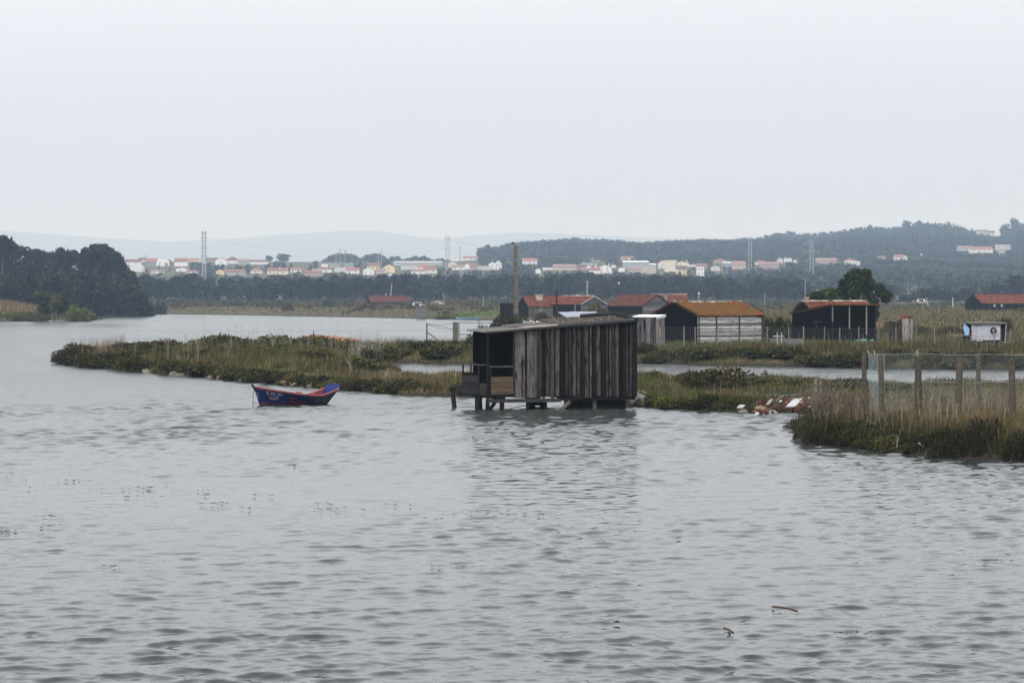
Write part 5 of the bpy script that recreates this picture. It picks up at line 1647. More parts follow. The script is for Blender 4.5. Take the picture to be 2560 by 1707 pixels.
for k in range(1):
    net(m, (WX(2171 + k, 75.7 + 0.05 * k), 75.7 + .05 * k), (WX(2196 + 2 * k, 75.1 + 0.06 * k), 75.1 + .06 * k), zt(884, 75.5), 0.8, 0.06, 0.003, (0.45, 0.5, 0.5))
for k in range(2):
    net(m, (WX(2194, 75.3 + 0.05 * k), 75.3 + .05 * k), (WX(2212, 74.4 + 0.05 * k), 74.4 + .05 * k), zt(887, 75), 0.85, 0.065, 0.0026, (0.3, 0.36, 0.36))
m.build('folded_mesh', M_TIMBER, nf)
m = MB()
for dx, pt in ((2171, 878), (2186, 877)):
    x = WX(dx, 75.6); z0 = zt(pt + 8, 75.6); m.tube([(x, 75.6, z0), (x + 0.01, 75.6, z0 + 0.07), (x - 0.04, 75.6, z0 + 0.1)], 0.012, 5, (0.5, 0.5, 0.46))
m.build('wire_end', M_TIMBER, nf)

# gate by the lagoon
D = 176
gt = thing('pipe_gate', 'rusty pipe gate beside a thick concrete post at the edge of the lagoon', 'gate', (0, 0, 0))
def gp(px, py, dd=0): return WP(px, py, D + dd)
m = MB(); q = gp(1139, 805); m.box(q[0] - 0.19, q[0] + 0.19, D - 0.15, D + 0.15, 0.2, q[2], (0.13, 0.12, 0.10)); m.build('post', M_CONC, gt)
m = MB(); rc = (0.12, 0.085, 0.07)
for a, b_ in (((1148, 806), (1196, 807)), ((1148, 836), (1196, 836)), ((1148, 806), (1148, 848)), ((1195.5, 799), (1195.5, 860))): m.tube([gp(*a), gp(*b_)], 0.026, 6, rc)
m.build('gate_leaf', M_TIMBER, gt)
m = MB()
for a, b_ in (((1199, 806), (1250, 808)), ((1199.5, 800), (1199.5, 860))): m.tube([gp(*a), gp(*b_)], 0.026, 6, rc)
m.build('gate_leaf', M_TIMBER, gt)
t = thing('braced_post', 'wooden post with a diagonal brace and slack wires left of the gate', 'post', (0, 0, 0))
m = MB(); q = gp(1067, 808, -2); m.tube([(q[0], q[1], 0.3), q], 0.05, 7, (0.10, 0.085, 0.065)); m.build('upright', M_TIMBER, t)
m = MB(); m.tube([gp(1069, 831, -2), gp(1112, 862, -3)], 0.045, 7, (0.16, 0.13, 0.07)); m.build('brace', M_TIMBER, t)
m = MB()
for a, mid, b_ in (((1068, 810), (1105, 812), (1136, 808)), ((1068, 811), (1108, 816), (1136, 826)), ((1068, 812), (1095, 820), (1136, 822))): wire(m, [gp(*a, -2), gp(*mid, -1), gp(*b_)], 0.012, (0.08, 0.075, 0.07))
m.build('wire', M_TIMBER, t)

# weathered sluice posts on the bank
D = 101
t = thing('sluice_posts', 'two grey wooden posts with a crossboard on a concrete block by the rubble', 'sluice', WP(2046, 990, D))
z0 = t.location[2]
m = MB(); m.box(-0.2, 0.2, -0.12, 0.12, -0.45, 0.05, (0.12, 0.115, 0.105)); m.build('block', M_CONC, t)
for dx, w_, pt in ((-0.16, 0.10, 946), (0.03, 0.085, 948)):
    m = MB(); m.box(dx, dx + w_, -0.05, 0.03, 0.05, zt(pt, D) - z0, (0.22, 0.20, 0.185)); m.build('post', M_TIMBER, t)
m = MB(); m.box(-0.36, 0.16, -0.075, -0.053, zt(965, D) - z0, zt(959, D) - z0, (0.13, 0.12, 0.11)); m.build('crossboard', M_TIMBER, t)

# ================================================================== poles
def pole(name, label, px, pt, pb, D, r0, r1, col, arms=None, group=None, lean=0.0, cat='pole'):
    x = WX(px, D); zb = zt(pb, D)
    t = thing(name, label, cat, (x, D, zb), 0, group)
    m = MB(); m.tube([(0, 0, -0.5), (lean, 0, zt(pt, D) - zb)], [r0, r1], 7, col); m.build('shaft', M_CONC, t)
    return t, zt(pt, D) - zb
D = 268
zb = zt(800, D)
t = thing('utility_pole', 'tall tapering concrete utility pole with slots and a lamp head rising behind the stilted shed', 'pole', (WX(1289.5, D), D, zb))
H = zt(614, D) - zb
m = MB()
c1 = (0.165, 0.142, 0.105)
wb, wt = 0.27, 0.20
for sgn in (-1, 1):
    m.prism([(sgn * wb, -0.1, -0.5), (sgn * (wb - 0.10), -0.1, -0.5), (sgn * (wt - 0.09), -0.1, H), (sgn * wt, -0.1, H)], (0, 0.2, 0), c1 if sgn > 0 else (0.11, 0.095, 0.07))
n = 11
for k in range(n):
    a, b_ = (k + 0.0) / n * H, (k + (0.86 if k < 9 else 1.0)) / n * H
    w0 = wb + (wt - wb) * a / H - 0.09; w1 = wb + (wt - wb) * b_ / H - 0.085
    m.prism([(-w0, -0.07, a - (0.5 if k == 0 else 0)), (w0, -0.07, a - (0.5 if k == 0 else 0)), (w1, -0.07, b_), (-w1, -0.07, b_)], (0, 0.14, 0), (0.14, 0.122, 0.092))
m.build('shaft', M_CONC, t)
m = MB(); m.tube([(0.05, 0, H - 0.15), (-0.05, -0.02, H + 0.25), (-0.28, -0.1, H + 0.28)], 0.035, 6, (0.1, 0.1, 0.1)); m.tube([(-0.20, -0.06, H + 0.29), (-0.34, -0.1, H + 0.25), (-0.42, -0.12, H + 0.10)], [0.09, 0.13, 0.06], 8, (0.07, 0.065, 0.06)); m.build('lamp_head', M_CONC, t)
m = MB(); m.tube([(0.1, 0, H - 0.3), (0.32, 0, H - 0.15), (0.36, 0, H + 0.02)], 0.03, 6, (0.1, 0.09, 0.08)); m.tube([(0.15, 0, H - 0.35), (0.25, -0.05, H - 0.3)], 0.05, 6, (0.45, 0.45, 0.45)); m.build('bracket', M_CONC, t)
t, H = pole('utility_pole', 'thin grey pole with three small crossarms above the red sheds', 1468, 702, 770, 640, 0.16, 0.11, (0.42, 0.42, 0.42))
for k in range(3):
    m = MB(); m.box(-0.6 + .1 * k, 0.6 - .05 * k, -0.05, 0.05, H - 0.35 - 0.55 * k, H - 0.27 - 0.55 * k, (0.4, 0.4, 0.4)); m.build('crossarm', M_CONC, t)
for px, pt, pb, D, col, lab, cat in ((1547, 710, 770, 560, (0.06, 0.06, 0.06), 'dark lamp post with white lamp above the brown roofed shed', 'lamp'),
        (1747, 736, 775, 520, (0.45, 0.45, 0.45), 'short pale lamp post before the wood right of the mossy roof', 'lamp'), (965, 737, 765, 830, (0.42, 0.42, 0.42), 'white globe lamp post left of the red shelter across the lagoon', 'lamp')):
    t, H = pole('lamp_post', lab, px, pt, pb, D, 0.09, 0.07, col, cat=cat)
    m = MB(); m.tube([(0, 0, H - 0.05), (0, 0, H + 0.2), (0, 0, H + 0.45)], [0.12, 0.24, 0.1], 8, (0.65, 0.65, 0.65)); m.build('lamp', M_WHITE, t)
for px, pt, pb, D, r, col, lab, lean in ((2013, 697, 770, 700, 0.16, (0.30, 0.30, 0.31), 'grey pole above the chimney of the low red shed', 0), (1912, 732, 775, 640, 0.13, (0.3, 0.3, 0.3), 'slim grey pole between mossy roof and black shed', 0),
        (2238, 730, 772, 620, 0.13, (0.12, 0.12, 0.12), 'dark grey pole at the left of the dead white trunk', 0), (2321, 744, 768, 700, 0.15, (0.45, 0.44, 0.42), 'pale leaning dead trunk in the marsh beyond the outhouse', -0.6),
        (2382, 743, 764, 700, 0.14, (0.55, 0.54, 0.53), 'white post among the marsh trees left of the long warehouse', 0), (2347, 766, 800, 420, 0.13, (0.20, 0.18, 0.14), 'wooden post with a black top standing alone in the heath', 0),
        (2364, 792, 803, 380, 0.07, (0.40, 0.38, 0.35), 'short pale stake in the heath right of the black topped post', 0), (1208, 740, 772, 640, 0.09, (0.4, 0.4, 0.4), 'thin pale stake before the wood left of the black hut', 0),
        (1111, 745, 765, 760, 0.09, (0.35, 0.35, 0.35), 'thin grey stake right of the beige tunnel', 0), (976, 708, 762, 860, 0.16, (0.40, 0.38, 0.35), 'pale bare trunk standing behind the red shelter', 0.5),
        (306, 785, 796, 640, 0.16, (0.02, 0.02, 0.02), 'left one of two dark stakes standing in the far water', 0), (342, 787, 796, 640, 0.18, (0.02, 0.02, 0.02), 'right one of two dark stakes standing in the far water', 0),
        (1030, 782, 798, 545, 0.08, (0.10, 0.09, 0.08), 'short mooring stake in the water left of the small stilt hut', 0), (1071, 783, 797, 552, 0.07, (0.12, 0.11, 0.10), 'short stake at the shore right of the small stilt hut', 0)):
    m = MB(); x = WX(px, D); zb = zt(pb, D); m.tube([(0, 0, -0.4), (lean * .4, 0, (zt(pt, D) - zb) * .5), (lean, 0, zt(pt, D) - zb)], [r, r * 0.85, r * .8], 7, col)
    tag(m.build('stake' if (pb - pt) < 40 else 'pole', M_CONC, None, (x, D, zb)), lab, 'post' if (pb - pt) < 40 else 'pole')
for px, pt, D in ((548, 832, 162), (551, 830, 162.4), (562, 833, 162)):
    m = MB(); x = WX(px, D); m.tube([(0, 0, 0.3), (0.02, 0, zt(pt, D))], 0.03, 6, (0.05, 0.045, 0.04)); tag(m.build('stake', M_TIMBER, None, (x, D, 0)), 'thin dark stake on the crest of the spit above its middle', 'stake', 'dark stakes on the spit')

# small hut on stilts across the lagoon
D = 550; zb = zt(797, D); x = WX(1040, D)
t = thing('stilt_hut', 'tiny grey hut on stilts standing in the far edge of the lagoon', 'hut', (x, D, zb))
W = 25 / KF * D; Hh = zt(767, D) - zb
m = MB(); m.box(0, W, 0, 2.0, 0.5, Hh, (0.14, 0.135, 0.13)); m.build('wall', M_CONC, t)
m = MB(); m.par((-0.12, -0.12, Hh - 0.02), (W + 0.24, 0, 0.22), (0, 2.3, 0), (0, 0, 0.1), (0.12, 0.08, 0.06)); m.build('roof', M_TIMBER, t)
for dx in (0.15, W / 2, W - 0.2):
    m = MB(); m.box(dx, dx + 0.12, 0.1, 0.22, -0.6, 0.5, (0.08, 0.075, 0.07)); m.build('stilt', M_TIMBER, t)
# ruined low wall, beige tunnel, parked vehicles
m = MB(); D = 640; q = WP(832, 791, D)
m.box(0, 2.1, 0, 0.5, -0.3, 0.75, (0.2, 0.185, 0.165)); m.box(2.2, 4.6, 0.1, 0.6, -0.3, 0.8, (0.24, 0.21, 0.165)); m.box(2.1, 2.35, -.03, 0.5, -0.3, 0.85, (0.11, 0.1, 0.09))
tag(m.build('stone_wall', M_CONC, None, (q[0], D, zt(790, D) - .1)), 'low broken stone wall at the waterline across the lagoon', 'wall')
def vehicle(label, px, py, D, Lc, col, cat, van=False, rz=0.0):
    q = WP(px, py, D); t = thing('parked_van' if van else 'parked_car', label, cat, (q[0], q[1], max(q[2], gz(q[0], q[1]) - .1)), rz)
    h1, h2 = (1.0, 2.0) if van else (0.75, 1.4)
    m = MB(); Wc = 1.7
    pr = [(-Lc / 2, 0.3), (-Lc / 2, h1), (-Lc * 0.42, h2 * .95), (-Lc * .36, h2), (Lc * (0.28 if van else 0.12), h2), (Lc * (.40 if van else .27), h1 + .05), (Lc * .47, h1 * .9), (Lc / 2, 0.55), (Lc / 2, 0.3)]
    m.prism([(a, -Wc / 2, b_) for a, b_ in pr], (0, Wc, 0), col); m.build('body', M_WHITE, t)
    m = MB(); m.prism([(-Lc * .34, -Wc / 2 - 0.01, h1 + .05), (-Lc * .32, -Wc / 2 - .01, h2 - .12), (Lc * .1, -Wc / 2 - .01, h2 - .12), (Lc * .22, -Wc / 2 - .01, h1 + .05)], (0, 0.008, 0)); m.build('window', M_GLASS, t)
    for dx in (-Lc * .32, Lc * .32):
        for sy in (-1, 1):
            m = MB(); m.tube([(dx, sy * Wc / 2 - .1, 0.3), (dx, sy * Wc / 2 + 0.03, 0.3)], 0.31, 12, (0.012, 0.012, 0.012)); m.build('wheel', M_TIMBER, t)
vehicle('white car parked in the scrub behind the small stilt hut', 1047, 769, 700, 3.6, (0.72, 0.73, 0.74), 'car')
vehicle('white van parked in the heath before the marsh trees', 2304, 766, 915, 3.3, (0.72, 0.71, 0.69), 'van', True)
vehicle('greyish white car parked left of the white van in the heath', 2291, 766, 922, 2.9, (0.38, 0.39, 0.42), 'car')
m = MB(); D = 820; q = WP(1075, 761, D); n = 8; Lh = 34 / KF * D
m.prism([(0.0, 0, -0.4)] + [(Lh * (0.5 - 0.5 * cos(pi * k / n)), 0, 1.5 * sin(pi * k / n) ** 0.5) for k in range(n + 1)] + [(Lh, 0, -0.4)], (0, 4, 0), (0.42, 0.38, 0.30))
tag(m.build('tunnel_shelter', M_WALL, None, (q[0], D, gz(q[0], D))), 'low beige rounded shelter before the dark wood right of the red shelter', 'shelter')
# ================================================================== shrubs
random.seed(21)
def row(poly_pts, kinds, n, w, h, label, group, inset=(0.3, 0.9), wide=(0.7, 1.5)):
    "shrubs strung along a stretch of shore given in photo pixels at the waterline"
    pts = [W0(*p) for p in poly_pts]
    seg = [math.dist(pts[i], pts[i + 1]) for i in range(len(pts) - 1)]
    tot = sum(seg)
    for k in range(n):
        s_ = (k + random.uniform(0.1, 0.9)) / n * tot
        i = 0
        while s_ > seg[i] and i < len(seg) - 1: s_ -= seg[i]; i += 1
        a, b_ = pts[i], pts[i + 1]; u = s_ / seg[i]
        x = a[0] + (b_[0] - a[0]) * u; y = a[1] + (b_[1] - a[1]) * u + random.uniform(*inset)
        q = random.uniform(*wide); hh = h * random.uniform(0.7, 1.25)
        shrub(random.choice(kinds), label, (x, y, max(gz(x, y), 0.0) - 0.05), (w * q, w * q * random.uniform(.8, 1.1), hh), group)

row([(155, 910), (330, 928), (520, 944)], ['dark', 'olive', 'dark2', 'olive2'], 13, 0.95, 0.72, 'rounded dark green shrub at the waterline of the outer half of the long spit', 'shrubs along the outer spit shore', (0.4, 1.4))
row([(520, 944), (720, 963), (960, 982)], ['dark', 'olive', 'olive2', 'dark2', 'brown'], 15, 0.95, 0.70, 'rounded green shrub at the waterline of the long spit behind the blue boat', 'shrubs along the inner spit shore', (0.4, 1.6))
row([(960, 983), (1060, 989), (1150, 991)], ['olive', 'dark2', 'grey'], 6, 0.75, 0.62, 'rounded green shrub at the waterline just left of the stilted shed', 'shrubs left of the stilted shed', (0.3, 1.2))
# a second line on the crest of the spit
row([(300, 906), (480, 907), (650, 906), (800, 903), (960, 900)], ['olive', 'olive2', 'brown', 'dark2', 'willow'], 34, 1.5, 0.95, 'wide olive green bush on the crest of the long grassy spit', 'bushes along the crest of the spit', (-14, -4), (0.7, 1.6))
row([(330, 912), (520, 920), (700, 930), (860, 940), (960, 950)], ['olive', 'olive2', 'brown', 'olive'], 44, 1.3, 0.6, 'low soft olive bush on the broad back of the long spit', 'bushes over the back of the spit', (-6, 6), (0.7, 1.7))
row([(180, 905), (250, 905)], ['brown', 'dark', 'brown'], 4, 1.1, 1.05, 'brownish bush at the outer tip of the long spit', 'bushes at the tip of the spit', (-5, -2))
row([(985, 906), (1150, 910), (1200, 910)], ['olive', 'willow', 'dark2', 'grey'], 9, 1.3, 0.85, 'dense grey green bush on the dyke beyond the inlet left of the stilted shed', 'bushes on the dyke left of the shed', (0.6, 5))
row([(1600, 908), (1850, 914), (2060, 918)], ['olive', 'dark', 'brown', 'dark2'], 17, 1.2, 0.62, 'dark olive bush at the foot of the dyke below the plank sheds', 'bushes at the foot of the dyke below the sheds', (0.5, 3.2))
row([(2060, 918), (2200, 921), (2600, 925)], ['dark', 'dark2', 'olive', 'brown'], 15, 1.2, 0.75, 'dark bush at the foot of the dyke seen through the chain link', 'bushes on the dyke behind the chain link', (0.5, 3.2))
# islet
shrub_px('brown', 'largest bush of the islet, broad domed and brownish green', 1690, 1900, 906, 977, 115.5, name='islet_bush')
shrub_px('lime', 'yellowish green bush at the left flank of the big domed bush on the islet', 1630, 1745, 930, 978, 116, name='islet_bush')
shrub_px('lime', 'low wide yellow green bush right of the domed bush on the islet', 1860, 1975, 933, 984, 116, name='islet_bush')
shrub_px('lime', 'dark green rounded bush on the islet just left of the grey sluice posts', 1940, 2055, 936, 985, 115, name='islet_bush')
row([(2120, 988), (2300, 1000), (2600, 1022)], ['grey', 'willow', 'dark2', 'grey'], 14, 1.1, 0.42, 'grey green rounded bush on the islet behind the chain link', 'grey bushes behind the chain link', (0.8, 8))
shrub_px('brown', 'small clump of brown reeds standing alone in the inner water', 1897, 1925, 915, 938, 140, name='reed_clump')
shrub_px('brown', 'dry brown bush right beside the right wall of the stilted shed', 1602, 1660, 918, 968, 119, name='dry_bush')
shrub_px('brown', 'dark purple brown bush on the bank behind the blue boat stern', 890, 960, 860, 905, 140, name='dry_bush')
row([(1600, 1018), (1700, 1023), (1850, 1033)], ['olive2', 'bright', 'dark2', 'olive2'], 11, 0.62, 0.42, 'low bright green shrub on the bank right of the stilted shed', 'green shrubs right of the stilted shed', (0.4, 2.0))
row([(1690, 1023), (1850, 1033)], ['dark', 'dark2'], 4, 0.6, 0.5, 'dark shrub overhanging the water left of the rubble heap', 'dark shrubs left of the rubble', (0.5, 1.2))
# near bank on the right
shrub_px('big', 'large dark bush at the left tip of the near bank by the rubble', 1990, 2110, 1035, 1108, 73.6, name='shore_bush', depth=0.9)
shrub_px('big', 'low dark bush at the left tip of the near bank, touching the water', 2000, 2075, 1062, 1112, 72.0, name='shore_bush', depth=0.8)
row([(2095, 1116), (2200, 1126), (2400, 1146)], ['big', 'dark', 'olive'], 7, 0.55, 0.5, 'dark green low bush hanging over the water in the middle of the near bank', 'dark bushes along the near bank', (0.25, 0.8))
row([(2620, 1158), (2900, 1178), (3200, 1192)], ['big', 'dark'], 9, 0.9, 0.8, 'dark bush on the near bank past the largest domed bush', 'far right bushes of the near bank', (0.3, 1.5))
row([(2120, 1119), (2300, 1136), (2380, 1144)], ['big', 'dark'], 8, 0.6, 0.5, 'dark bush on the slope of the near bank under the chain link', 'dark bushes on the near bank slope', (1.2, 2.6))
shrub_px('big', 'largest dark bush of the near bank with a domed top', 2395, 2530, 1028, 1152, 65.9, name='shore_bush', depth=0.8)
shrub_px('big', 'dark bush cut by the right edge on the near bank', 2495, 2650, 1062, 1160, 65.0, name='shore_bush', depth=0.8)
shrub_px('big', 'dark low bush at the water left of the domed near bank bush', 2310, 2420, 1088, 1148, 66.0, name='shore_bush', depth=0.8)
shrub_px('grey', 'round grey green bush behind the second chain link post gap', 2310, 2400, 978, 1030, 84, name='shore_bush')
# mainland bushes
shrub_px('big', 'wide dark green bush at the lagoon edge under the concrete pole', 1218, 1335, 777, 828, 250, name='broad_bush')
shrub_px('grey', 'thin grey green bush behind the pipe gate', 1178, 1252, 806, 850, 190, name='thin_bush')
shrub_px('willow', 'pale grey green feathery bush before the red salt sheds', 1322, 1390, 766, 800, 290, name='feathery_bush')
shrub_px('willow', 'small olive bush at the left of the zinc canopy', 1385, 1425, 785, 806, 230, name='feathery_bush')
shrub_px('olive2', 'round bright olive bush between the two salt shed gables', 1455, 1522, 754, 800, 300, name='round_bush')
shrub_px('olive2', 'lower olive bush right of the round bush by the salt shed', 1498, 1540, 774, 802, 290, name='round_bush')
shrub_px('willow', 'grassy grey bush with pale blooms before the brown roofed salt shed', 1545, 1640, 775, 800, 280, name='feathery_bush')
shrub_px('dark', 'dense dark bush filling the gap between mossy roof and black shed', 1905, 2000, 770, 860, 186, name='dense_bush')
shrub_px('dark', 'dark rounded bush rising behind the mossy roof', 1860, 1915, 755, 800, 300, name='dense_bush')
shrub_px('dark2', 'dark little bush hanging over the red roof behind the black shed', 2028, 2090, 752, 778, 222, name='dense_bush')
shrub_px('brown', 'brown bush behind the roof of the white fronted shack', 2485, 2535, 787, 830, 215, name='heath_bush')
shrub_px('olive', 'dark bush at the right corner of the black shed', 2195, 2240, 796, 830, 200, name='heath_bush')
row([(2230, 880), (2400, 884), (2560, 884)], ['brown', 'willow', 'olive', 'brown'], 12, 1.3, 0.7, 'low brown heath bush behind the wire fence', 'heath bushes behind the wire fence', (2, 22))
shrub_px('olive', 'dark green bush beside the long warehouse wall', 2530, 2575, 764, 788, 470, name='heath_bush')
# far shore
for (kind, x0, x1, yt, yb, D, lab) in (('olive', 248, 272, 756, 778, 745, 'leftmost low green bush on the far shore'), ('olive', 226, 250, 752, 778, 760, 'low dark bush at the far shore beside the reedy point'), ('olive', 288, 338, 743, 779, 740, 'tall round olive bush on the far shore left of the two stakes'),
        ('dark2', 340, 385, 752, 779, 740, 'dark bush on the far shore behind the stakes'), ('dark2', 380, 424, 752, 780, 735, 'dark bush on the far shore right of the two stakes'), ('dark', 502, 552, 756, 770, 780, 'low dark bush on the far shore before the wood'),
        ('dark', 556, 634, 749, 772, 770, 'wide dark bush on the far shore before the wood'), ('olive', 640, 690, 757, 775, 760, 'low olive bush right of the wide dark bush'), ('olive', 690, 745, 752, 786, 690, 'broad green bush near the waterline left of the stone wall'),
        ('olive', 752, 795, 760, 782, 700, 'low green bush left of the pale willow'), ('olive', 850, 920, 762, 778, 720, 'low grey bush under the red shelter'), ('dark', 930, 990, 759, 780, 710, 'dark bush in front of the red shelter'),
        ('dark2', 1064, 1112, 762, 786, 620, 'dark green bush right of the small stilt hut'), ('olive', 1095, 1130, 765, 783, 640, 'olive bush right of the stilt hut bush'), ('dark', 1150, 1215, 752, 768, 800, 'wide dark bush before the wood left of the black hut'),
        ('bright', 1085, 1140, 784, 797, 535, 'bright green grassy mound behind the pale blue boat'), ('bright', 1130, 1230, 782, 797, 545, 'long bright green grassy mound right of the pale blue boat')):
    shrub_px(kind, lab, x0, x1, yt, yb, D, name='far_shrub')
shrub_px('willow', 'pale grey green willow standing on the far shore left of the red shelter', 800, 848, 733, 776, 720, name='willow_bush')
# left bank
shrub_px('bright', 'yellow green bush sloping down to the water at the left bank point', 165, 228, 752, 803, 484, name='sloping_bush')
shrub_px('olive2', 'green bush on the left bank before the dark tree', 60, 120, 780, 802, 480, name='low_bush')
row([(0, 804), (120, 800), (215, 802)], ['olive', 'olive2', 'bright'], 9, 3.2, 1.5, 'low olive mound of bushes at the waterline of the left bank', 'bushes along the left bank', (1, 5))

# ================================================================== trees
tree('near_bush_tree', 'bushy_tree', 'dark round tree standing in the reeds of the left bank', (WX(135, 492), 492, -0.6), (7.6, 7.6, 8.2),
     build=lambda: tree_mesh(31, 26, 110, 0.075, [DARK * 1.4, OLIVE * 0.8, GREEN * 0.6], [2, 2, 1], round_shape(0.50, 0.62), 0.2), rz=0.4)
D = 262
tree('near_pine', 'pine_tree', 'tall dark green pine rising behind the black shed', (WX(2146, D), D, gz(WX(2146, D), D)), (7.8, 7.8, zt(671, D) - gz(WX(2146, D), D)),
     build=lambda: tree_mesh(33, 40, 170, 0.045, [np.array((0.032, 0.052, 0.013)), np.array((0.055, 0.078, 0.018)), DARK], [3, 2, 2], pine_shape, 0.2), rz=1.0)
tree('near_round', 'broadleaf_tree', 'lower rounded green tree left of the tall pine behind the sheds', (WX(2075, D), D + 4, gz(WX(2075, D), D) - .4), (8.2, 6, 5.2),
     build=lambda: tree_mesh(34, 26, 150, 0.075, [np.array((0.05, 0.08, 0.017)), np.array((0.035, 0.055, 0.014)), DARK], [3, 2, 1], round_shape(0.52, 0.45), 0.15), rz=0.3)

# pine wood on the dune: one mass of crowns
rg = np.random.default_rng(41)
PV, PC = [], []
PCOL = [np.array((0.010, 0.013, 0.006)), np.array((0.016, 0.019, 0.008)), np.array((0.007, 0.009, 0.005)), np.array((0.026, 0.027, 0.012))]
for k in range(720):
    D = rg.uniform(632, 770); px = rg.uniform(-260, 372)
    x = WX(px, D); zg = gz(x, D)
    top = np.interp(px, PINE_TOP[:, 0], PINE_TOP[:, 1])
    hmax = CH - (top + 3 - HZ) * D / KF - zg
    h = min(rg.uniform(7.5, 10.5), hmax)
    if h < 2.5: continue
    w_ = h * rg.uniform(0.22, 0.36)
    n = 70
    cz = h * 0.70
    dd = rg.normal(0, 1, (n, 3)); dd /= np.linalg.norm(dd, axis=1, keepdims=True); dd[:, 2] = np.where(dd[:, 2] < 0, dd[:, 2] * 0.8, dd[:, 2])
    P = np.array((x, D, zg + cz)) + dd * rg.uniform(0.6, 1, (n, 1)) * np.array((w_, w_, h * 0.27))
    low = rg.uniform(0, 1, 26); P2 = np.stack([x + rg.normal(0, w_ * .55, 26), D + rg.normal(0, w_ * .55, 26), zg + low * h * 0.65], 1)
    P = np.concatenate([P, P2]); q = np.concatenate([dd * 0.8, rg.normal(0, .4, (26, 3))])
    c = pick(len(P), PCOL, [3, 3, 2, 1], rg, 0.22) * rg.uniform(0.75, 1.25)
    v, c = cards(P, rg.uniform(0.6, 1.3, len(P)), c, rg, 0.3, 1.4, q); PV.append(v); PC.append(c)
stuff('pine_wood', np.concatenate(PV), np.concatenate(PC), 'dark pine wood covering the dune behind the left bank', 'wood', M_FAR, 4)
ub = lambda: tree_mesh(35, 16, 46, 0.10, PCOL[:3], [3, 3, 2], umb_shape, 0.55)
for (px, pt, D, w_, lab) in ((252, 604, 748, 13.5, 'wide umbrella pine crowning the right end of the dune wood'), (214, 611, 745, 4.5, 'small round topped pine standing clear above the dune wood'),
                       (6, 581, 745, 10.0, 'umbrella pine at the left edge above the dune wood'), (150, 612, 740, 9.0, 'flat topped pine in the middle of the dune wood crest'), (285, 628, 730, 9, 'leaning umbrella pine on the falling right end of the dune wood'), (90, 616, 742, 8, 'low umbrella pine on the left slope of the dune wood crest')):
    x = WX(px, D); z0 = gz(x, D) - 0.3
    tree('far_umbrella', 'umbrella_pine', lab, (x, D, z0), (w_, w_, zt(pt, D) - z0), build=ub)

# the dark belt of trees across the marsh
kinds = []
for s_ in range(6):
    kinds.append('far_belt%d' % s_)
ECOL = [np.array((0.016, 0.024, 0.017)), np.array((0.023, 0.033, 0.021)), np.array((0.012, 0.018, 0.014)), np.array((0.032, 0.038, 0.023))]
def belt_tree(k, px, pt, D, w_, name, label, group):
    x = WX(px, D); z0 = gz(x, D) - 0.2
    h = zt(pt, D) - z0
    tree(kinds[k], name, label, (x, D, z0), (w_, w_, h), group,
         build=lambda: tree_mesh(50 + k, 24, 15, 0.085, [c_ * (0.7, 1.35, 0.95, 1.6, 0.8, 1.15)[k] for c_ in ECOL], [3, 2, 2, 1], euc_shape(), 0.2))
rb = random.Random(5)
belt_top = np.array([(300, 692), (345, 690), (400, 688), (470, 684), (520, 690), (600, 690), (700, 692), (800, 688), (900, 690), (960, 682), (1020, 684), (1100, 686), (1180, 690), (1240, 682), (1300, 684), (1345, 688), (1400, 684), (1480, 683), (1560, 686), (1620, 684), (1680, 686), (1720, 690), (1780, 682), (1830, 690), (1860, 700), (1900, 690), (1950, 694), (2018, 692)], float)
px = 300.0
while px < 2022:
    for row_ in range(2):
        D = 985 + 70 * row_ + rb.uniform(-14, 14)
        p_ = px + rb.uniform(-8, 8) + 9 * row_
        if p_ > 2020 or 1697 < p_ < 1705 or 1909 < p_ < 1920: continue
        top = np.interp(p_, belt_top[:, 0], belt_top[:, 1]) + rb.uniform(-4, 12) + (0 if row_ else 5)
        belt_tree(rb.randrange(6), p_, top, D, rb.uniform(9.5, 13.5), 'belt_tree', 'dark bluish green tree in the long belt across the marsh', 'trees of the long dark belt')
    px += rb.uniform(14, 24)
# single trees on the right
for (px, pt, w_, D, lab) in ((2205, 702, 17, 980, 'dark tree just right of the tall pine, beyond the marsh'), (2228, 718, 10, 940, 'slender dark tree beyond the marsh left of the dark pole'), (2262, 730, 12, 930, 'low bushy tree beyond the white van'), (2282, 735, 12, 930, 'second low bushy tree beyond the white van'),
        (2315, 712, 20, 930, 'round crowned tree standing above the pale leaning trunk'), (2288, 728, 9, 925, 'small tree at the left foot of the round crowned tree'), (2352, 724, 15, 935, 'bushy tree right of the round crowned tree'), (2368, 732, 14, 935, 'low tree left of the white post'),
        (2398, 720, 15, 925, 'dark oval tree left of the long warehouse gable'), (2420, 718, 14, 935, 'dark tree touching the long warehouse gable'), (2468, 706, 11, 960, 'thin branched tree above the warehouse ridge'), (2488, 703, 10, 960, 'thin tree with a small top above the warehouse roof'), (2505, 712, 12, 960, 'low tree above the warehouse roof'),
        (2540, 690, 20, 950, 'large dark tree at the right edge above the warehouse'), (2560, 688, 20, 955, 'tall dark tree cut by the right edge above the warehouse'), (2525, 715, 12, 945, 'small tree left of the large dark tree above the warehouse')):
    belt_tree(rb.randrange(6), px, pt, D, w_, 'marsh_tree', lab, None)
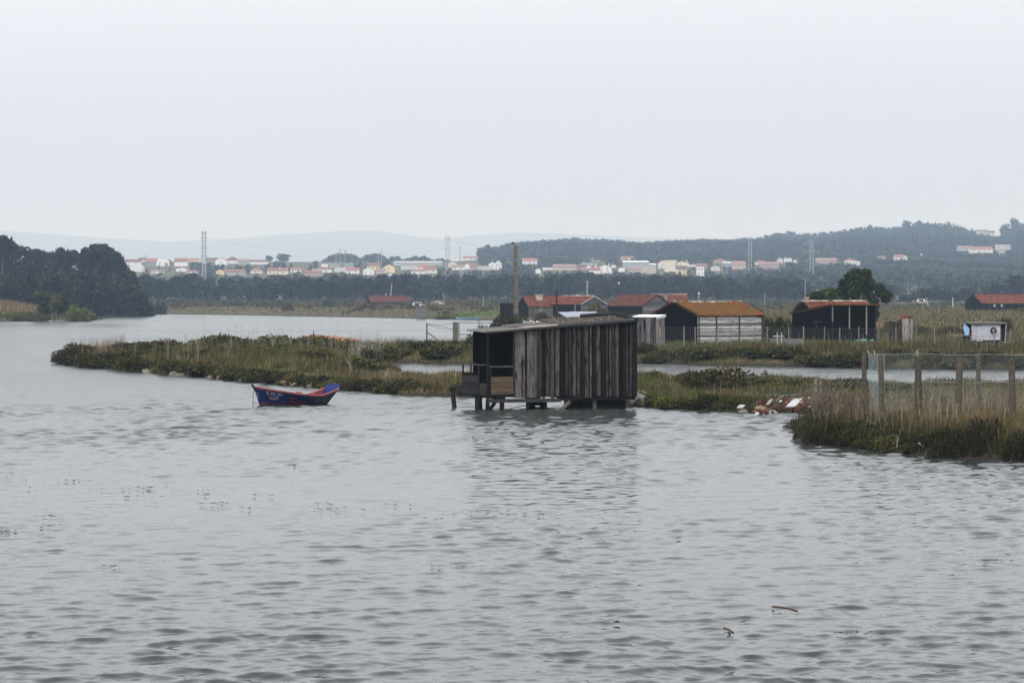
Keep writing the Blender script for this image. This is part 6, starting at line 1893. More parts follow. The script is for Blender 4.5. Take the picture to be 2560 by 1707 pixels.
# undergrowth at the foot of the belt and clumped scrub before it
VV, CC = [], []
SCOL = [OLIVE * 0.8, BROWN * 0.9, DARK * 1.2, GREY * 0.7]
for k in range(2600):
    D = 560 + 540 * RNG.uniform() ** 0.8; px = RNG.uniform(-200, 2760); x = WX(px, D); z = gz(x, D)
    if z < 0.5: continue
    belt_ = 940 < D and px < 2060
    if not belt_ and float(lumps(np.array([x]), np.array([D]), 70, 1)[0]) < RNG.uniform(-0.5, 0.6): continue
    rw = RNG.uniform(1.2, 4.0); hh = rw * RNG.uniform(0.3, 0.6) * (1.5 if belt_ else 0.8); n = 30
    dd = RNG.normal(0, 1, (n, 3)); dd /= np.linalg.norm(dd, axis=1, keepdims=True); dd[:, 2] = np.abs(dd[:, 2])
    P = np.array((x, D, z)) + dd * np.array((rw, rw * .8, hh)) * RNG.uniform(.6, 1, (n, 1))
    base_ = SCOL[RNG.choice(4, p=[.3, .12, .46, .12] if belt_ else [.36, .2, .26, .18])] * RNG.uniform(.7, 1.3)
    v, c = cards(P, RNG.uniform(.35, .8, n), np.clip(base_ * (1 + RNG.normal(0, .22, (n, 1))), .004, .5), RNG, .5, 1.6, dd); VV.append(v); CC.append(c)
stuff('marsh_scrub', np.concatenate(VV), np.concatenate(CC), 'low scrub and undergrowth in front of the dark tree belt', 'scrub', M_FAR, 4)

# ================================================================== village
def slope_D(px, py):
    "distance at which the hillside shows its foot at photo row py"
    Ds = np.linspace(1050, 3150, 400)
    zz = 0.7 + base_z(np.full(Ds.shape, float(px)), Ds)
    rows_ = HZ + (CH - zz) * KF / Ds
    i = int(np.argmin(np.abs(rows_ - py)))
    return float(Ds[i])
WHT, CRM, YEL, GRY, TANW, RSE = (0.80, 0.80, 0.80), (0.72, 0.66, 0.54), (0.75, 0.62, 0.36), (0.38, 0.40, 0.43), (0.5, 0.43, 0.36), (0.42, 0.31, 0.29)
RR, DR, OR, GR, PK = (0.23, 0.10, 0.08), (0.13, 0.065, 0.06), (0.30, 0.125, 0.085), (0.18, 0.19, 0.2), (0.26, 0.17, 0.155)
HOUSE_BOX = []
def house(x0, x1, yt, yb, kind, wc, rc, label, wins=0, depth=None, D=None, yaw=0.0, cat='house', chim=False, door=None):
    pc = (x0 + x1) / 2
    D = D or slope_D(pc, yb)
    w_ = (x1 - x0) / KF * D; h = (yb - yt) / KF * D
    xw, _, zb = WP(pc, yb, D)
    dp = depth or max(5.0, min(w_, 9.0))
    t = thing({'arch': 'arched_hall', 'shed': 'warehouse'}.get(kind, 'house'), label, cat, (xw, D, zb), yaw)
    HOUSE_BOX.append((x0, x1, yt, yb, D))
    X = w_ / 2
    m = MB(); r_ = MB(); foot = -4.0
    if kind == 'side':
        he = h * 0.60
        m.prism([(-X, 0, foot), (-X, 0, he), (-X, dp / 2, h), (-X, dp, he), (-X, dp, foot)], (2 * X, 0, 0), wc)
        sl = (h - he) / (dp / 2)
        for s_ in (1, -1):
            y0 = -0.35 if s_ > 0 else dp + 0.35
            r_.par((-X - .3, y0, he - 0.35 * sl + 0.06), (2 * X + .6, 0, 0), (0, s_ * (dp / 2 + .35), (h - he) + .35 * sl), (0, 0, 0.16), rc)
    elif kind == 'gable':
        he = h * 0.66
        m.prism([(-X, 0, foot), (X, 0, foot), (X, 0, he), (0, 0, h), (-X, 0, he)], (0, dp, 0), wc)
        for s_ in (1, -1):
            r_.par((s_ * (X + .3), -0.15, he - .3 * (h - he) / X + 0.06), (-s_ * (X + .3), 0, (h - he) * (1 + .3 / X)), (0, dp + .5, 0), (0, 0, 0.16), rc)
    elif kind == 'hip':
        he = h * 0.58
        m.box(-X, X, 0, dp, foot, he, wc); e = 0.35; rl = max(X - dp / 2, X * 0.15)
        V = [(-X - e, -e, he + .04), (X + e, -e, he + .04), (X + e, dp + e, he + .04), (-X - e, dp + e, he + .04), (-rl, dp / 2, h), (rl, dp / 2, h)]
        r_.add(V, [(0, 1, 5, 4), (1, 2, 5), (2, 3, 4, 5), (3, 0, 4), (3, 2, 1, 0)], rc)
    elif kind == 'flat':
        m.box(-X, X, 0, dp, foot, h - .25, wc); r_.box(-X - .2, X + .2, -.2, dp + .2, h - .245, h, rc); he = h - .3
    elif kind == 'arch':
        he = h * 0.55; n = 12
        m.prism([(-X, 0, foot), (X, 0, foot)] + [(X * cos(pi * k / n), 0, he + (h - he) * sin(pi * k / n)) for k in range(n + 1)], (0, 0.4, 0), wc)
        for k in range(n):
            a, b_ = (X * cos(pi * k / n), he + (h - he) * sin(pi * k / n)), (X * cos(pi * (k + 1) / n), he + (h - he) * sin(pi * (k + 1) / n))
            r_.par((a[0], 0.05, a[1] - .05), (b_[0] - a[0], 0, b_[1] - a[1]), (0, dp, 0), (0, 0, 0.15), rc)
        r_.box(-X, -X + .3, .45, dp, foot, he, rc); r_.box(X - .3, X, .45, dp, foot, he, rc)
    elif kind == 'shed':
        he = h * 0.8
        m.box(-X, X, 0, dp, foot, he - .05, wc); r_.par((-X - .3, -0.4, he), (2 * X + .6, 0, 0), (0, dp + .8, h - he), (0, 0, .22), rc)
    wl_ = m.build('wall', M_WALL, t)
    rf = r_.build('roof', M_ROOF, t)
    if wins:
        rws = 2 if h > 5.2 else 1
        for rr in range(rws):
            for k in range(wins):
                cx = -X + (k + 0.5 + 0.12 * ((k + rr) % 2)) * 2 * X / (wins + .2)
                cz = he * (0.5 if rws == 1 else (0.28, 0.76)[rr])
                mm = MB(); mm.box(cx - .5, cx + .5, -.10, -.03, cz - .65, cz + .6, (0.35, 0.33, 0.32)); wo = mm.build('window', M_WALL, wl_)
    if door:
        mm = MB(); mm.box(door[0] * X, door[1] * X, -.12, -.04, 0.1, he * door[2], door[3]); mm.build('door', M_WALL, wl_)
    if chim:
        mm = MB(); cx = chim * X; mm.box(cx - .35, cx + .35, dp * .4, dp * .4 + .7, he, h + 1.0, (0.75, 0.75, 0.75)); mm.build('chimney', M_WALL, rf)
    return t
H = house
H(391, 423, 647, 666, 'arch', WHT, RR, 'white round gabled hall with a brown door above the left end of the tree belt', 2, 20, cat='hall', door=(0.35, 0.8, 0.8, (0.3, 0.12, 0.1)))
H(366, 391, 646, 666, 'side', (0.25, 0.25, 0.30), OR, 'grey violet shed with a red roof joined to the white round gabled hall', 0, 8)
H(312, 350, 649, 663, 'side', WHT, DR, 'low white house with a reddish brown roof nearest the dune wood', 2, 9)
H(345, 365, 645, 657, 'side', WHT, DR, 'small white house behind and above the low house by the dune wood', 1, 7, D=2420)
H(321, 356, 662, 680, 'arch', (0.66, 0.68, 0.66), (0.6, 0.62, 0.6), 'pale arched greenhouse at the edge of the dune wood', 0, 12, cat='greenhouse')
H(436, 467, 646, 666, 'side', WHT, RR, 'white house with red roof right of the round gabled hall', 0, 9)
H(466, 502, 645, 657, 'hip', CRM, OR, 'cream house with an orange roof left of the leftmost pylon', 2, 9, D=2420)
H(505, 514, 655, 661, 'flat', WHT, GR, 'tiny white block beside the foot of the leftmost pylon', 0)
H(513, 541, 645, 660, 'side', RSE, DR, 'rose house with dark red roof just right of the leftmost pylon', 0, 9, D=2400)
H(538, 566, 645, 663, 'gable', WHT, RR, 'left white gable of the large double house right of the leftmost pylon', 1, 9)
H(562, 598, 642, 663, 'hip', WHT, DR, 'large white house with a dark red hipped roof, highest on the left hill', 2, 12, D=2230)
H(594, 622, 648, 662, 'side', GRY, PK, 'pale grey house with faded roof right of the large hipped house', 1, 8)
H(620, 669, 650, 661, 'side', WHT, DR, 'long white low building left of the two round trees', 0, 10, cat='building')
H(378, 407, 675, 684, 'side', WHT, PK, 'small white house half hidden by the left end of the tree belt', 2, 7)
H(440, 468, 669, 679, 'gable', WHT, RR, 'white gabled house with slanted roofs under the round gabled hall', 1, 8)
H(466, 490, 676, 684, 'side', CRM, RR, 'little cream house just above the left tree belt', 0, 7)
H(540, 560, 674, 687, 'gable', YEL, RR, 'yellow gabled house just above the left tree belt', 1, 9)
H(560, 612, 674, 688, 'side', GRY, RR, 'long grey house with a red roof right of the yellow gabled house', 2, 9)
H(626, 655, 671, 684, 'hip', CRM, PK, 'pale house with a pinkish hipped roof below the long white building', 1, 9)
H(668, 718, 670, 686, 'side', CRM, RR, 'cream house with a long red roof below the two round trees', 3, 10, chim=0.2)
H(726, 752, 670, 681, 'side', WHT, OR, 'white house with bright red roof right of the long cream house', 2, 8)
H(744, 762, 668, 679, 'hip', WHT, RR, 'small white house touching the bright red roofed one', 0, 8, D=2000)
H(779, 828, 668, 682, 'hip', WHT, RR, 'broad red roofed white house with a white chimney above the belt', 2, 10, chim=0.5)
H(761, 803, 677, 690, 'side', RSE, RR, 'long red roof barely showing above the tree belt', 0, 9)
H(803, 819, 659, 667, 'flat', WHT, GR, 'small white block alone on the bare hill left of the village wood', 0)
H(836, 868, 668, 680, 'flat', (0.6, 0.63, 0.66), GR, 'pale grey flat roofed block left of a low red roof', 0, 9, cat='building')
H(866, 897, 670, 684, 'side', WHT, OR, 'white house with an orange red roof right of the pale flat block', 2, 9)
H(860, 884, 659, 669, 'side', GRY, GR, 'grey roofed house up the slope behind the pale flat block', 0, 8)
H(823, 850, 660, 669, 'side', TANW, GR, 'dull grey house below the two tall lamp masts', 0, 8)
H(908, 934, 669, 687, 'gable', WHT, RR, 'tall white gabled house left of the yellow two storey house', 2, 9)
H(917, 948, 656, 678, 'hip', YEL, RR, 'yellow two storey house with a red hipped roof', 3, 9, D=1960)
H(958, 986, 661, 682, 'gable', YEL, RR, 'yellow house with an open red roof left of the long white roofed warehouse', 1, 10)
H(940, 962, 671, 684, 'side', TANW, PK, 'tan house between the two yellow houses', 0, 8)
H(984, 1104, 653, 664, 'shed', (0.42, 0.42, 0.44), (0.85, 0.86, 0.88), 'very long warehouse with a brilliant white roof', 0, 22, cat='warehouse')
H(1002, 1042, 663, 675, 'flat', (0.55, 0.57, 0.6), GR, 'pale grey wall block below the long white roof', 0, 9, D=1990, cat='building')
H(1040, 1076, 660, 676, 'hip', CRM, OR, 'house with a big orange red roof under the long white roof', 2, 10, D=1960)
H(1058, 1092, 667, 684, 'side', CRM, RR, 'red roofed house with cream front overlapping the orange roofed one', 2, 9)
H(1028, 1060, 673, 685, 'side', WHT, PK, 'white low house with a pink roof just above the belt left of the thin pylon', 2, 8)
H(972, 987, 683, 690, 'flat', WHT, GR, 'white garden hut half sunk in the tree belt', 0, 5)
H(1120, 1142, 655, 668, 'gable', CRM, PK, 'cream gabled house right of the thin central pylon', 1, 8)
H(1135, 1156, 643, 654, 'gable', WHT, RR, 'white gable with red roof on the crest right of the thin central pylon', 0, 8, D=2350)
H(1158, 1195, 641, 650, 'side', WHT, OR, 'long white house on the crest left of the tall eucalyptus', 3, 9, D=2380)
H(1131, 1160, 663, 675, 'side', WHT, PK, 'white house with pale roof below the crest houses', 2, 8)
H(1160, 1176, 659, 673, 'gable', WHT, GR, 'narrow white gable left of a rosy roofed house', 0, 8)
H(1174, 1196, 660, 675, 'side', RSE, RR, 'rosy house with a red roof between white gable and grey wall', 0, 8)
H(1194, 1224, 664, 675, 'flat', (0.5, 0.52, 0.55), GR, 'pale grey blank wall left of the white double house', 0, 8, cat='building')
H(1221, 1240, 655, 674, 'gable', WHT, WHT, 'left gable of the white double house below the eucalyptus', 1, 9)
H(1237, 1254, 651, 674, 'gable', WHT, RR, 'right taller half of the white double house below the eucalyptus', 2, 9, D=1900)
H(1306, 1343, 646, 661, 'side', WHT, OR, 'white house with an orange roof alone among trees right of the concrete pole', 3, 9)
H(1338, 1352, 671, 684, 'gable', WHT, PK, 'small pale gabled house just above the belt right of the concrete pole', 0, 7)
H(1357, 1384, 669, 676, 'flat', WHT, WHT, 'flat white shed above a dark roof right of the pole', 0, 8, D=1900, cat='building')
H(1383, 1440, 661, 676, 'side', TANW, PK, 'long dusty pink warehouse left of the white farm group', 0, 12, cat='warehouse')
H(1437, 1466, 662, 676, 'side', RSE, DR, 'dark red roof joined to the right end of the dusty pink warehouse', 0, 9, D=1900)
H(1452, 1492, 658, 672, 'side', WHT, GR, 'white farm building with a grey roof and a maroon door', 0, 10, chim=-0.6, door=(0.3, 0.7, 0.9, (0.3, 0.08, 0.1)))
H(1474, 1512, 652, 670, 'gable', CRM, DR, 'cream gabled house behind the white farm building', 0, 10, D=2150, chim=-0.5)
H(1473, 1500, 670, 684, 'side', WHT, RR, 'white lower house in front of the white farm building', 0, 8)
H(1495, 1529, 662, 683, 'gable', WHT, DR, 'white two storey gabled house with two small windows beside the cream one', 2, 10, chim=0.6)
H(1528, 1540, 662, 669, 'gable', WHT, RR, 'tiny white gable right of the two storey farm house', 0, 6)
H(1546, 1562, 668, 680, 'gable', WHT, GR, 'small white gabled house among bushes left of the grey warehouse', 0, 7)
H(1553, 1584, 641, 650, 'side', CRM, OR, 'red roofed house high in the trees above the grey warehouse', 1, 8)
H(1558, 1622, 652, 673, 'shed', (0.38, 0.38, 0.38), (0.62, 0.66, 0.68), 'large grey warehouse with a pale blue roof edge', 0, 14, cat='warehouse')
H(1588, 1640, 659, 674, 'shed', (0.42, 0.43, 0.45), (0.7, 0.7, 0.72), 'low shed with a slanting white roof before the grey warehouse', 0, 9, D=1930)
H(1573, 1606, 668, 682, 'side', TANW, PK, 'red roofed house below the slanting white roof', 1, 8)
H(1606, 1640, 668, 684, 'gable', TANW, WHT, 'brownish gabled house with white roof edges', 0, 9)
H(1646, 1666, 651, 672, 'gable', CRM, PK, 'left cream gable of the sand coloured group', 1, 9)
H(1662, 1692, 650, 668, 'flat', CRM, TANW, 'sand coloured block in the middle of the cream group', 0, 9, cat='building')
H(1689, 1722, 653, 668, 'gable', CRM, DR, 'wide cream gable with a white dormer right of the sand coloured block', 1, 10, chim=0.75)
H(1663, 1700, 664, 680, 'gable', CRM, TANW, 'broad pale gable below the sand coloured block', 0, 10, D=1850)
H(1692, 1718, 665, 686, 'side', YEL, DR, 'yellow house with garage door and red roof below the cream group', 2, 9, door=(-0.6, -0.1, 0.5, (0.25, 0.08, 0.08)))
H(1743, 1760, 667, 690, 'flat', WHT, WHT, 'tall white house front with two small high windows above the belt', 2, 9)
H(1742, 1768, 659, 670, 'side', RSE, RR, 'red roofed house behind the tall white house front', 0, 9)
H(1722, 1742, 662, 672, 'flat', WHT, WHT, 'thin white roofed shed left of the tall white house front', 0, 8, D=2000, cat='building')
H(1779, 1800, 664, 677, 'gable', (0.6, 0.6, 0.6), GR, 'greyish white gabled house right of the tall white house front', 1, 8)
H(1784, 1816, 647, 658, 'hip', RSE, OR, 'brick red hipped roof up the slope right of the cream group', 0, 10)
H(1808, 1846, 655, 668, 'shed', (0.3, 0.31, 0.35), (0.75, 0.75, 0.76), 'dark shed with a white roof below the brick red hipped roof', 0, 9)
H(1832, 1864, 653, 673, 'side', TANW, PK, 'tan house with faded red roof left of the lattice pylon on the slope', 1, 9)
H(1888, 1918, 651, 662, 'hip', CRM, OR, 'house with a bright orange roof right of the slope pylon', 0, 9)
H(1902, 1948, 655, 671, 'side', RSE, PK, 'greyish rose long house below the bright orange roof', 2, 10, D=1880)
H(1944, 1957, 644, 658, 'gable', (0.62, 0.65, 0.6), GR, 'narrow pale green white gable in the trees', 0, 7)
H(1961, 1969, 646, 655, 'flat', WHT, WHT, 'left one of two small white blocks under the wooded ridge', 0, 6, chim=-.2)
H(1970, 1980, 646, 655, 'flat', WHT, WHT, 'right one of two small white blocks under the wooded ridge', 0, 6)
H(1985, 1992, 649, 657, 'gable', WHT, RR, 'tiny white gable with a chimney near the big lattice pylon', 0, 6)
H(2040, 2092, 645, 660, 'side', RSE, PK, 'long house with a dusty red roof right of the big lattice pylon', 3, 11)
H(2114, 2138, 646, 658, 'hip', CRM, OR, 'orange hipped roof joined to a white annex above the tall pine', 0, 10)
H(2121, 2150, 653, 663, 'flat', WHT, WHT, 'white annex with windows in front of the orange hipped roof', 3, 8, D=1990)
H(2196, 2214, 640, 648, 'side', RSE, RR, 'small red roof in the woods right of the tall pine', 0, 8)
H(2237, 2258, 637, 650, 'side', WHT, OR, 'white house with a red roof in the middle of the right slope', 2, 8)
H(2253, 2268, 638, 650, 'gable', WHT, RR, 'white gable end joined to the house in the middle of the right slope', 0, 8)
H(2301, 2309, 635, 641, 'flat', WHT, WHT, 'tiny white hut alone in the woods of the right slope', 0, 5)
H(2395, 2432, 615, 629, 'side', (0.45, 0.47, 0.52), PK, 'pale grey house joined to the long red roofed hall on the hill', 0, 11)
H(2426, 2482, 617, 633, 'side', WHT, OR, 'long red roofed hall with white pillars on the right hill', 4, 12, cat='hall')
H(2490, 2526, 611, 626, 'flat', (0.6, 0.61, 0.6), GR, 'grey white flat roofed house right of the long red hall', 3, 9)
H(2500, 2512, 624, 634, 'flat', TANW, GR, 'small tan block below the grey white flat roofed house', 0, 6)
H(2444, 2468, 574, 588, 'side', (0.55, 0.57, 0.58), GR, 'grey roofed building at the hilltop gap', 2, 10, D=3150, cat='building')
H(2466, 2490, 577, 589, 'side', (0.6, 0.6, 0.6), DR, 'row house with dark red roof at the hilltop gap', 2, 10, D=3145)
H(2488, 2500, 574, 592, 'gable', WHT, WHT, 'white house at the hilltop beside the tall trees', 1, 8, D=3140)

# ================================================================== woods on the hills
def wood_mass(name, label, plist, seed, cols, wts, ncard=22):
    rg = np.random.default_rng(seed); VV, CC = [], []
    for (x, D, z0, h, w_, kind) in plist:
        n = ncard
        u = rg.uniform(0.12, 1, n)
        rad = w_ / 2 * ((1.05 - u) if kind == 0 else np.sqrt(np.clip(1 - (2 * u - 1.05) ** 2, 0.05, 1)))
        a = rg.uniform(0, 2 * pi, n); rr = rad * rg.uniform(0.4, 1, n)
        P = np.stack([x + rr * np.cos(a), D + rr * np.sin(a), z0 + u * h], 1)
        c = pick(n, cols, wts, rg, 0.2) * rg.uniform(0.75, 1.3)
        v, c = cards(P, rg.uniform(0.7, 1.4, n) * w_ * 0.36, c, rg, 0.2, 1.5, np.stack([np.cos(a), np.sin(a), np.full(n, .4)], 1) * .6)
        VV.append(v); CC.append(c)
    return stuff(name, np.concatenate(VV), np.concatenate(CC), label, 'wood', M_FAR, 4)
rg = np.random.default_rng(77)
HB = np.array([(a, b_, c - 1.0, d_, D) for a, b_, c, d_, D in HOUSE_BOX])
HCOL = [np.array((0.017, 0.028, 0.02)), np.array((0.026, 0.04, 0.025)), np.array((0.012, 0.021, 0.017)), np.array((0.045, 0.056, 0.03))]
pl = []
for k in range(26000):
    px = rg.uniform(1200, 2760); D = rg.uniform(1150, 3230)
    if px < 1290 and D < 2500 and rg.uniform() < 0.5: continue
    x = WX(px, D)
    dens = 1.0 if D > 2350 else (0.55 if D > 1900 else (0.35 if D > 1650 else 0.22 + 0.2 * float(lumps(np.array([x]), np.array([D]), 90, 3)[0])))
    if px > 2050 and 1650 < D < 2350: dens = 0.62 + 0.5 * float(lumps(np.array([x]), np.array([D * .4]), 120, 1)[0])
    if 2440 < px < 2505 and D > 2950: continue
    if rg.uniform() > dens: continue
    kind = int(rg.uniform() < 0.45)
    h = rg.uniform(8, 13) if D > 2350 else rg.uniform(4, 9)
    w_ = h * (0.42 if kind == 0 else 0.75)
    z0 = float(0.7 + base_z(px, D)) - .3
    yb = HZ + (CH - z0) * KF / D; yt = HZ + (CH - z0 - h) * KF / D; hw = w_ / 2 * KF / D
    hid = (HB[:, 0] < px + hw) & (HB[:, 1] > px - hw) & (HB[:, 2] < yb) & (HB[:, 3] - 2 > yt) & (HB[:, 4] > D - 12)
    if hid.any(): continue
    pl.append((x, D, z0, h, w_, kind))
wood_mass('hill_wood', 'bluish green wood covering the hill on the right', pl, 78, HCOL, [3, 2, 2, .6], 18)
pl = []
for k in range(3200):
    px = rg.uniform(280, 1290); D = rg.uniform(1350, 2330); x = WX(px, D)
    if rg.uniform() > 0.42 + 0.5 * float(lumps(np.array([x]), np.array([D * .5]), 90, 2)[0]): continue
    kind = int(rg.uniform() < 0.7); h = rg.uniform(3, 7.5); w_ = h * rg.uniform(.6, 1.0)
    z0 = float(0.7 + base_z(px, D)) - .3
    yb = HZ + (CH - z0) * KF / D; yt = HZ + (CH - z0 - h) * KF / D; hw = w_ / 2 * KF / D
    if yt < 652: continue
    hid = (HB[:, 0] < px + hw) & (HB[:, 1] > px - hw) & (HB[:, 2] < yb) & (HB[:, 3] - 2 > yt) & (HB[:, 4] > D - 12)
    if hid.any(): continue
    pl.append((x, D, z0, h, w_, kind))
wood_mass('village_trees', 'small trees and hedges scattered between the village houses', pl, 79, HCOL, [2, 3, 1.5, 1.5], 18)
pl = []
for (x0, x1, yt, n) in ((815, 900, 634, 60), (902, 968, 635, 55), (965, 1010, 642, 26), (1010, 1080, 640, 40), (1080, 1118, 646, 18), (812, 835, 646, 14), (1195, 1215, 648, 8)):
    for k in range(n):
        px = rg.uniform(x0, x1); e = 1 - abs((px - x0) / (x1 - x0) * 2 - 1) ** 3
        D = 2360 + rg.uniform(0, 60); z0 = float(0.7 + base_z(px, D)) - 1; top = zt(yt + (1 - e) * 14 + rg.uniform(0, 7), D)
        pl.append((WX(px, D), D, z0, max(top - z0, 2), rg.uniform(4.5, 7), 1))
wood_mass('crest_grove', 'rounded grove along the crest behind the yellow house', pl, 80, HCOL, [3, 2, 2, .4], 26)
def far_tree(label, px, yt, yb, wpx, D, kind='far_belt0', name='crest_tree'):
    x = WX(px, D); z0 = zt(yb, D)
    tree(kind, name, label, (x, D, z0 - .3), (wpx / KF * D / 0.40, wpx / KF * D / 0.40, zt(yt, D) - z0 + .3))
TREES['far_round'] = None; del TREES['far_round']
rt = lambda: tree_mesh(61, 22, 26, 0.10, ECOL, [3, 2, 2, 1], round_shape(0.55, 0.34), 0.2)
def round_tree(label, px, yt, yb, wpx, D, name='crest_tree'):
    x = WX(px, D); z0 = zt(yb, D)
    tree('far_round', name, label, (x, D, z0 - .3), (wpx / KF * D / 0.78,) * 2 + ((zt(yt, D) - z0 + .3) / 0.98,), build=rt)
round_tree('smaller of two round trees on the crest of the left hill', 673, 635, 659, 22, 2330)
round_tree('larger of two round trees on the crest of the left hill', 708, 630, 661, 40, 2320)
far_tree('tall eucalyptus with a forked crown left of the concrete pole', 1219, 612, 656, 16, 2300, 'far_belt1')
far_tree('second tall eucalyptus stem beside the forked one', 1234, 617, 656, 16, 2310, 'far_belt2')
far_tree('slim eucalyptus between the forked one and the concrete pole', 1255, 619, 655, 17, 2300, 'far_belt3')
round_tree('big rounded tree where the wooded ridge ends behind the concrete pole', 1280, 614, 660, 36, 2350, 'ridge_tree')
for (px, yt, yb, w_, lab) in ((1975, 574, 604, 30, 'large round tree on the ridge above the big pylon'), (1945, 581, 605, 16, 'small tree left of the large round ridge tree'), (2150, 564, 590, 20, 'feathery tree on the ridge above the tall pine'), (2176, 557, 590, 18, 'tall narrow tree on the ridge above the tall pine'), (2192, 561, 592, 16, 'right tree of the group on the ridge above the tall pine'), (2112, 570, 596, 14, 'low ridge tree left of the feathery tree'),
        (2266, 547, 580, 26, 'wide open crowned tree on the ridge in the middle of the right hill'), (2297, 550, 582, 26, 'rounded tree right of the open crowned ridge tree'), (2318, 554, 584, 14, 'small tree at the end of the open crowned ridge group'), (2512, 552, 600, 30, 'broad tree left of the highest tree at the right edge'), (2538, 534, 604, 30, 'highest pointed tree at the right edge of the ridge'), (2556, 550, 606, 30, 'wide tree cut by the right edge of the ridge')):
    round_tree(lab, px, yt, yb, w_, 3180, 'ridge_tree')

# ================================================================== pylons and lines
M_LAT = mat('lattice_steel', (0.34, 0.36, 0.41), nscale=2, var=0.1, rough=0.6)
def pylon(label, px, yt, yb, wb_px, wt_px, D, arms, r=0.16, col=None):
    x = WX(px, D); zb = zt(yb, D); t = thing('pylon', label, 'pylon', (x, D, zb))
    Hh = zt(yt, D) - zb; wb_, wt_ = wb_px / KF * D / 2, wt_px / KF * D / 2
    kn = 0.42 if wb_px > wt_px * 1.5 else 1.0
    def half(z):
        f = z / Hh
        return wb_ + (wt_ - wb_) * min(f / kn, 1.0)
    m = MB(); n = 13
    for sx in (-1, 1):
        for sy in (-1, 1):
            m.tube([(sx * half(Hh * k / 4), sy * half(Hh * k / 4), Hh * k / 4 - (2 if k == 0 else 0)) for k in range(5)], r, 4)
    for k in range(n):
        z0, z1 = Hh * k / n, Hh * (k + 1) / n; a, b_ = half(z0), half(z1)
        for s_ in (-1, 1):
            m.tube([(-a, s_ * a, z0), (b_, s_ * b_, z1)], r * .6, 3); m.tube([(a, s_ * a, z0), (-b_, s_ * b_, z1)], r * .6, 3)
            m.tube([(s_ * a, -a, z0), (s_ * b_, b_, z1)], r * .6, 3)
    m.build('lattice', M_LAT, t)
    for ya, wa in arms:
        m = MB(); z = zt(ya, D) - zb; w_ = wa / KF * D
        for s_ in (-1, 1):
            m.tube([(0, s_ * half(z), z), (-w_, 0, z + .2)], r * .8, 4); m.tube([(0, s_ * half(z), z), (w_, 0, z + .2)], r * .8, 4)
            m.tube([(s_ * half(z), 0, z + 1.2), (s_ * w_, 0, z + .2)], r * .7, 4)
        m.build('crossarm', M_LAT, t)
        for s_ in (-1, 1):
            m = MB(); m.tube([(s_ * w_, 0, z + .1), (s_ * w_, 0, z - 1.3)], r * .9, 5); m.build('insulator', M_LAT, t)
    return t
pylon('leftmost pylon, a narrow double lattice mast above the left village', 510, 579, 700, 9, 8, 1500, ((581, 6), (596, 7), (619, 7), (641, 8)), 0.15)
pylon('thin pale pylon in front of the tree covered crest near the middle', 1119, 592, 700, 10, 7, 1750, ((592, 5), (600, 7), (622, 7)), 0.12)
pylon('faint lattice pylon on the village slope right of the mossy roof', 1875, 592, 716, 11, 7, 1750, ((597, 8), (610, 6)), 0.09)
pylon('widest lattice pylon with three crossarms left of the tall pine', 2029, 600, 735, 24, 8, 1450, ((608, 19), (630, 20), (652, 18)), 0.085)
for (px, yt, yb, lab, hd) in ((850, 626, 662, 'tall lamp mast with a thick head on the left village crest', 1), (840, 632, 662, 'slim mast left of the thick headed lamp mast', 0), (863, 628, 662, 'slim mast right of the thick headed lamp mast', 1), (954, 621, 660, 'dark mast rising behind the yellow houses', 0), (1150, 620, 648, 'floodlight mast on the crest right of the thin pylon', 1), (946, 628, 660, 'faint mast left of the dark mast behind the yellow houses', 0), (363, 636, 650, 'thin aerial mast above the small house by the dune wood', 0), (1413, 638, 664, 'thin pale mast in front of the wooded hill above the pink warehouse', 0), (1665, 655, 676, 'dark thin mast among the cream group', 0)):
    D = 2000; x = WX(px, D); zb = zt(yb, D); m = MB(); hh = zt(yt, D) - zb
    m.tube([(0, 0, -2), (0, 0, hh)], [0.35, 0.22], 5, (0.3, 0.31, 0.33))
    if hd: m.box(-0.7, 0.7, -0.3, 0.3, hh - 0.5, hh + 0.4, (0.28, 0.29, 0.31))
    tag(m.build('mast', M_CONC, None, (x, D, zb)), lab, 'mast')
def cable(label, pts, D0, D1, r):
    m = MB(); n = len(pts) - 1; q = [np.array(WP(px, py, D0 + (D1 - D0) * i / n)) for i, (px, py) in enumerate(pts)]
    o_ = q[0]; m.tube([p - o_ for p in q], r, 3, (0.3, 0.31, 0.33)); tag(m.build('power_line', M_CONC, None, tuple(o_)), label, 'cable')
cable('faint power line sagging right from the top arm of the leftmost pylon', [(517, 596), (640, 618), (760, 632), (900, 642), (1000, 634), (1112, 602)], 1500, 1750, 0.045)
cable('lower faint power line sagging right from the leftmost pylon', [(517, 619), (650, 638), (790, 650), (950, 648), (1112, 622)], 1500, 1750, 0.04)
cable('faint power line crossing the wooded hill behind the concrete pole', [(1126, 602), (1280, 634), (1450, 645), (1650, 640), (1870, 600)], 1750, 1750, 0.06)
cable('power line running right from the widest pylon over the slope', [(2048, 630), (2200, 640), (2400, 650), (2600, 652)], 1450, 1500, 0.06)
cable('lowest power line running right from the widest pylon', [(2046, 652), (2200, 662), (2400, 672), (2600, 675)], 1450, 1500, 0.06)

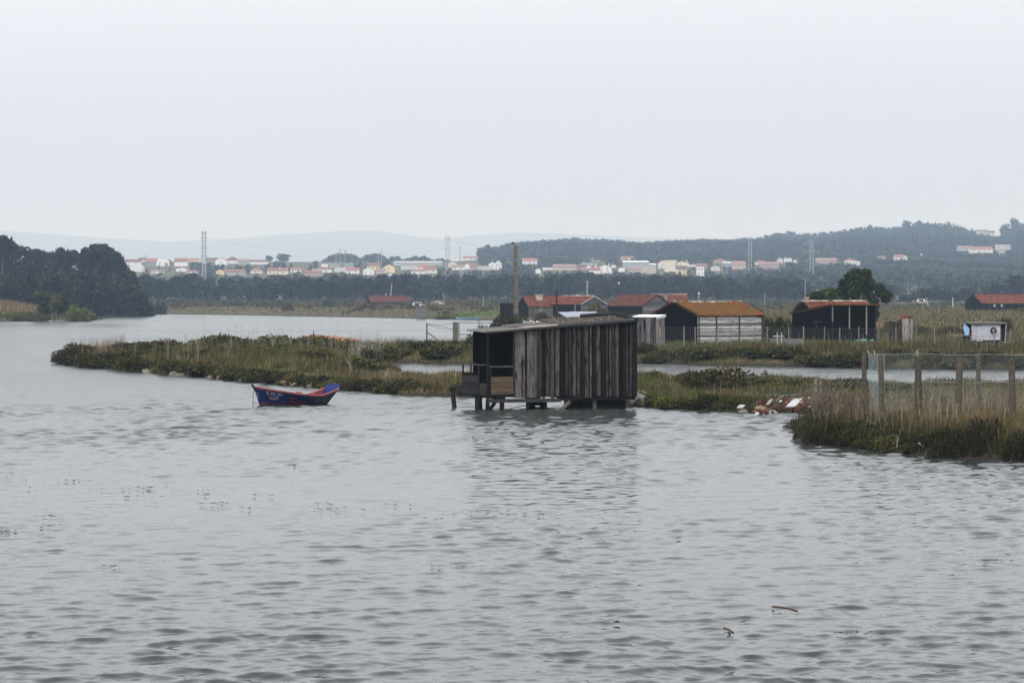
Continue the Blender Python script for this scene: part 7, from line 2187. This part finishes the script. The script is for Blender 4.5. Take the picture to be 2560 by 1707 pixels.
# ================================================================== rocks, rubble, drift
def rock_mesh(seed, col):
    rg = np.random.default_rng(seed)
    import bmesh
    bm = bmesh.new(); bmesh.ops.create_icosphere(bm, subdivisions=2, radius=1.0)
    ax = rg.normal(0, 1, (7, 3)); ax /= np.linalg.norm(ax, axis=1, keepdims=True); lim = rg.uniform(0.5, 0.85, 7)
    for v in bm.verts:
        p = np.array(v.co)
        for a, l_ in zip(ax, lim):
            d = p @ a
            if d > l_: p = p - a * (d - l_)
        v.co = p * (1 + rg.normal(0, 0.03))
    me = bpy.data.meshes.new('rock'); bm.to_mesh(me); bm.free()
    at = me.color_attributes.new('Col', 'FLOAT_COLOR', 'POINT'); c = np.ones((len(me.vertices), 4), np.float32); c[:, :3] = col; at.data.foreach_set('color', c.ravel())
    me.materials.append(M_ROCK); return me
ROCKS = [rock_mesh(90 + i, c) for i, c in enumerate([(0.22, 0.185, 0.14), (0.18, 0.155, 0.115), (0.29, 0.26, 0.215), (0.15, 0.128, 0.10), (0.21, 0.15, 0.095)])]
def rock(px, py, size, label, group=None, k=None, dy=0.0, z=None):
    x, y = W0(px, py); y += dy
    o = bpy.data.objects.new('rock', ROCKS[random.randrange(5) if k is None else k]); COL.objects.link(o)
    o.location = (x, y, (0.02 if z is None else z)); o.rotation_euler = (random.uniform(-.3, .3), random.uniform(-.3, .3), random.uniform(0, 6))
    o.scale = (size * random.uniform(.9, 1.4), size * random.uniform(.8, 1.1), size * random.uniform(.55, .8)); tag(o, label, 'rock', group)
for (px, py, s_) in ((365, 932, .3), (400, 936, .2), (434, 938, .32), (450, 940, .28), (530, 946, .33), (553, 948, .35), (575, 950, .26), (592, 951, .28), (613, 953, .38), (640, 956, .2), (715, 964, .35), (733, 965, .25), (780, 968, .3), (920, 977, .25)):
    rock(px, py, s_, 'pale rock at the water edge of the long grassy spit', 'rocks along the spit shore')
for (px, py, s_) in ((140, 905, .4), (152, 902, .42), (133, 905, .22)):
    rock(px, py, s_, 'brownish rock at the very tip of the long spit', 'rocks at the tip of the spit', 3)
for (px, py, s_, k, z) in ((1570, 1016, .34, 0, .12), (1590, 1014, .40, 2, .18), (1606, 1016, .36, 0, .14), (1620, 1018, .30, 4, .08), (1548, 1018, .28, 4, .05), (1580, 1006, .34, 2, .3), (1600, 1006, .3, 0, .3)):
    rock(px, py, s_, 'tan rock piled under the right end of the stilted shed', 'rocks under the shed corner', k, z=z)
for (px, py, s_) in ((1648, 1020, .16), (1675, 1022, .14), (1755, 1024, .26), (1772, 1026, .2), (1905, 1032, .36), (1925, 1034, .26), (1862, 1033, .2), (1890, 1033, .15)):
    rock(px, py, s_, 'small tan rock at the waterline between shed and rubble heap', 'rocks right of the shed')
for (px, py, s_, lab) in ((2086, 1110, .2, 'tan rock at the left foot of the near bank'), (2310, 1132, .2, 'mossy yellow rock under the near bank bushes'), (2540, 1150, .2, 'yellowish rock under the bush at the right edge')): rock(px, py, s_, lab, None, 4)
# rubble heap
rg = np.random.default_rng(95)
m = MB()
for k in range(560):
    px = rg.uniform(1895, 2085); e = (px - 1895) / 190
    py = rg.uniform(1010 + 8 * (1 - e) , 1038 - 4 * e); x, y = W0(px, py); y += rg.uniform(0, 1.5) if px > 1920 else 0
    z = max(gz(x, y), 0.0) + 0.12 * rg.uniform(0, 1) + 0.13 * max(0, 1 - ((px - 1985) / 75) ** 2) * rg.uniform(.3, 1)
    s_ = rg.uniform(0.04, 0.11); a = rg.uniform(0, pi); tl = rg.normal(0, .4, 3)
    c = [(0.125, 0.038, 0.023), (0.18, 0.055, 0.03), (0.08, 0.028, 0.019), (0.06, 0.03, 0.024), (0.6, 0.58, 0.55), (0.05, 0.042, 0.036)][rg.choice(6, p=[.22, .10, .25, .20, .07, .16])]
    m.par((x, y, z), (s_ * 1.5 * cos(a), s_ * 1.5 * sin(a), s_ * tl[0]), (-s_ * sin(a), s_ * cos(a), s_ * tl[1]), (0, 0.01, s_ * rg.uniform(.2, .5)), tuple(np.array(c) * rg.uniform(.7, 1.25)))
tag(m.build('rubble', M_TILE), 'heap of broken red roof tiles and bricks tipped at the water edge', 'rubble', kind='stuff')
for (px, py, a, b_, lab) in ((1990, 1033, (0.34, 0.05, 0.02), (0.30, .35, .26), 'large white slab lying tilted on the rubble heap'), (1940, 1028, (0.12, .1, .02), (0.16, .2, .16), 'narrow white slab at the left of the rubble heap'), (1960, 1024, (0.26, .05, .22), (.12, .2, .02), 'small white slab behind the large tilted one'), (1868, 1033, (0.20, 0, .0), (0.10, .05, .09), 'triangular white slab at the waterline left of the rubble heap')):
    x, y = W0(px, py); m = MB(); m.par((-.4, -.3, .0), a, b_, (0, -.02, .05), (0.48, 0.47, 0.45)); tag(m.build('slab', M_WHITE, None, (x, y - .1, max(gz(x, y), 0) + 0.16)), lab, 'slab')
# red tile scraps and a thin pole on the spit shore
for (px, py, lab) in ((535, 944, 'rust red scrap of tile lying at the waterline in the middle of the spit'), (163, 901, 'rust red scrap at the tip of the long spit')):
    x, y = W0(px, py); m = MB()
    for k in range(7): m.par((random.uniform(-.3, .3), random.uniform(-.1, .1), random.uniform(0, .25)), (random.uniform(.2, .5), 0, random.uniform(.0, .3)), (0, .1, 0), (0, 0, .06), (0.16, 0.05, 0.035))
    tag(m.build('tile_scrap', M_TILE, None, (x, y - .1, .05)), lab, 'scrap')
m = MB(); a, b_ = np.array(WP(196, 890, 159)), np.array(WP(218, 909, 156)); m.tube([(0, 0, 0), b_ - a], 0.02, 5, (0.3, 0.28, 0.24)); tag(m.build('stick', M_TIMBER, None, tuple(a)), 'thin pale stick slanting down to the water near the tip of the spit', 'stick')
m = MB(); a, b_ = np.array(WP(360, 920, 150)), np.array(WP(366, 932, 149)); m.par((0, 0, 0), (.18, 0, -.28), (.07, 0, .02), (0, .03, 0), (0.6, 0.59, 0.56)); tag(m.build('board', M_WHITE, None, tuple(a - (0, 2.0, 0))), 'small white board stuck upright at the spit waterline', 'board')
# branch and pipe at the near bank
m = MB(); a = np.array(WP(2205, 1128, 66.9)); b_ = np.array(WP(2285, 1116, 67.6)); m.tube([(0, 0, -.02), (b_ - a) * .5 + (0, 0, .03), b_ - a], [0.035, 0.03, 0.015], 6, (0.03, 0.026, 0.022)); m.tube([(b_ - a) * .45, (b_ - a) * .5 + (0, 0, .35)], 0.012, 5, (0.25, 0.24, 0.23)); tag(m.build('branch', M_TIMBER, None, tuple(a)), 'dark driftwood branch leaning into the water under the near bank', 'branch')
m = MB(); a = np.array(WP(2297, 1107, 67.0)); b_ = np.array(WP(2325, 1130, 66.6)); m.tube([(0, 0, 0), b_ - a], 0.018, 5, (0.42, 0.41, 0.39)); tag(m.build('pipe', M_TIMBER, None, tuple(a)), 'thin pale pipe sticking out of the near bank over the water', 'pipe')
# sticks floating on the water
for (pts, D, lab) in (([(1931, 1521), (1952, 1523), (1975, 1527), (1993, 1533)], 33.4, 'curved brown stick floating in the open water at lower right'), ([(1810, 1575), (1822, 1580), (1833, 1587)], 31.2, 'short dark stick floating low in the open water')):
    q = [np.array((WX(px, KF * CH / (py - HZ)), KF * CH / (py - HZ), 0.03)) for px, py in pts]; m = MB(); m.tube([p - q[0] for p in q], 0.014, 6, (0.09, 0.06, 0.045)); tag(m.build('floating_stick', M_TIMBER, None, tuple(q[0])), lab, 'stick')
# flecks of weed
rg = np.random.default_rng(97); VV, CC = [], []
for (px, py, w_, n) in ((35, 1186, 30, 12), (20, 1200, 45, 26), (140, 1203, 40, 10), (190, 1205, 25, 26), (370, 1222, 60, 60), (250, 1228, 30, 16), (355, 1246, 70, 34), (420, 1212, 20, 8), (60, 1222, 60, 14), (520, 1230, 15, 14), (515, 1241, 10, 10), (525, 1262, 35, 36), (385, 1263, 10, 8), (675, 1243, 30, 14), (640, 1240, 12, 5), (800, 1275, 60, 26), (815, 1264, 20, 14), (610, 1272, 20, 8), (130, 1294, 25, 18), (110, 1303, 25, 10), (125, 1318, 25, 10), (12, 1332, 22, 30), (98, 1323, 10, 5), (272, 1421, 22, 16), (400, 1408, 25, 10), (735, 1168, 4, 8), (1310, 1290, 60, 40), (1200, 1282, 60, 24), (1100, 1302, 40, 10), (1130, 1422, 60, 24), (1540, 1562, 16, 14), (1680, 1352, 20, 10), (2130, 1588, 40, 16), (2480, 1407, 30, 16), (1560, 1200, 60, 12), (1000, 1265, 60, 14)):
    for k in range(n * 2 // 3):
        p_ = px + rg.normal(0, w_ * .6); r_ = py + rg.normal(0, 1.6); D = KF * CH / (r_ - HZ); x = WX(p_, D)
        s_ = rg.uniform(0.008, 0.032); a = rg.uniform(0, pi)
        VV.append(np.array([(x - s_ * 2 * cos(a), D - s_ * sin(a), .03), (x + .3 * s_, D - s_ * .6, .05), (x + s_ * 2 * cos(a), D + s_ * sin(a), .04), (x - .3 * s_, D + s_ * .5, .045)]))
        CC.append(np.tile(np.array([(0.05, 0.04, 0.028), (0.09, 0.06, 0.035), (0.03, 0.028, 0.022)][rg.integers(3)]) * rg.uniform(.7, 1.3), (4, 1)))
stuff('floating_weed', np.concatenate(VV), np.concatenate(CC), 'flecks of brown weed drifting on the grey water', 'weed', M_LEAF, 4)

# ================================================================== dry stems and thorn bush
def twig_bush(name, label, x, y, z, w_, h, n, col, r=0.008, seed=1, lean=0.4, cat='bush'):
    rg = np.random.default_rng(seed); m = MB()
    def grow(p, d, ln, rad, lev):
        q = p + d * ln; mid = p + d * ln * .5 + rg.normal(0, ln * .06, 3)
        c = tuple(np.array(col) * rg.uniform(.55, 1.4)); m.tube([p, mid, q], [rad, rad * .85, rad * .6], 3, c, cap=False)
        if lev > 0:
            for k in range(rg.integers(2, 4)):
                d2 = d + rg.normal(0, 0.5, 3) * (1, 1, .7); d2 /= np.linalg.norm(d2); grow(p + d * ln * rg.uniform(.45, 1), d2, ln * rg.uniform(.45, .75), rad * .65, lev - 1)
    for k in range(n):
        p = np.array((rg.normal(0, w_ * .35), rg.normal(0, w_ * .3), 0.0)); d = np.array((rg.normal(0, lean), rg.normal(0, lean), 1.0)); d /= np.linalg.norm(d)
        grow(p, d, h * rg.uniform(.35, .6), r * 1.35, 3)
    return tag(m.build(name, M_TIMBER, None, (x, y, z)), label, cat)
for (px, D, w_, h, n, lab, sd, col) in ((2100, 76.5, 0.9, 1.5, 32, 'tangled leafless thorn bush left of the chain link fence', 101, (0.16, 0.125, 0.09)), (2138, 75.5, 0.7, 1.3, 26, 'bare brown thorn bush right against the first fence post', 102, (0.15, 0.115, 0.085)), (2070, 77.5, 0.6, 1.2, 24, 'thin leafless bush nearest the grey sluice posts', 103, (0.2, 0.165, 0.13)),
        (2350, 79, 1.2, 1.0, 20, 'dry leafless bush behind the chain link in the middle', 104, (0.2, 0.16, 0.11)), (2480, 78, 1.2, 1.1, 24, 'dry leafless bush behind the chain link at the right', 105, (0.2, 0.16, 0.11)), (2240, 78, 0.9, 0.9, 12, 'dry twigs behind the second chain link panel', 106, (0.21, 0.17, 0.12))):
    x = WX(px, D); twig_bush('thorn_bush', lab, x, D, gz(x, D) - .05, w_, h, n, col, 0.009, sd)
for (px, D, w_, h, n, lab, sd) in ((955, 121, 0.5, 1.2, 5, 'pale bare bush on the bank right of the blue boat', 111), (888, 123, 0.4, 1.0, 3, 'pale dry stalks behind the stern of the blue boat', 112)):
    x = WX(px, D); twig_bush('dry_bush', lab, x, D, gz(x, D) - .05, w_, h, n, (0.33, 0.29, 0.23), 0.012, sd, 0.3)
rg = np.random.default_rng(120); VV, CC = [], []
def stems(px0, px1, D0, D1, n, h0, h1, w_, col):
    for k in range(n):
        D = rg.uniform(D0, D1); px = rg.uniform(px0, px1); x = WX(px, D); z = gz(x, D)
        if z < .1: continue
        h = rg.uniform(h0, h1); a = rg.uniform(0, pi); lx, ly = rg.normal(0, .12, 2) * h
        c = np.array(col) * rg.uniform(.6, 1.3)
        u = np.array((cos(a), sin(a), 0)) * w_
        b0 = np.array((x, D, z - .05)); t0 = np.array((x + lx, D + ly, z + h))
        VV.append(np.array([b0 - u, b0 + u, t0 + u * .4, t0 - u * .4])); CC.append(np.tile(c, (4, 1)))
        for j in range(6):
            f = rg.uniform(.55, 1); p = b0 + (t0 - b0) * f; d = np.array((rg.normal(0, 1), rg.normal(0, .6), rg.uniform(.3, 1.2))); d /= np.linalg.norm(d); ln = h * rg.uniform(.08, .2)
            VV.append(np.array([p - u * .5, p + u * .5, p + d * ln + u * .3, p + d * ln - u * .3])); CC.append(np.tile(c, (4, 1)))
stems(170, 320, 158, 168, 170, .5, 1.3, .012, (0.30, 0.24, 0.16))
stems(330, 1000, 140, 168, 260, .7, 1.7, .009, (0.36, 0.32, 0.26))
stems(880, 970, 135, 165, 120, .8, 1.8, .009, (0.38, 0.35, 0.29))
stems(560, 1150, 96, 125, 260, .35, .9, .009, (0.30, 0.25, 0.17))
stems(1600, 2060, 95, 122, 160, .3, .7, .008, (0.27, 0.22, 0.15))
stems(2060, 2900, 68.5, 80, 640, .35, 1.0, .006, (0.30, 0.25, 0.17))
stems(2060, 2600, 69, 78, 34, .5, 1.0, .009, (0.30, 0.28, 0.23))
stems(1950, 2560, 150, 170, 260, .4, 1.0, .011, (0.26, 0.21, 0.14))
stuff('dry_stems', np.concatenate(VV), np.concatenate(CC), 'dry upright weed stalks standing in the grass of the banks', 'stalks', M_GRASS, 4)
